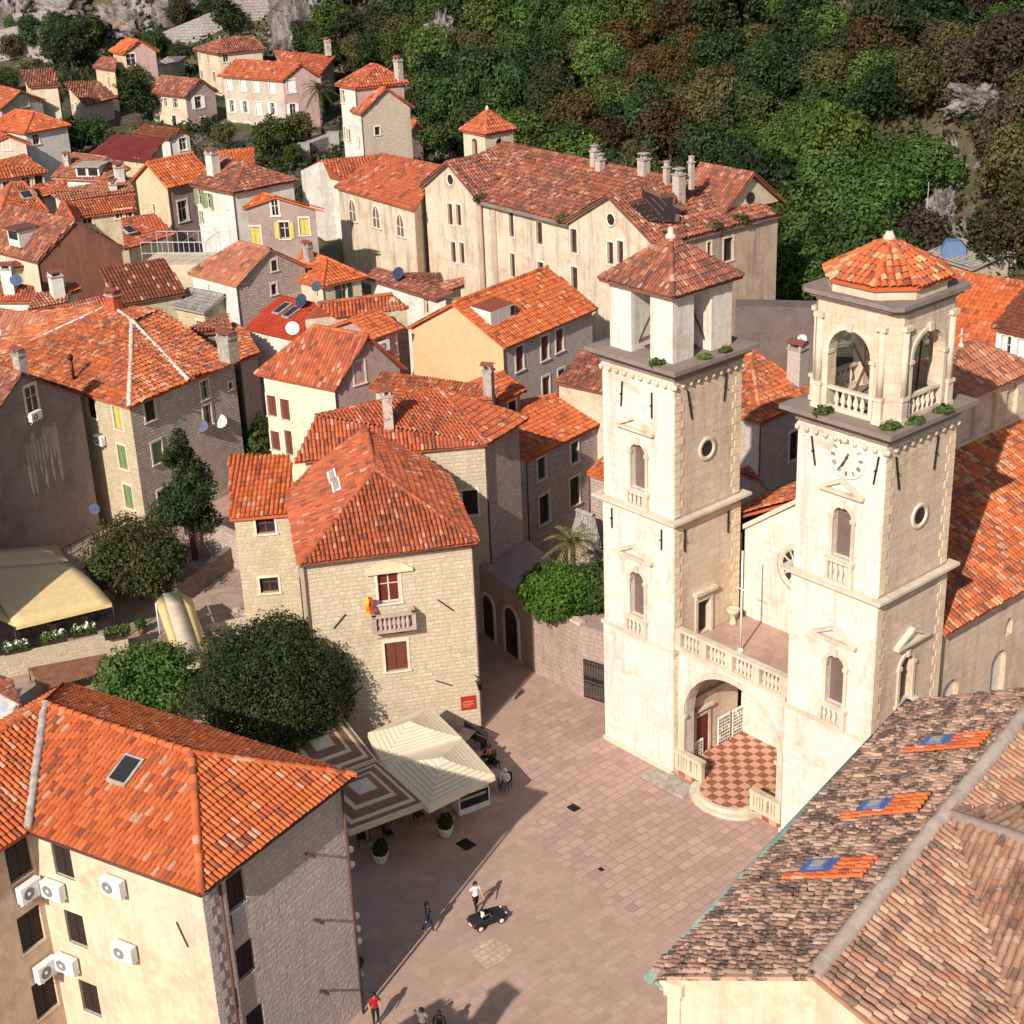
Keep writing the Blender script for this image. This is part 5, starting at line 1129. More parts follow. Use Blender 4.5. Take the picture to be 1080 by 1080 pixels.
for i in range(4):
    a, b = fr(*cr[i], 0), fr(*cr[(i+1) % 4], 0); hs = [(th-.42, th+.42, zt_-2.9, zt_-.5, .4)]; mb.wall(a, b, 6, zt_, zt_, hs, 0, .4); f2_ = Frame((a[0], a[1], 0), (b-a)[:2]); spandrel(mb, f2_, th, zt_-.92, .84, depth=.4)
    mb.poly([f2_(.4, .45, zt_-2.9), f2_(2*th-.4, .45, zt_-2.9), f2_(2*th-.4, .45, zt_-3.0), f2_(.4, .45, zt_-3.0)], 0, None, True)
mb.build('wall', M['cream'], o); m = MB(fr); m.box(-1.3, 1.3, -1.3, 1.3, zt_-3.4, zt_-.1); m.build('belfry_core', M['dark'], o)
m = MB(fr); m.box(-th-.1, th+.1, -th-.1, th+.1, zt_, zt_+.15); m.build('cornice', M['trim'], o)
e4 = [fr(sx*(th+.25), sy*(th+.25), zt_+.15) for sx, sy in ((-1, -1), (1, -1), (1, 1), (-1, 1))]; roof([[e4[i], e4[(i+1) % 4], fr(0, 0, zt_+2.0)] for i in range(4)], 'r_red', o, .34, .5, .8)
m = MB(fr); m.lathe((0, 0, zt_+1.95), [(.15, 0), (.2, .2), (.05, .5)], 0, 8); m.build('finial', M['trim'], o)
# ------------------------------------------------------------------ the town behind
G = 'houses of the old town'
def qh(*a, **k): k.setdefault('group', None); return quad_house(*a, **k)
H5 = qh('peach gabled house with grey stone side wall and dormer in orange roof', (532, 367), (631, 325), (427, 347), 'gable', (473, 320), zf=10.5, wm='stone_grey', wb='peach', rm='r_new', z0=0, jit=.15, tile=(.3, .42, .45),
    wins=[(548, 378, .9, 1.9, 'brown'), (574.5, 367, .9, 1.9, 'brown'), (590, 359, .9, 1.8, 'brown'), (576, 409, .9, 1.8, 'brown'), (592, 399, .8, 1.5, 'brown')])
p, n = on_roof(H5, 531, 333); e = H5.faces[0][1]-H5.faces[0][0]; fr = Frame(p, e[:2])
if fr.y @ p < 0: fr.y = fr.y
m = MB(); d = n*n[2]-np.array([0, 0, 1.]); d /= np.linalg.norm(d); a = np.cross(d, n); a = a if a @ np.array([1, 0, 0]) > 0 else -a; dh = np.array([d[0], d[1], 0]); dh /= np.linalg.norm(dh)
q0, q1 = p-a*2.0+d*.5, p+a*.9+d*.5; up = np.array([0, 0, 1.]); hh = 1.1
b0, b1 = q0+up*hh-dh*2.6, q1+up*hh-dh*2.6
m.poly([q0, q1, q1+up*hh, q0+up*hh], 0, None, True); m.poly([q0+up*hh, q1+up*hh, b1+up*.2, b0+up*.2], 1, None, True); m.poly([q0, q0+up*hh, b0+up*.2], 0, None, True); m.poly([q1, b1+up*.2, q1+up*hh], 0, None, True)
m.poly([q0*.2+q1*.8+dh*.02+up*.25, q1+dh*.02+up*.25-a*.1, q1+dh*.02+up*.95-a*.1, q0*.2+q1*.8+dh*.02+up*.95], 2, None, True); m.build('dormer', [M['white'], M['r_new'], M['glass']], H5.roof)
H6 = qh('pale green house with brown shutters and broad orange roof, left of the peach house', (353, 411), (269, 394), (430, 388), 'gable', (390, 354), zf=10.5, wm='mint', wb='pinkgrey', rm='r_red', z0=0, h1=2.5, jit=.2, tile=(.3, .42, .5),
    wins=[(282, 427, .85, 1.6, 'brown'), (301, 432, .85, 1.6, 'brown'), (287, 464, .85, 1.5, 'brown'), (305, 467, .7, 1.9, 'brown'), (379, 393, .9, 1.6, 'brown')])
H7 = qh('mauve house with tiny orange roof squeezed against the peach gable', (395, 357), (426, 346), None, 'gable', zf=11, depth=5, wm='pinkgrey', rm='r_new', z0=0, wins=[(413, 362, .9, 1.9, 'brown')], jit=.2)
ac_unit(H7, 402, 364, 'white air conditioner on mauve wall between peach gable and green house', 1.0, .8)
ac_unit(H5, 521, 400, 'white air conditioner low on the peach gable wall', 1.0, .9)
H8 = qh('house with cream parapet gable and many slots in its red roof', (353, 334), (431, 324), (320, 337), 'gable', (341, 320), zf=11.5, wm='beige', wb='cream', rm='r_red', z0=0, tile=(.3, .45, .6))
H9 = qh('stone gabled white house with pinkish roof in the middle of the town', (249, 301.5), (198, 288), (326, 281.5), 'gable', (288.7, 263), zf=11.5, wm='white', wb='stone_pink', rm='r_pink', z0=0, h1=2.5, tile=(.34, .5, .5), jit=.2, ov=.25,
    wins=[(289, 280, .55, .9, 'hole'), (289, 305, .55, .9, 'hole'), (222, 305, .5, .7, 'white')])
H10 = qh('low house with flat bright red roof and two skylights', (257, 345), (316, 359), (297, 311), 'shed', r1=(333, 319), zf=9.5, wm='white', rm='r_flatred', z0=0, pitch=.3, tile=(.5, 1.2, .12), jit=.05, cap=None)
for q in ((298, 327), (308, 331)): skylight(H10, *q, .6, 1.4)
H14 = qh('cream house with dark green shutters under bright orange hipped roof', (340, 302.5), (306, 294), (387, 291.5), 'hip', (344.5, 272.5), (320, 264), zf=10.5, wm='cream', rm='r_new', z0=0, tile=(.34, .45, .4), jit=.1, cap='tile', wins=[(362, 308, .8, 1.5, 'opendg')])
chimney(H14, 326, 276, .7, .6, 1.3, 'mortar_grey')
H15 = qh('long low white building with mottled pink roof and black dish before the church', (385, 293), (458, 316), (397, 282.5), 'shed', r1=(478, 308), zf=9.8, wm='white', rm='r_old', z0=0, pitch=.35, wins=[(450, 322, .7, 1.6, 'door')])
qh('small tiled outbuilding with dark chimney below the convent', (430, 296), (470, 302), (421, 288), 'shed', r1=(465, 289), zf=9.6, wm='stone_pale', rm='r_old', z0=0, pitch=.3)
qh('small tiled shed beside the convent front, next to the peach roof', (458, 312), (490, 302), (468, 298), 'shed', r1=(489, 293), zf=9.4, wm='stone_pale', rm='r_pink', z0=0, pitch=.3)
# old big orange roof
ze = 10.0; A, B, Cc, LL = un(136, 430, ze), un(199.5, 402, ze), un(251, 380, ze), un(-18, 384, ze); P_, Q_, T_ = un(117, 322, ze+2.9), un(139, 339, ze+2.7), un(168, 327, ze+2.3); TB = un(192, 347, ze+1.2)
BKr, BKl = un(225, 345, ze), un(20, 330, ze)
faces = [[LL, A, Q_, P_], [A, B, Q_], [B, Cc, TB, T_, Q_], [P_, Q_, T_], [LL, P_, BKl]]
poly = [LL, A, B, Cc, BKr, BKl]; W = inset(poly, .3); walls = [(W[i], W[(i+1) % 6], -.3, ze-.02, ze-.02, None, None) for i in range(6)]
walls[1] = walls[1][:6]+('stone_h4',); walls[2] = walls[2][:6]+('stone_h4',); h = House()
H4 = finish(h, 'big yellowish stone house with green shutters under a faceted patchy orange roof', walls, faces, 'stone_yellow', 'r_mix', [(97, 430, .9, 1.5, 'black'), (124.5, 441, .95, 1.7, 'yellow'), (129.5, 482, .95, 1.8, 'green'), (136, 524, .95, 1.8, 'green'), (166, 477, 1.0, 1.6, 'green'),
    (158, 433, 1.0, 1.5, 'black'), (216, 411, .8, 1.4, 'glass'), (219, 438, .8, 1.6, 'glass'), (243, 407, .4, .5, 'hole'), (262, 443, .4, .5, 'hole'), (172, 526, 1.0, 1.4, 'glass')], cap=None, tile=(.26, .45, .85), jit=1.2)
for a, b, r in ((A, Q_, .2), (B, Q_, .24), (P_, LL, .2), (P_, Q_, .2)): ridge_band(a, b, r, 'mortar', H4.roof)
ch = chimney(H4, 121, 325, 1.0, .8, 1.0, 'chimred') if 'chimred' in M else None
H4r = qh('narrow stone house continuing the patchy orange roof to the right', (251, 382), (274, 372), (225, 350), 'gable', (243, 357), zf=9.6, wm='stone_pink', rm='r_mix', z0=-.3, ov=.2)
chimney(H4, 241, 372, 1.2, .9, 1.1, 'mortar_grey')
qh('little tiled roof annex with dark gap behind the patchy orange roof', (208, 352), (246, 349), (200, 346), 'shed', r1=(240, 332), zf=10.3, wm='rubble', rm='r_old', z0=0, pitch=.3)
dish((*wall_point(H4, 213, 452)[0],), 'grey blue satellite dish on stone wall beside the conifer', .62, R(170), 'dishblue', .2)
dish((*wall_point(H4, 232, 447)[0],), 'large white satellite dish on stone wall beside the conifer', .7, R(160), 'whitemetal', .2)
ac_unit(H4, 108, 463, 'white air conditioner in the shaded gap beside the grey gable', .9, .7)
# grey gable at far left
D_ = qh('tall blank grey rendered gable house with one window at the left edge', (-28, 470), (-85, 448), (86.5, 415.8), 'gable', (28, 394.5), zf=10.5, wm='greyplaster', rm='r_old', z0=-.3, ov=.12, wins=[(33, 421, 1.1, 1.9, 'glass')])
ac_unit(D_, 34, 438, 'white air conditioner under the only window of the grey gable', 1.0, .6)
chimney(D_, 22, 388, .8, .6, .9, 'mortar_grey')
# middle left roofs
qh('dark brown corrugated roof house with red chimney', (128, 321), (197, 309), (103, 283), 'shed', r1=(173, 272), zf=10.5, wm='stone_cream', rm='r_brown', z0=0, tile=(.3, .6, .7), jit=.1, wins=[(205, 303, .8, 1.2, 'glass')])
qh('stone house end with small window between brown roof and white gabled house', (176, 322), (215, 330), None, 'gable', zf=9.5, depth=5, wm='stone_yellow', rm='r_grey', z0=0, pitch=.1, wins=[(211, 344, .7, .9, 'glass')])
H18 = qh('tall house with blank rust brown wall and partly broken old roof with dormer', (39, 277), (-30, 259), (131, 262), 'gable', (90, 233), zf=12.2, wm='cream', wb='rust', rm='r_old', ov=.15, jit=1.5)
E0, E1 = un(39, 277, 12.2), un(-30, 259, 12.2)
p, n = on_roof(H18, 27, 250); fr = Frame(p, (E0-E1)[:2]); m = MB(fr); m.box(-.9, .9, -1.2, 1.2, -.6, .9); m.box(-.7, .7, -1.22, -1.19, .05, .75, 1); m.box(-1.05, 1.05, -1.5, 1.3, .9, 1.02, 2); m.build('dormer', [M['white'], M['glass'], M['r_old']], H18.roof)
H19 = qh('house with smooth red roof and small skylight below the yellow gable', (131.5, 263), (185, 247), (127.5, 230), 'shed', r1=(163, 225), zf=11.2, wm='beige', rm='r_red', pitch=.35, jit=.1, tile=(.34, .5, .4)); skylight(H19, 136.5, 244, .8, 1.0)
H20 = qh('tall yellow gabled house with mauve side and orange roof', (176, 198.5), (226, 187), (138, 190), 'gable', (154, 172), zf=14.8, wm='purple', wb='yellow', rm='r_new', tile=(.36, .5, .4), jit=.1, wins=[(193, 222.5, 1.1, 2.0, 'glass'), (163, 220, .35, .9, 'hole')])
H21 = qh('white house with green shutters and dark mottled hipped roof', (245, 204), (200, 195), (315, 190), 'hip', (258, 172), (238, 165), zf=15.2, wm='white', rm='r_old', wins=[(210, 208, .7, 1.5, 'opengreen'), (220, 212, .7, 1.5, 'opengreen'), (213, 230, .6, 1.3, 'glass')])
chimney(H21, 226, 187, 1.0, .9, 2.2, 'white')
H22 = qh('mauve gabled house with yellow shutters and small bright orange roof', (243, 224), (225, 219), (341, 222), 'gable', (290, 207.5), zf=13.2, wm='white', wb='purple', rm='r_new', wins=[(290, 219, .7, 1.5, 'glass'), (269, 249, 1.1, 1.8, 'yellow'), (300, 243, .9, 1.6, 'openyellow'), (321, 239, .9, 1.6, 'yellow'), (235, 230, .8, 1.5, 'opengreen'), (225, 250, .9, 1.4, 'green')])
chimney(H22, 253, 216, .6, .5, 1.6, 'white'); 
H23 = qh('long house with smooth maroon roof and yellowish wall', (95, 162.5), (156, 170.5), (122, 141), 'shed', r1=(174, 147), zf=13.5, wm='yellow', rm='r_maroon', tile=(.6, 1.5, .1), jit=.05, cap=None, pitch=.35, wins=[(145, 172, .5, .8, 'glass')])
H24 = qh('house with red brown roof and white gable beside the maroon roof', (178, 147), (139, 142), (205, 143), 'gable', (189, 137), zf=13.5, wm='white', wb='white', rm='r_brown', wins=[(193, 152, .9, 1.4, 'glass')])
qh('low orange roof spreading behind the dark mottled hipped roof', (268, 172), (236, 172), (268, 155), 'shed', r1=(215, 160), zf=14, wm='cream', rm='r_new', tile=(.36, .5, .4), jit=.1, pitch=.3)
A_ = qh('wide house with weathered red hipped roof and flat dormer in the cluttered roofs at left', (110, 190), (54, 188), (137, 178), 'hip', (112, 166), (78, 162), zf=13.2, wm='white', rm='r_pink', jit=.8)
chimney(A_, 72, 178, .6, .5, 1.2, 'stone_pink'); p, n = on_roof(A_, 97, 183); fr = Frame(p, (1, -.2)); m = MB(fr); m.box(-1.3, 1.3, -1, 1.5, -.5, .9); m.box(-1.1, -.2, -1.02, -.99, 0, .75, 1); m.box(.1, 1.1, -1.02, -.99, 0, .75, 1); m.box(-1.5, 1.5, -1.3, 1.6, .9, 1.0, 2); m.build('dormer', [M['white'], M['glass'], M['mortar_grey']], A_.roof)
B_ = qh('house with pinkish red roof and two white chimneys left of the yellow gable', (67, 213), (143, 203), (52, 203), 'shed', r1=(134, 186), zf=12.6, wm='white', rm='r_pink', pitch=.35, jit=.8)
chimney(B_, 127, 193, .9, .8, 1.6, 'white'); chimney(B_, 120, 204, .7, .6, .9, 'white')
qh('low house with plain red roof and dark eave windows left of yellow gable', (82, 229), (144, 221), (70, 214), 'shed', r1=(142, 204), zf=11.8, wm='beige', rm='r_red', pitch=.35, jit=.3, wins=[(92, 232, .9, .8, 'glass'), (126, 226, .9, .8, 'glass'), (135, 225, .9, .8, 'glass')])
qh('small red hipped roof with white triangle gable between the larger left roofs', (80, 236), (56, 236), (84, 226), 'hip', (68, 213), (66, 212), zf=12.0, wm='white', rm='r_red', jit=.3, ov=.15)
d_ = qh('house with plain red pyramid roof and skylight at the left edge', (52, 224), (-4, 234), (36, 208), 'hip', (25, 192), (12, 193), zf=12.2, wm='greybeige', rm='r_red', jit=.2); skylight(d_, 28, 207, .9, 1.1)
qh('house with brownish orange roof and blue shaded wall at the left edge', (52, 181.5), (-12, 191), (26, 162.5), 'shed', r1=(-12, 172), zf=13.2, wm='greybeige', rm='r_brown2' if 'r_brown2' in M else 'r_red', pitch=.4, jit=.3, wins=[(8, 197, .9, 1.2, 'glass'), (28, 192, .9, 1.2, 'glass'), (41, 190, .9, 1.4, 'hole')])
qh('narrow red roof strip between two larger roofs at the left', (45, 209), (72, 198), (33, 196), 'shed', r1=(70, 189), zf=12.8, wm='white', rm='r_red', pitch=.3)
qh('pale pink roofed house whose tiles show bright rows at the left edge', (12, 364), (34, 361), (-15, 322), 'shed', r1=(76, 338), zf=9.6, wm='white', rm='r_pink', z0=0, tile=(.4, .5, .8), jit=.3, pitch=.4)
qh('small house with dull red roof behind the big patchy orange roof', (77, 338), (113, 322), (58, 324), 'shed', r1=(106, 312), zf=10.8, wm='white', rm='r_red', z0=0, pitch=.35)
o1 = qh('small salmon coloured roof with white tile capped chimney among the left roofs', (29, 327), (70, 319), (37, 309), 'shed', r1=(76, 305), zf=10.6, wm='white', rm='r_pink', z0=0, pitch=.3, jit=.2)
chimney(o1, 61, 310, 1.0, .9, 1.5, 'white')
o2 = qh('orange roofed house with white chimney and blue dish at the left edge', (-14, 318), (38, 318), (-14, 296), 'shed', r1=(36, 302), zf=10.2, wm='white', rm='r_red', z0=0, pitch=.3)
chimney(o2, 12, 308, 1.0, .9, 2.0, 'white'); dish(on_roof(o2, 19, 310)[0], 'light blue satellite dish beside a white chimney at the left edge', .7, R(150), 'dishblue', 1.2)
qh('cream wall house with dark red roof under the broken dormer roof', (-10, 288), (28, 281), (-10, 279), 'shed', r1=(24, 274), zf=11.4, wm='cream', rm='r_red', pitch=.3)
qh('small white building with red slatted roof beside the rust brown wall', (66, 312), (86, 306), (66, 300), 'shed', r1=(80, 298), zf=11, wm='white', rm='r_red', z0=0, pitch=.3)
# terrace with white frames
t0 = un(192, 268, 11.0); t = empty('roof_terrace', (t0[0], t0[1], 0), 'roof terrace with white metal railings and frames below the white house', 'terrace'); fr = Frame((t0[0], t0[1], 0), (un(230, 262, 12)-un(165, 262, 12))[:2]); m = MB(fr); m.box(-3.2, 4.2, -2.2, 2.2, -1, 10.6); m.build('base', M['beige'], t)
m = MB(fr)
for x in np.arange(-3, 4.1, 1.0):
    for y in (-2, 2): m.bar((x, y, 10.6), (x, y, 12.6), .03)
for z in (11.6, 12.6): m.bar((-3, -2, z), (4, -2, z), .03); m.bar((-3, 2, z), (4, 2, z), .03)
for x in np.arange(-3, 4.1, 2.): m.bar((x, -2, 12.6), (x, 2, 12.6), .03)
m.build('railing', M['dishgrey'], t)
# far upper town
qh('pink brown tower house with bright orange roof high on the left', (129, 57), (115, 54), (168, 54), 'gable', (147.5, 42.5), zf=16.6, wm='yellow', wb='pinkgrey', rm='r_new', wins=[(138, 63, 1.3, 1.6, 'glass'), (127, 80, .7, 1.2, 'glass')], tile=(.5, .7, .5))
qh('yellow wing with worn brown roof beside the pink tower house', (97.5, 70.5), (122, 75), (108, 59), 'shed', r1=(123, 62), zf=14.9, wm='yellow', rm='r_old', pitch=.4, wins=[(115.5, 87, .7, 1.5, 'glass')])
qh('cream house with tall gable and mottled red roof below the yellow wing', (90, 111), (124, 103), (67, 87), 'shed', r1=(103, 85), h=7.0, b=(96, 136), wm='cream', rm='r_old', wins=[(81, 112, .7, 1.1, 'glass'), (77, 113, .6, .9, 'glass'), (71, 106, .6, .8, 'glass'), (86, 128, .7, 1.0, 'glass')])
qh('low cream house with dark brown roof and hole shaped dormer at upper left', (30, 92), (64, 90), (21, 74), 'shed', r1=(56, 72), h=8, wm='cream', rm='r_old', pitch=.45)
qh('small stone gable house with green window at the left edge', (0, 115.5), (-35, 106), (48, 106), 'gable', (24, 96.5), h=7, wm='stone_pink', wb='stone_pale', rm='r_red', wins=[(26, 107, 1.2, 1.3, 'dgreen')])
qh('tiny red roofed shed beside the stone gable house', (47, 107.5), (67, 106.5), (40, 100), 'shed', r1=(65, 99), h=4.5, wm='dark', rm='r_red', pitch=.3)
qh('white house with clean orange hipped roof near the left edge', (26, 141), (-12, 134), (75, 132), 'hip', (36, 118), (16, 116), h=7.5, wm='white', rm='r_new', tile=(.4, .6, .3), jit=.1, wins=[(38, 147, .9, 1.2, 'glass')])
qh('little stone gable house with brown window at the left edge', (-14, 153), (-40, 142), (33, 152.5), 'gable', (8, 143), h=7, wm='stone_pale', rm='r_red', wins=[(7, 152, .9, 1.4, 'brown')])
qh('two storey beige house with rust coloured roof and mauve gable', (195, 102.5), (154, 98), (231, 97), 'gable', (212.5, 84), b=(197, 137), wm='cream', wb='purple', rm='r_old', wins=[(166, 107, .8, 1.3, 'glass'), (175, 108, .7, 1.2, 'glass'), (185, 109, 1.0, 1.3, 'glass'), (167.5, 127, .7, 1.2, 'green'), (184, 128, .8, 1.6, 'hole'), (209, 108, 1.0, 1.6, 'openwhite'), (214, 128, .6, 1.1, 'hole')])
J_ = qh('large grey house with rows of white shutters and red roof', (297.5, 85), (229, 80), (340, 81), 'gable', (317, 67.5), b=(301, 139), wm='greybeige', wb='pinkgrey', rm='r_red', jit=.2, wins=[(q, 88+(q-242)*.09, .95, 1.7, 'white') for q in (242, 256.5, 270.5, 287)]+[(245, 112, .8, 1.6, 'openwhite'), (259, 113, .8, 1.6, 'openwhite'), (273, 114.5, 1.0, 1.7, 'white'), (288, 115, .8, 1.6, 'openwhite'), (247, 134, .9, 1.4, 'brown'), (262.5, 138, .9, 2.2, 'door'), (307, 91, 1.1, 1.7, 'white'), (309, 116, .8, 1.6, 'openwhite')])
qh('tall narrow cream house with faded orange hipped roof behind the large grey house', (229, 57), (280, 52), (204, 52), 'hip', (235, 41), (267, 38), zf=15.8, wm='cream', rm='r_old', wins=[(211, 61, .7, 1.3, 'glass'), (220, 62, .7, 1.3, 'glass'), (213, 79, .7, 1.3, 'hole'), (226, 81, .8, 1.4, 'hole'), (238, 61, .8, 1.2, 'glass')])
K2 = qh('broad house with dull red roof behind the large grey house at right', (338, 79), (300, 68), (354, 59), 'shed', r1=(288, 53), zf=13.6, wm='pinkgrey', rm='r_brown3' if 'r_brown3' in M else 'r_red', pitch=.35, wins=[(348, 85, .8, 1.3, 'glass'), (343, 100, .8, 1.3, 'glass')]); chimney(K2, 346, 54, .8, .7, 1.3, 'stone_pink')
qh('grey flat roofed shed between pink tower house and cream house', (162, 71), (185, 66), (177, 60), 'shed', r1=(197, 60), zf=13.6, wm='greybeige', rm='r_grey', pitch=.1)
T1 = qh('tall white house with red hipped roof left of the wood', (374, 93), (353, 89.5), (431, 87), 'hip', (398, 68.5), (391, 68), h=14.5, wm='white', wb='pinkgrey', rm='r_red', jit=.2, wins=[(362, 102, .7, 1.4, 'glass'), (361, 140, .8, 1.4, 'glass'), (368, 143, .8, 1.4, 'glass')]); chimney(T1, 421, 84, .8, .7, 2.0, 'stone_grey')
qh('stone gable wing with red roof in front of the tall white house', (380, 120), (369, 117), (437, 113), 'gable', (411, 93), h=12, wm='white', wb='stone_pale', rm='r_red', jit=.2, wins=[(398, 138, .6, .9, 'hole'), (378, 150, .7, 1.2, 'glass')])
qh('small pink shack with red roof at the edge of the wood', (432, 141), (428, 134), (448, 137), 'gable', (439, 129), h=4, wm='pinkgrey', rm='r_red')
# right of the towers and between them
H28 = qh('shaded bluish grey house with orange hipped roof between the two towers', (803, 446), (768, 436.5), (866, 419), 'hip', (791, 368.5), (779, 366), zf=10.5, wm='stone_grey', rm='r_mix', z0=-.3, ov=.2, wins=[(837, 470, .9, 2.0, 'black')])
h_ = H28; chimney(H28, 841, 398, 1.0, 1.0, 2.0, 'stone_grey'); dish(on_roof(H28, 846, 372)[0], 'pale satellite dish behind the chimney between the towers', .45, R(215), 'dishgrey', .9)
qh('low red roof in the shade behind the left tower', (801, 508), (812, 520), (775, 497), 'shed', r1=(790, 493), zf=9.2, wm='purple', rm='r_red', z0=0, pitch=.35, ov=.1)
qh('house with very broad deep orange roof at the right edge', (985, 376), (1110, 398), (985, 281), 'shed', r1=(1112, 301), h=8, wm='white', rm='r_new', tile=(.36, .5, .5), jit=.1, pitch=.5)
H30 = qh('cream house with white shutters and dark roof at the right edge', (1045, 345), (1098, 358), (1082, 303), 'shed', r1=(1130, 316), zf=11.5, wm='cream', rm='r_brown', z0=0, pitch=.45, wins=[(1052, 363, .7, 1.7, 'white'), (1061, 367, .8, 1.8, 'openwhite'), (1078, 371, .8, 1.8, 'white')])
H31 = qh('small flat roofed stone building with blue grey tank behind the right tower', (1025, 284), (975, 268), None, 'gable', h=4.5, depth=8, wm='stone_pale', rm='r_grey', pitch=.05)
# ------------------------------------------------------------------ ground
def grid_ground():
    xs = np.concatenate([np.arange(-300, -90, 12), np.arange(-90, 120, 2.5), np.arange(120, 321, 12)]); ys = np.concatenate([np.arange(-60, 110, 10), np.arange(110, 280, 2.5), np.arange(280, 521, 12)])
    V = np.array([(x, y, ground(x, y)-.03) for y in ys for x in xs]); nx = len(xs); F = np.array([(j*nx+i, j*nx+i+1, (j+1)*nx+i+1, (j+1)*nx+i) for j in range(len(ys)-1) for i in range(nx-1)])
    m, nt, b = newmat('hillside_ground'); co = objco(nt); f = nz(nt, co, .12, 8, .7); f2 = nz(nt, co, .9, 8, .75, .6)
    base = mix(nt, (.055, .065, .025), (.15, .115, .075), ramp_out(nt, f, .4, .62)); rock = mix(nt, (.34, .31, .28), (.20, .175, .155), ramp_out(nt, f2, .4, .62))
    base = mix(nt, base, rock, ramp_out(nt, nz(nt, co, .22, 6, .65), .56, .62)); nt.links.new(base, b.inputs['Base Color']); bump(nt, b, f2, 1., .5)
    o = mesh_np('ground', V, F, m, smooth=True); o['kind'] = 'structure'
grid_ground()
def sheet(name, pts, z, mat):
    mb = MB(); mb.poly([(p[0], p[1], z) for p in pts]); o = mb.build(name, M[mat]); o['kind'] = 'structure'; return o
sheet('square_paving', [(-70, 20), (70, 20), (70, 124), (-70, 124)], .0, 'slabs_fine')
zn = [un(*q) for q in ((545, 775), (556, 738), (600, 735), (645, 745), (720, 835), (830, 880), (790, 960), (693, 980), (640, 945), (575, 900), (560, 850))]
sheet('coarse_paving', zn, .004, 'slabs')
M['earth'] = plaster('courtyard_ground', (.38, .28, .22), (.13, .10, .08), .6, alt=(.22, .165, .13))
yard = [un(*q) for q in ((205, 700), (262, 672), (258, 600), (215, 560), (100, 545), (-60, 640), (-60, 760), (60, 745))]
sheet('courtyard_ground', yard, .006, 'earth')
sheet('paving_patch', [un(*q) for q in ((494, 1004), (508, 993), (523, 989), (543, 1002), (529, 1014), (513, 1022), (503, 1012))], .009, 'patch')
def drain(px, py, r, lab):
    p = un(px, py, .01); m = MB(Frame(p, XV[:2])); m.box(-r, r, -r*.8, r*.8, .0, .02)
    for k in range(6): m.box(-r*.85+k*r*.3, -r*.72+k*r*.3, -r*.65, r*.65, .02, .028, 1)
    tag(m.build('drain_cover', [M['iron'], M['black']]), lab, 'drain cover')
drain(491.5, 890.5, .42, 'square black drain grating in the shade near the white planter'); drain(605, 852, .30, 'square black drain grating in sunlight on the coarse slabs'); drain(634, 917, .14, 'tiny round dark drain in the sunny middle of the square')

# ------------------------------------------------------------------ garden block and walls
def wall_thing(name, pts, z0, z1, mat, label, cat='wall', thick=None, coping=None, tops=None):
    pts = [np.asarray(p[:2], float) for p in pts]
    if thick:
        out = []
        for i, p in enumerate(pts):
            d = (pts[min(i+1, len(pts)-1)]-pts[max(i-1, 0)]); d /= np.linalg.norm(d); out.append(p+np.array([-d[1], d[0]])*thick)
        pts = pts+out[::-1]
    if area(pts) < 0: pts = pts[::-1]
    mb = MB(); n = len(pts)
    for i in range(n): mb.wall(pts[i], pts[(i+1) % n], z0, z1, z1)
    mb.poly([(p[0], p[1], z1) for p in pts], 0, [tuple(p) for p in pts])
    o = tag(mb.build(name, M[mat]), label, cat)
    if coping:
        m = MB(); q = inset(pts, -.08); m.prism([tuple(p) for p in q], z1+.003, z1+.14); m.build('coping', M[coping], o)
    return o
gA, gB, gC, gA2 = un(564, 708.5), un(613.5, 734.5), un(640, 743), un(506, 664); gh = zat(634.6, gA[:2])
gD = un(640, 690); gE = gA2+(gD-gA2)*.5+np.array([1, 3, 0])
GB = wall_thing('garden_wall', [gA, gB, gB+(gC-gB)*1.0, KF(-5.1, 4, 0), un(560, 640), gA2+np.array([1.2, 1.5, 0]), gA2], -.2, gh, 'garden_wall', 'mauve stained retaining wall of the raised garden between palace alley and left tower', 'wall')
m = MB(); d = (gB-gA)/np.linalg.norm(gB-gA); fr = Frame(gA, d[:2]); L = np.linalg.norm(gB-gA); m.fr = fr; m.box(-.1, L+.1, -.12, .35, gh+.003, gh+.16); m.build('coping', M['trim'], GB)
d2 = (gC-gB)/np.linalg.norm(gC-gB); p = gB+d2*.25; L2 = np.linalg.norm(gC-gB)-.4; o = empty('iron_gate', p, 'dark wrought iron gate between garden wall and left bell tower', 'gate'); m = MB(Frame(p, d2[:2]))
gh2 = 2.6
for k in range(13): m.bar((k*L2/12, -.1, .1), (k*L2/12, -.1, gh2), .022, 0, 5)
for z in (.15, 1.1, gh2-.3, gh2-.05): m.bar((0, -.1, z), (L2, -.1, z), .03, 0, 5)
for k in range(6): m.lathe((L2*(k+.5)/6, -.1, 1.4), [(.1, -.015), (.13, 0), (.1, .015)], 0, 10, axis=np.array([d2[1], -d2[0], 0]))
m.build('gate_leaf', M['iron'], o)
al = gA2-gA; La = np.linalg.norm(al); ad = al/La; fr = Frame(gA2, -ad[:2])
for u_, w_, h_, lab in ((.62, 1.5, 3.2, 1), (.2, 1.3, 2.9, 2)):
    m = MB(fr); c = La*u_; A_a = [(c-w_/2, 0), (c+w_/2, 0)]+arc(c, h_-w_/2, w_/2, 10); archivolt(m, c, h_-w_/2, w_, .2, -.1, .02); m.box(c-w_/2-.2, c-w_/2, -.1, .02, 0, h_-w_/2); m.box(c+w_/2, c+w_/2+.2, -.1, .02, 0, h_-w_/2)
    dd_ = m.build('arched_doorway', M['trim'], GB); m = MB(fr); m.poly([(a, -.03, b) for a, b in A_a], 0); m.build('door_leaf', M['dark'], dd_)
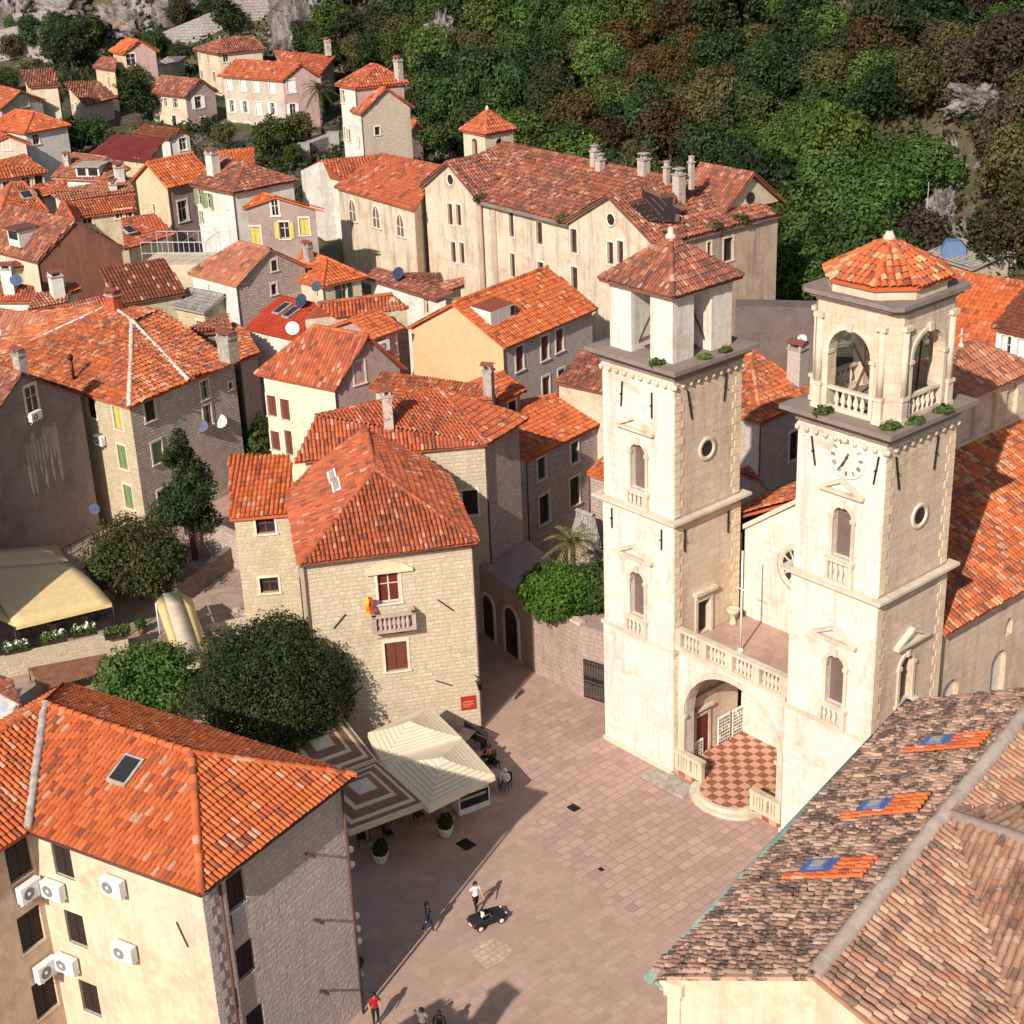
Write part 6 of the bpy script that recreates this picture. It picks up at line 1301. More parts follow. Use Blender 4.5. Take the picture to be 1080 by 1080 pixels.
wall_thing('retaining_wall', [un(776, 323, 9.0), un(792, 323, 9.0), un(870, 325, 9.0)], -.5, 9.0, 'roughwall', 'high rough streaked rock wall between left tower belfry and right tower', 'wall', 2.0)
wall_thing('retaining_wall', [un(205, 588), un(262, 650)], -.2, 2.4, 'rubble', 'old rubble wall with doorway beside the narrow stone house', 'wall', .6) if False else None
wall_thing('rubble_wall', [un(196, 575), un(262, 606)], -.2, 2.6, 'stone_pink', 'old rubble yard wall behind the conifer trunk', 'wall', .5)
wall_thing('rubble_wall', [un(190, 640), un(250, 596)], -.2, 1.5, 'rubble', 'low dark rubble wall sloping up beside the yellow strip awning', 'wall', .5)
wall_thing('rubble_wall', [un(225, 672), un(262, 664)], -.2, .7, 'stone_pale', 'low broken stone kerb wall at the foot of the narrow stone house', 'wall', .5)
wall_thing('terrace_wall', [un(-20, 722), un(30, 710), un(137, 688)], -.2, 1.3, 'stone_yellow', 'pale stone terrace wall under the row of flower boxes', 'wall', .55)
m = MB(); p0, p1 = un(36, 594, .8), un(98, 562, .8); m.bar(p0, p1, .04); m.bar(p0+np.array([0, 0, -.4]), p1+np.array([0, 0, -.4]), .03)
for k in range(6): q = p0+(p1-p0)*k/5; m.bar(q, q-np.array([0, 0, .8]), .03)
tag(m.build('handrail', M['iron']), 'black handrail at the foot of the grey gable', 'handrail')

# ------------------------------------------------------------------ canopies and cafe
def stripe_mat(name, cols, pos):
    m, nt, b = newmat(name); t = nt.nodes.new('ShaderNodeTexCoord'); sp = nt.nodes.new('ShaderNodeSeparateXYZ'); nt.links.new(t.outputs['UV'], sp.inputs[0]); rp = ramp(nt, cols, pos, 'CONSTANT'); nt.links.new(sp.outputs['Y'], rp.inputs[0])
    col = mix(nt, rp.outputs[0], (.4, .33, .26), mulv(nt, ramp_out(nt, nz(nt, objco(nt), 1.5, 5), .5, .8), .3)); nt.links.new(col, b.inputs['Base Color']); b.inputs['Roughness'].default_value = .9
    return m
cr, ln = (.72, .62, .44), (.36, .29, .2); P = [0]; Cc_ = [cr]
for k in range(1, 8): P += [k*.12, k*.12+.018]; Cc_ += [ln, cr]
M['canopy_cream'] = stripe_mat('cream_canopy', Cc_, P)
br_, wh = (.23, .125, .07), (.62, .53, .40); M['canopy_brown'] = stripe_mat('brown_striped_canopy', [wh, br_, wh, br_, wh, br_, wh], [0, .2, .42, .52, .74, .84, .95])
def umbrella(px4, mat, label, ze=2.75):
    q = [un(*p, ze) for p in px4]; c = sum(q)/4; o = empty('parasol', (c[0], c[1], 0), label, 'parasol', 'cafe parasols beside the palace'); m = MB(); ap = c+np.array([0, 0, .75]); top = [c+(p-c)*.06+np.array([0, 0, .70]) for p in q]
    for i in range(4):
        a, b = q[i], q[(i+1) % 4]; ta, tb = top[i], top[(i+1) % 4]; n = 6
        for k in range(n):
            f0, f1 = k/n, (k+1)/n; sag = lambda f: np.array([0, 0, -.07*math.sin(math.pi*f)])
            P0, P1, P2, P3 = ta+(a-ta)*f0+sag(f0), ta+(a-ta)*f1+sag(f1), tb+(b-tb)*f1+sag(f1), tb+(b-tb)*f0+sag(f0); m.poly([P0, P1, P2, P3], 0, [(0, f0), (0, f1), (1, f1), (1, f0)], True)
        ctr = (a+b)/2-c; od = ctr/np.linalg.norm(ctr)*.03
        m.poly([a, b, b+od-np.array([0, 0, .26]), a+od-np.array([0, 0, .26])], 0, [(0, .02), (1, .02), (1, .03), (0, .03)], True)
    m.poly(top, 0, [(0, .01)]*4, True); ob = m.build('canopy', M[mat], o); md = ob.modifiers.new('thick', 'SOLIDIFY'); md.thickness = .015
    m = MB(); m.bar((c[0], c[1], 0), ap, .045, 0, 8); 
    for p in q: m.bar(ap-np.array([0, 0, .12]), p+(c-p)*.03-np.array([0, 0, .05]), .018, 0, 4); m.bar(c+np.array([0, 0, -.35]), c+(p-c)*.5+np.array([0, 0, .3]), .014, 0, 4)
    m.build('pole', M['whitemetal'], o); m = MB(Frame(c-np.array([0, 0, ze]), (1, .3))); m.box(-.45, .45, -.45, .45, 0, .12); m.build('base', M['mortar_grey'], o)
umbrella([(388, 773), (453, 745), (487, 778), (402, 803)], 'canopy_cream', 'cream parasol nearest the palace wall, fully in sun')
umbrella([(402, 804), (488, 779.5), (522, 818), (452, 853)], 'canopy_cream', 'cream parasol at the outer corner of the cafe, half in shade')
umbrella([(362, 757), (397, 801), (318, 830), (285, 785)], 'canopy_brown', 'brown and white striped parasol partly under the round dark tree')
umbrella([(398, 802), (448, 847), (368, 877), (320, 832)], 'canopy_brown', 'brown and white striped parasol at the corner of the stone building')
def table(p, rz, lab, cloth=None, w=.8, l=.8, grp='cafe tables'):
    o = empty('table', p, lab, 'table', grp); fr = Frame(p, (math.cos(rz), math.sin(rz))); m = MB(fr); m.box(-w/2, w/2, -l/2, l/2, .72, .76); m.build('top', M[cloth or 'dark'], o)
    for sx in (-1, 1):
        for sy in (-1, 1): m = MB(fr); m.bar((sx*(w/2-.06), sy*(l/2-.06), 0), (sx*(w/2-.06), sy*(l/2-.06), .72), .025, 0, 6); m.build('leg', M['iron'], o)
def chair(p, rz, lab='dark cafe chair in the shade under the parasols', grp='dark cafe chairs under the parasols', mat='dark'):
    o = empty('chair', p, lab, 'chair', grp); fr = Frame(p, (math.cos(rz), math.sin(rz))); m = MB(fr); m.box(-.22, .22, -.22, .22, .43, .48); m.build('seat', M[mat], o); m = MB(fr); m.box(-.22, .22, .2, .24, .5, .9); m.build('backrest', M[mat], o)
    for sx in (-1, 1):
        for sy in (-1, 1): m = MB(fr); m.bar((sx*.19, sy*.19, 0), (sx*.19, sy*.19, .43 if sy < 0 else .9), .02, 0, 5); m.build('leg', M['iron'], o)
azP = math.atan2(1.8, 9.3)
table(un(428, 862), .4, 'dark cafe table at the front edge under the striped parasol', None); table(un(395, 878), .4, 'cafe table covered with brownish cloth at the wall corner of the stone building', 'r_grey', 1.1, 1.6)
for px, py, rz in ((415, 868, .4), (442, 866, 2.2), (436, 853, 3.5), (382, 890, .3), (410, 886, 2.)): chair(un(px, py), rz)
table(un(489, 789), -.5, 'cafe table with pale top beside the seated person in orange', 'mortar_grey', .8, 1.6)
o = empty('bench', un(499, 787), 'dark wooden slatted bench near the palace corner', 'bench'); fr = Frame(un(499, 784), (.72, -.69)); m = MB(fr); m.box(-.9, .9, -.2, .25, .42, .47); m.build('seat', M['dark'], o); m = MB(fr)
for k in range(3): m.box(-.9, .9, .26, .3, .55+k*.14, .65+k*.14)
m.build('backrest', M['dark'], o)
for s in (-1, 1): m = MB(fr); m.box(s*.8-.03, s*.8+.03, -.2, .25, 0, .42); m.build('leg', M['iron'], o)
table(un(524, 828), -.5, 'small cafe table in front of the seated man in white', 'mortar_grey', .7, .7)
p = un(485, 861); pr = un(517, 849); dx = pr-p; Lx = np.linalg.norm(dx); o = empty('display_case', p, 'white glass fronted ice cream display case under the outer cream parasol', 'display case'); fr = Frame(p, dx[:2]); m = MB(fr); m.box(0, Lx, 0, .9, 0, .25); m.box(0, Lx, .7, .9, .25, 1.15); m.box(0, .06, 0, .9, .25, 1.15); m.box(Lx-.06, Lx, 0, .9, .25, 1.15); m.box(0, Lx, 0, .06, .25, .33); m.box(0, Lx, 0, .9, 1.15, 1.2); m.build('case', M['whitemetal'], o)
m = MB(fr); m.box(.06, Lx-.06, .03, .05, .33, 1.1); m.build('glass_front', M['glass'], o); m = MB(fr)
for k in range(12): m.box(.12+k*(Lx-.3)/12, .12+(k+.7)*(Lx-.3)/12, .02, .03, .8, .95)
m.build('trays', M['cream'], o)
def leaf_np(blobs, n, size, up=.3, flat=1., fill=.25, seed=0, squash=.55):
    rg = np.random.default_rng(seed); B = np.array(blobs, float); vol = B[:, 3]**2; pk = rg.choice(len(B), n, p=vol/vol.sum()); dirs = rg.normal(size=(n, 3)); dirs /= np.linalg.norm(dirs, axis=1)[:, None]
    rad = np.where(rg.random(n) < fill, rg.uniform(.3, .85, n), rg.uniform(.82, 1.1, n))
    # lumpy surface
    lump = 1+.16*np.sin(dirs[:, 0]*7+pk)*np.cos(dirs[:, 1]*6+pk*2)+.1*np.sin(dirs[:, 2]*9+pk)
    c = B[pk, :3]+dirs*(B[pk, 3]*rad*lump)[:, None]*np.array([1, 1, flat])
    nn = dirs+rg.normal(size=(n, 3))*.55+np.array([0, 0, up]); nn /= np.linalg.norm(nn, axis=1)[:, None]
    t = np.cross(nn, rg.normal(size=(n, 3))); t /= np.linalg.norm(t, axis=1)[:, None]; q = np.cross(nn, t); s = size*rg.uniform(.6, 1.35, n)[:, None]
    V = np.stack([c-t*s, c-q*s*squash+nn*s*.12, c+t*s, c+q*s*squash+nn*s*.12], 1).reshape(-1, 3); F = np.arange(4*n).reshape(n, 4)
    rnd = np.clip(.5*rg.random(n)+.25*(np.sin(pk*12.9898)*.5+.5)+.25*rg.random(n), 0, 1)
    return V, F, rnd
def crown_blobs(rx, rz, k, cz, seed, r0=.42):
    rg = np.random.default_rng(seed); out = [(0, 0, cz, rx*.62)]
    for i in range(k):
        an = 2*math.pi*(i*.618+rg.random()*.3); el = rg.uniform(-.5, 1.); rr = rx*rg.uniform(.5, .72); out.append((rr*math.cos(an)*math.cos(el*.9), rr*math.sin(an)*math.cos(el*.9), cz+rz*math.sin(el*1.2)*.75, rx*rg.uniform(r0*.7, r0*1.15)))
    return out
M['l_dark'] = leafmat('leaves_dark', [(.013, .026, .008), (.027, .048, .013), (.048, .074, .02), (.085, .112, .033)])
M['l_green'] = leafmat('leaves_green', [(.024, .050, .010), (.046, .083, .016), (.08, .122, .026), (.13, .17, .044)])
M['l_lime'] = leafmat('leaves_bright', [(.024, .05, .008), (.044, .08, .013), (.075, .12, .02), (.12, .165, .036)], .3)
M['l_rust'] = leafmat('leaves_rust', [(.035, .030, .011), (.065, .044, .015), (.11, .062, .02), (.055, .055, .018)])
M['l_olive'] = leafmat('leaves_olive', [(.035, .042, .015), (.062, .066, .022), (.10, .095, .033), (.14, .115, .05)])
M['l_holm'] = leafmat('leaves_holm', [(.014, .026, .006), (.026, .042, .009), (.042, .062, .013), (.075, .095, .024)], .1)
M['l_brown'] = leafmat('scrub_brown', [(.035, .03, .018), (.05, .042, .024), (.07, .055, .03), (.042, .046, .02)])
def trunk_np(h, r, lean=.15, seed=0, limbs=4, spread=1.5):
    rg = random.Random(seed); m = MB(); a = np.zeros(3); top = np.array([rg.uniform(-lean, lean)*h, rg.uniform(-lean, lean)*h, h]); mid = top*.5+np.array([rg.uniform(-.1, .1), rg.uniform(-.1, .1), 0])
    m.bar(a-np.array([0, 0, .4]), mid, r, 0, 7, r*.75, False); m.bar(mid, top, r*.75, 0, 7, r*.45, False)
    for k in range(limbs): an = 6.28*k/limbs+rg.random(); s = mid+(top-mid)*rg.random(); m.bar(s, s+np.array([math.cos(an)*spread, math.sin(an)*spread, spread*rg.uniform(.6, 1.2)]), r*.4, 0, 5, r*.12, False)
    return m
PROTO = {}
def proto(kind, var, mat, n=6500, size=.2, rx=3.6, rz=2.8, hz=4.2, k=15):
    key = (kind, var)
    if key not in PROTO:
        V, F, rnd = leaf_np(crown_blobs(rx, rz, k, hz, var*7+len(mat), .34), n, size, seed=var+len(mat)*13); c = mesh_np('crown', V, F, M[mat], None, rnd); t = trunk_np(hz, .22, .08, var, 4, rx*.5).build('trunk', M['bark']); PROTO[key] = [c, t, True]
    return PROTO[key]
def tree(p, kind, mat, label, group=None, var=0, s=1., sz=None, cat='tree', name='tree', rz=None, **kw):
    c, t, fresh = proto(kind, var, mat, **kw); o = empty(name, p, label, cat, group, rz if rz is not None else random.uniform(0, 6.28)); o.scale = (s, s, sz or s)
    for q in (c, t):
        if PROTO[(kind, var)][2]: x = q
        else: x = q.copy(); C.objects.link(x)
        x.parent = o
    PROTO[(kind, var)][2] = False
    return o
# clutter of the courtyard
for i, (px, py, rz) in enumerate(((28, 672, .3), (62, 664, .5), (96, 655, .4))):
    table(un(px, py), rz, ('round edged dark table under the tan canopy, left end', 'dark table under the middle of the tan canopy', 'dark table under the right corner of the tan canopy')[i], 'dark', .8, .8, 'tables under the tan canopy')
    for k in range(3): chair(un(px, py)+np.array([.75*math.cos(rz+k*2.1), .75*math.sin(rz+k*2.1), 0]), rz+k*2.1-math.pi/2, 'pale wicker chair at a table under the tan canopy', 'wicker chairs under the tan canopy', 'wicker')
for i in range(26):
    px, py = random.uniform(205, 258), random.uniform(640, 690); p = un(px, py, .0); r = random.uniform(.12, .34); m = MB(); q = [(p[0]+r*math.cos(a)*random.uniform(.7, 1.2), p[1]+r*math.sin(a)*random.uniform(.7, 1.2)) for a in np.linspace(0, 6.28, 7)[:-1]]; m.prism(q, 0, r*.7); tag(m.build('loose_stone', M['stone_pale_plain']), 'loose pale stone lying in the rubble courtyard below the narrow stone house', 'stone', 'loose stones in the courtyard')
for i, (px, py, lab) in enumerate(((198, 690, 'potted plant beside the lower end of the strip awning'), (228, 700, 'potted plant between strip awning and big dark tree'), (150, 668, 'potted plant at the foot of the olive bushy tree'))):
    p = un(px, py); o = empty('potted_plant', p, lab, 'potted plant'); m = MB(); m.lathe(p, [(.2, 0), (.28, .35), (.3, .4), (.24, .4)], 0, 12); m.build('pot', M['r_pink_plain'], o); V, F, rn = leaf_np([(0, 0, .65, .35)], 350, .1, seed=i); c = mesh_np('plant', V, F, M['l_green'], None, rn); c.parent = o
# the wood on the hillside
HT = []
cand = []
rg = random.Random(3)
for iy in range(0, 44):
    for ix in range(-30, 40):
        x = ix*4.3+(iy % 2)*2.1+rg.uniform(-1.6, 1.6); y = 118+iy*3.9+rg.uniform(-1.6, 1.6); s = foot_dist(x, y)
        if s < .5: continue
        z = ground(x, y); px, py = proj((x, y, z+3)); 
        if not (-50 < px < 1130 and -60 < py < 420): continue
        if px < 345 and py < 75 and rg.random() < .5: continue
        if px < 330 and py > 60: continue
        if 330 < px < 420 and py < 45 and rg.random() < .4: continue
        if 330 < px < 440 and py > 60: continue
        if 985 < px < 1080 and 95 < py < 140 and rg.random() < .85: continue
        if 975 < px < 1020 and 140 < py < 245 and rg.random() < .8: continue
        if py > 235 and px > 965 and s < 6: continue
        if s > 85: continue
        cand.append((x, y, z, px, py))
LAB = {'dark': 'dark green broadleaf tree in the dense wood on the hillside', 'green': 'mid green leafy tree in the dense wood on the hillside', 'olive': 'olive yellow leafy tree in the dense wood on the hillside', 'rust': 'rust brown tree in the autumn tinted part of the hillside wood', 'brown': 'grey brown thin tree on the right side of the hillside wood', 'lime': 'bright green creeper covered tree on the hillside behind the towers'}
cand.sort(key=lambda c: c[1]); rg.shuffle(cand) if False else None
step = max(1, len(cand)/285.)
sel = [cand[int(i*step)] for i in range(int(len(cand)/step))] if step > 1 else cand
for x, y, z, px, py in sel:
    r = rg.random()
    if 640 < px < 770 and py < 200: kd = 'rust' if r < .42 else 'dark' if r < .7 else 'green' if r < .85 else 'olive'
    elif px > 960: kd = 'brown' if r < .3 else 'dark' if r < .6 else 'green' if r < .8 else 'olive'
    elif 820 < px < 960 and 130 < py < 300: kd = 'lime' if r < .3 else 'green'
    elif 770 < px: kd = 'dark' if r < .48 else 'green' if r < .84 else 'olive' if r < .94 else 'rust'
    else: kd = 'dark' if r < .48 else 'green' if r < .88 else 'olive' if r < .96 else 'rust'
    mt = {'dark': 'l_dark', 'green': 'l_green', 'rust': 'l_rust', 'brown': 'l_brown', 'lime': 'l_lime', 'olive': 'l_olive'}[kd]
    sc = rg.uniform(.7, 1.25)*(.7 if px < 345 else 1)*(1.05 if step > 1 else 1)
    tree((x, y, z-.8), 'w_'+kd, mt, LAB[kd], {'dark': 'dark green trees of the hillside wood', 'green': 'mid green trees of the hillside wood', 'olive': 'olive trees of the hillside wood', 'rust': 'rust brown trees of the hillside wood', 'brown': 'thin grey brown trees of the hillside', 'lime': 'bright creeper covered trees behind the towers'}[kd], rg.randrange(4), sc, sc*rg.uniform(.9, 1.2))
REP.append('hill trees %d of %d' % (len(sel), len(cand)))
# undergrowth
gx, gr = [], np.random.default_rng(5)
while len(gx) < 10500:
    x, y = gr.uniform(-95, 115), gr.uniform(95, 320); s = foot_dist(x, y)
    if s < 0 and not (x < 5 and y > 185 and noise.noise(Vector((x*.1, y*.1, 4))) > -.1): continue
    z = ground(x, y); px, py = proj((x, y, z))
    if not (-40 < px < 1120 and -40 < py < 420): continue
    if noise.noise(Vector((x*.12, y*.12, 9))) < -.05 and px < 345: continue
    if 970 < px < 1080 and 90 < py < 250 and noise.noise(Vector((x*.2, y*.2, 9))) < .1: continue
    gx.append((x, y, z+gr.uniform(0, .9)))
gx = np.array(gx); k = 5; n = len(gx)*k; cpt = np.repeat(gx, k, 0)+gr.normal(size=(n, 3))*np.array([.8, .8, .35]); nn = gr.normal(size=(n, 3))+np.array([0, -.3, .8]); nn /= np.linalg.norm(nn, axis=1)[:, None]; tt = np.cross(nn, gr.normal(size=(n, 3))); tt /= np.linalg.norm(tt, axis=1)[:, None]; qq = np.cross(nn, tt); ss = gr.uniform(.22, .5, n)[:, None]
V = np.stack([cpt-tt*ss, cpt-qq*ss*.6, cpt+tt*ss, cpt+qq*ss*.6], 1).reshape(-1, 3); M['l_under'] = leafmat('undergrowth_leaves', [(.015, .027, .009), (.03, .042, .014), (.05, .055, .02), (.065, .062, .026)])
u_ = mesh_np('undergrowth', V, np.arange(4*n).reshape(n, 4), M['l_under'], None, gr.random(n)); u_['kind'] = 'stuff'; u_['label'] = 'scrub and undergrowth covering the hillside'; u_['category'] = 'undergrowth'
# single trees of the town
def town_tree(px, py, s, kind, mat, label, z=None, sz=None, var=0, cat='tree', name='tree', **kw):
    p = hit_ground(px, py) if z is None else un(px, py, z); return tree(p, kind, mat, label, None, var, s, sz, cat, name, **kw)
for i, (px, py, s, mt, lab) in enumerate(((150, 130, .95, 'l_dark', 'dark green tree between the cream gable house and the beige house'), (139, 113, .9, 'l_green', 'green tree right below the pink tower house'), (50, 178, .8, 'l_green', 'leafy tree in front of the orange hipped roof at left'), (75, 172, .8, 'l_dark', 'dark tree beside the maroon roof, left one of two'), (100, 164, .75, 'l_green', 'bright tree touching the maroon roof from the left'),
        (78, 78, 1.1, 'l_dark', 'large dark tree above the low cream house'), (95, 62, 1.0, 'l_green', 'green tree left of the pink tower house'), (62, 62, .9, 'l_dark', 'dark tree beside the ruined fort wall'), (288, 165, .8, 'l_green', 'green tree below the large grey house entrance'), (316, 158, .7, 'l_olive', 'olive tinted bush in garden right of the grey house'), (238, 158, .55, 'l_olive', 'yellowish shrub between beige house and grey house'), (225, 148, .5, 'l_dark', 'small dark shrub at the corner of the mauve gable'),
        (408, 158, .85, 'l_green', 'green tree against the stone gable wing'), (345, 120, .5, 'l_green', 'small green bush beside the palm of the grey house'), (190, 66, .5, 'l_green', 'small bush by the grey flat shed'), (242, 40, .9, 'l_dark', 'round dark tree behind the faded orange hipped roof'), (450, 165, .8, 'l_green', 'green tree behind the church roof'), (475, 170, .8, 'l_dark', 'dark tree left of the bell turret'), (15, 68, .7, 'l_olive', 'olive shrub on the rocky slope at upper left'), (350, 50, 1.0, 'l_green', 'green tree above the broad dull red roof'), (8, 100, .6, 'l_green', 'green bush above the stone gable house at left'), (310, 178, .45, 'l_green', 'small bush at the annex of the church'))):
    town_tree(px, py, s, 'town_'+mt, mt, lab, var=i % 3, n=4600, size=.22, rx=3.4, rz=2.8, hz=3.8)
def dome_blobs(rx, rz, k, cz, rb, seed):
    rg = np.random.default_rng(seed); out = [(0, 0, cz, min(rx, rz)*.7)]
    for i in range(k):
        z = 1-1.75*(i+.5)/k; an = i*2.39996+rg.uniform(-.3, .3); q = math.sqrt(max(0, 1-z*z)); s = rg.uniform(.82, 1.1); r = rb*rg.uniform(.65, 1.25)
        out.append(((rx-r*.7)*q*math.cos(an)*s, (rx-r*.7)*q*math.sin(an)*s, cz+(rz-r*.6)*z*s, r))
    return out
M['l_bright'] = leafmat('leaves_yellow_green', [(.05, .12, .012), (.09, .19, .02), (.15, .28, .035), (.21, .35, .06)], .3)  # bright yellow-green is the garden bush's own leaf colour
M['l_mixed'] = leafmat('leaves_mixed', [(.025, .042, .011), (.05, .07, .017), (.085, .095, .027), (.13, .10, .045)])
def shrub(p, blobs, n, size, mat, label, name='shrub', cat='shrub', trunk=(1.2, .12), squash=.55, flat=1., fill=.25):
    o = empty(name, p, label, cat); V, F, r_ = leaf_np(blobs, n, size, seed=n, squash=squash, flat=flat, fill=fill); c = mesh_np('crown', V, F, M[mat], None, r_); c.parent = o
    t = trunk_np(trunk[0], trunk[1], .1, n % 7).build('trunk', M['bark']); t.parent = o; return o
shrub(un(288, 724, 4.6)*np.array([1, 1, 0]), dome_blobs(4.4, 3.3, 85, 4.6, 1.05, 4), 70000, .085, 'l_holm', 'huge round dark evergreen tree before the palace', 'tree', 'tree', (3.2, .3), fill=.15)
shrub(un(157, 716, 2.3)*np.array([1, 1, 0]), dome_blobs(2.9, 1.7, 34, 2.3, .95, 5), 15000, .12, 'l_green', 'green bushy tree left of the huge round evergreen', 'tree', 'tree', (2., .18))
shrub(un(150, 632, 0), dome_blobs(3.3, 2.5, 40, 3.0, .95, 6), 16000, .115, 'l_mixed', 'olive brown bushy tree below the grey gable', 'tree', 'tree', (2., .2))
shrub(un(172, 632, 0), crown_blobs(1.7, 1.4, 8, 2.2, 9, .5), 4000, .16, 'l_dark', 'dark bush under the olive brown bushy tree', 'bush', 'bush')
shrub(un(262, 500, 0), crown_blobs(2.2, 1.7, 10, 3.0, 8), 5000, .17, 'l_green', 'green bush behind the narrow stone house', 'bush', 'bush')
shrub(un(590, 640, gh), dome_blobs(2.3, 1.2, 34, 1.0, .7, 12), 15000, .12, 'l_bright', 'bright green bush overhanging the garden wall beside the left tower', 'bush', 'bush', (1., .12))
shrub(un(622, 640, gh), crown_blobs(1.6, 1.2, 10, 1.0, 13, .45), 9000, .12, 'l_green', 'green bush wedged between garden bush and left tower', 'bush', 'bush', (1., .1))
shrub(un(841, 318, 3), crown_blobs(3.0, 2.4, 12, 2.4, 15), 5000, .24, 'l_lime', 'round yellow green tree below the right end of the convent', 'tree', 'tree', (2., .2))
# conifer
p = un(206, 590, 0); o = empty('conifer', p, 'slim dark conifer with bare reddish trunk beside the stone house', 'tree'); bl = []
for k in range(34): t_ = k/33; rr = (2.1*(1-t_)**.6*(.75+.35*math.sin(k*2.1))+.15); an = k*2.4; bl.append((rr*.75*math.cos(an), rr*.75*math.sin(an), 2.9+t_*6.6, max(.3, rr*.48)))
V, F, r_ = leaf_np(bl, 14000, .13, seed=21, squash=.4); c = mesh_np('crown', V, F, M['l_holm'], None, r_); c.parent = o; t = trunk_np(8.5, .24, .01, 2, 0).build('trunk', M['rusty']); t.parent = o
M['l_palm'] = leafmat('palm_fronds', [(.05, .08, .02), (.08, .11, .03), (.14, .15, .05), (.19, .14, .06)])
def palm(p, h, L, label, n=26):
    o = empty('palm_tree', p, label, 'palm tree'); m = MB(); rr = random.Random(int(h*10))
    for k in range(8): m.bar((0, 0, h*k/8), (0, 0, h*(k+1)/8), .24-.01*k, 0, 8, .19-.01*k)
    t = m.build('trunk', M['bark']); t.parent = o; V = []; F = []
    for k in range(n):
        an = k*2.399; el = 1.2-1.9*(k/n); d = np.array([math.cos(an), math.sin(an), 0]); pts = []
        for j in range(7): u = j/6; pts.append(np.array([0, 0, h])+d*(L*u*math.cos(el*.8))+np.array([0, 0, L*(math.sin(el)*u-.55*u*u)]))
        sd = np.array([-d[1], d[0], 0])
        for j in range(6):
            for s in (-1, 1):
                for q in (0, .5):
                    a = pts[j]+(pts[j+1]-pts[j])*q; b = a+(pts[j+1]-pts[j])*.35; tip = a+sd*s*L*.2*(1-.5*abs(j-2)/4)+(pts[j+1]-pts[j])*.9-np.array([0, 0, .12]); i = len(V); V += [a, b, tip, (a+tip)/2-np.array([0, 0, .02])]; F.append((i, i+1, i+2, i+3))
    c = mesh_np('crown', np.array(V), np.array(F), M['l_palm'], None, RNG.random(len(F))); c.parent = o
palm(un(605, 612, gh), 2.6, 1.9, 'small palm rising from bright bush beside the left tower')
palm(hit_ground(341, 146), 6.5, 2.6, 'palm tree in front of the large grey house')
def weed(p, r, label, mat='l_green'):
    V, F, rn = leaf_np([(0, 0, r*.4, r*.7), (r*.8, .1, r*.3, r*.5), (-r*.7, 0, r*.25, r*.45)], 260, r*.3, seed=int(p[0]*100) % 999, fill=.5); o = mesh_np('weed_tuft', V, F, M[mat], None, rn); o.location = Vector(np.asarray(p, float).tolist()); tag(o, label, 'weed')
zc = S3+.42
for x, y, r, lab in ((-.9, -.25, .32, 'weed tuft on left tower cornice at its front corner'), (.15, 1.9, .3, 'weed tuft in belfry opening of the left tower'), (.2, 3.3, .28, 'flat weed patch on right side of left tower cornice'), (8.9, -.15, .36, 'weed tuft on right tower cornice below the front balustrade'), (12.1, .25, .36, 'weed tuft at front corner of the right tower cornice'), (12.45, 1.5, .34, 'weed tuft right of the front corner on the right tower cornice'), (12.5, 3.4, .36, 'weed tuft under side balustrade of the right tower')): weed(KF(x, y, zc), r, lab)
for a, b, lab in ((s1+.6, -.3, 'weed on convent eave beside the first gable'), (s2-.4, -.3, 'weed on convent eave left of the second gable'), (LEN-.3, 1.2, 'weed in convent gutter at the second gable corner'), (LEN+.2, 6.5, 'weed in convent gutter midway along the side wall'), (LEN+.2, 9.5, 'weed in convent gutter near the side pediment'), (LEN+.2, 14, 'weed at far end of the convent gutter')): weed(cv(a, b, CVZ+.1), .6, lab, 'l_olive')
# ------------------------------------------------------------------ awnings, planters, walls of the courtyard
M['tan'] = plain('tan_canvas', (.58, .44, .22), .85, 0, .08); M['yellowcanvas'] = plain('yellow_canvas', (.66, .52, .24), .85, 0, .08)
def canopy_mesh(name, rows, mat, parent, thick=.03):
    V = np.array([p for r_ in rows for p in r_]); k = len(rows[0]); F = np.array([(j*k+i, j*k+i+1, (j+1)*k+i+1, (j+1)*k+i) for j in range(len(rows)-1) for i in range(k-1)])
    o = mesh_np(name, V, F, M[mat], parent, None, True); md = o.modifiers.new('thick', 'SOLIDIFY'); md.thickness = thick; return o
cA, cB, cD, rL, rR = un(118.5, 636, 2.8), un(15, 661, 2.8), un(-60, 625, 2.8), un(-25, 600, 3.9), un(72, 592, 3.9); bk = un(60, 575, 2.9)
o = empty('canopy', (cA+cB)/2*np.array([1, 1, 0]), 'large tan fabric canopy over the terrace at the foot of the grey gable', 'canopy')
rows = []
for k in range(9):
    t_ = k/8; rows.append([(rR+(rL-rR)*u)*(1-t_)+(cA+(cB-cA)*u)*t_+np.array([0, 0, .28*math.sin(math.pi*t_)]) for u in np.linspace(0, 1, 9)])
canopy_mesh('front_slope', rows, 'tan', o)
rows = [[(rR+(rL-rR)*u)*(1-t_)+(bk+np.array([*(rL-rR)[:2], 0])*u)*t_ for u in np.linspace(0, 1, 5)] for t_ in np.linspace(0, 1, 4)]; canopy_mesh('rear_slope', rows, 'tan', o)
rows = [[rL*(1-u)+cB*u, rL*(1-u)+cD*u] for u in np.linspace(0, 1, 5)]; canopy_mesh('end_slope', rows, 'tan', o)
m = MB(); m.poly([cA, cB, cB-np.array([0, 0, .25]), cA-np.array([0, 0, .25])], 0, None, True); m.build('valance', M['yellowcanvas'], o)
for q in (cA, cB, bk): m = MB(); m.bar((q[0], q[1], 0), q, .05, 0, 8); m.build('post', M['iron'], o)
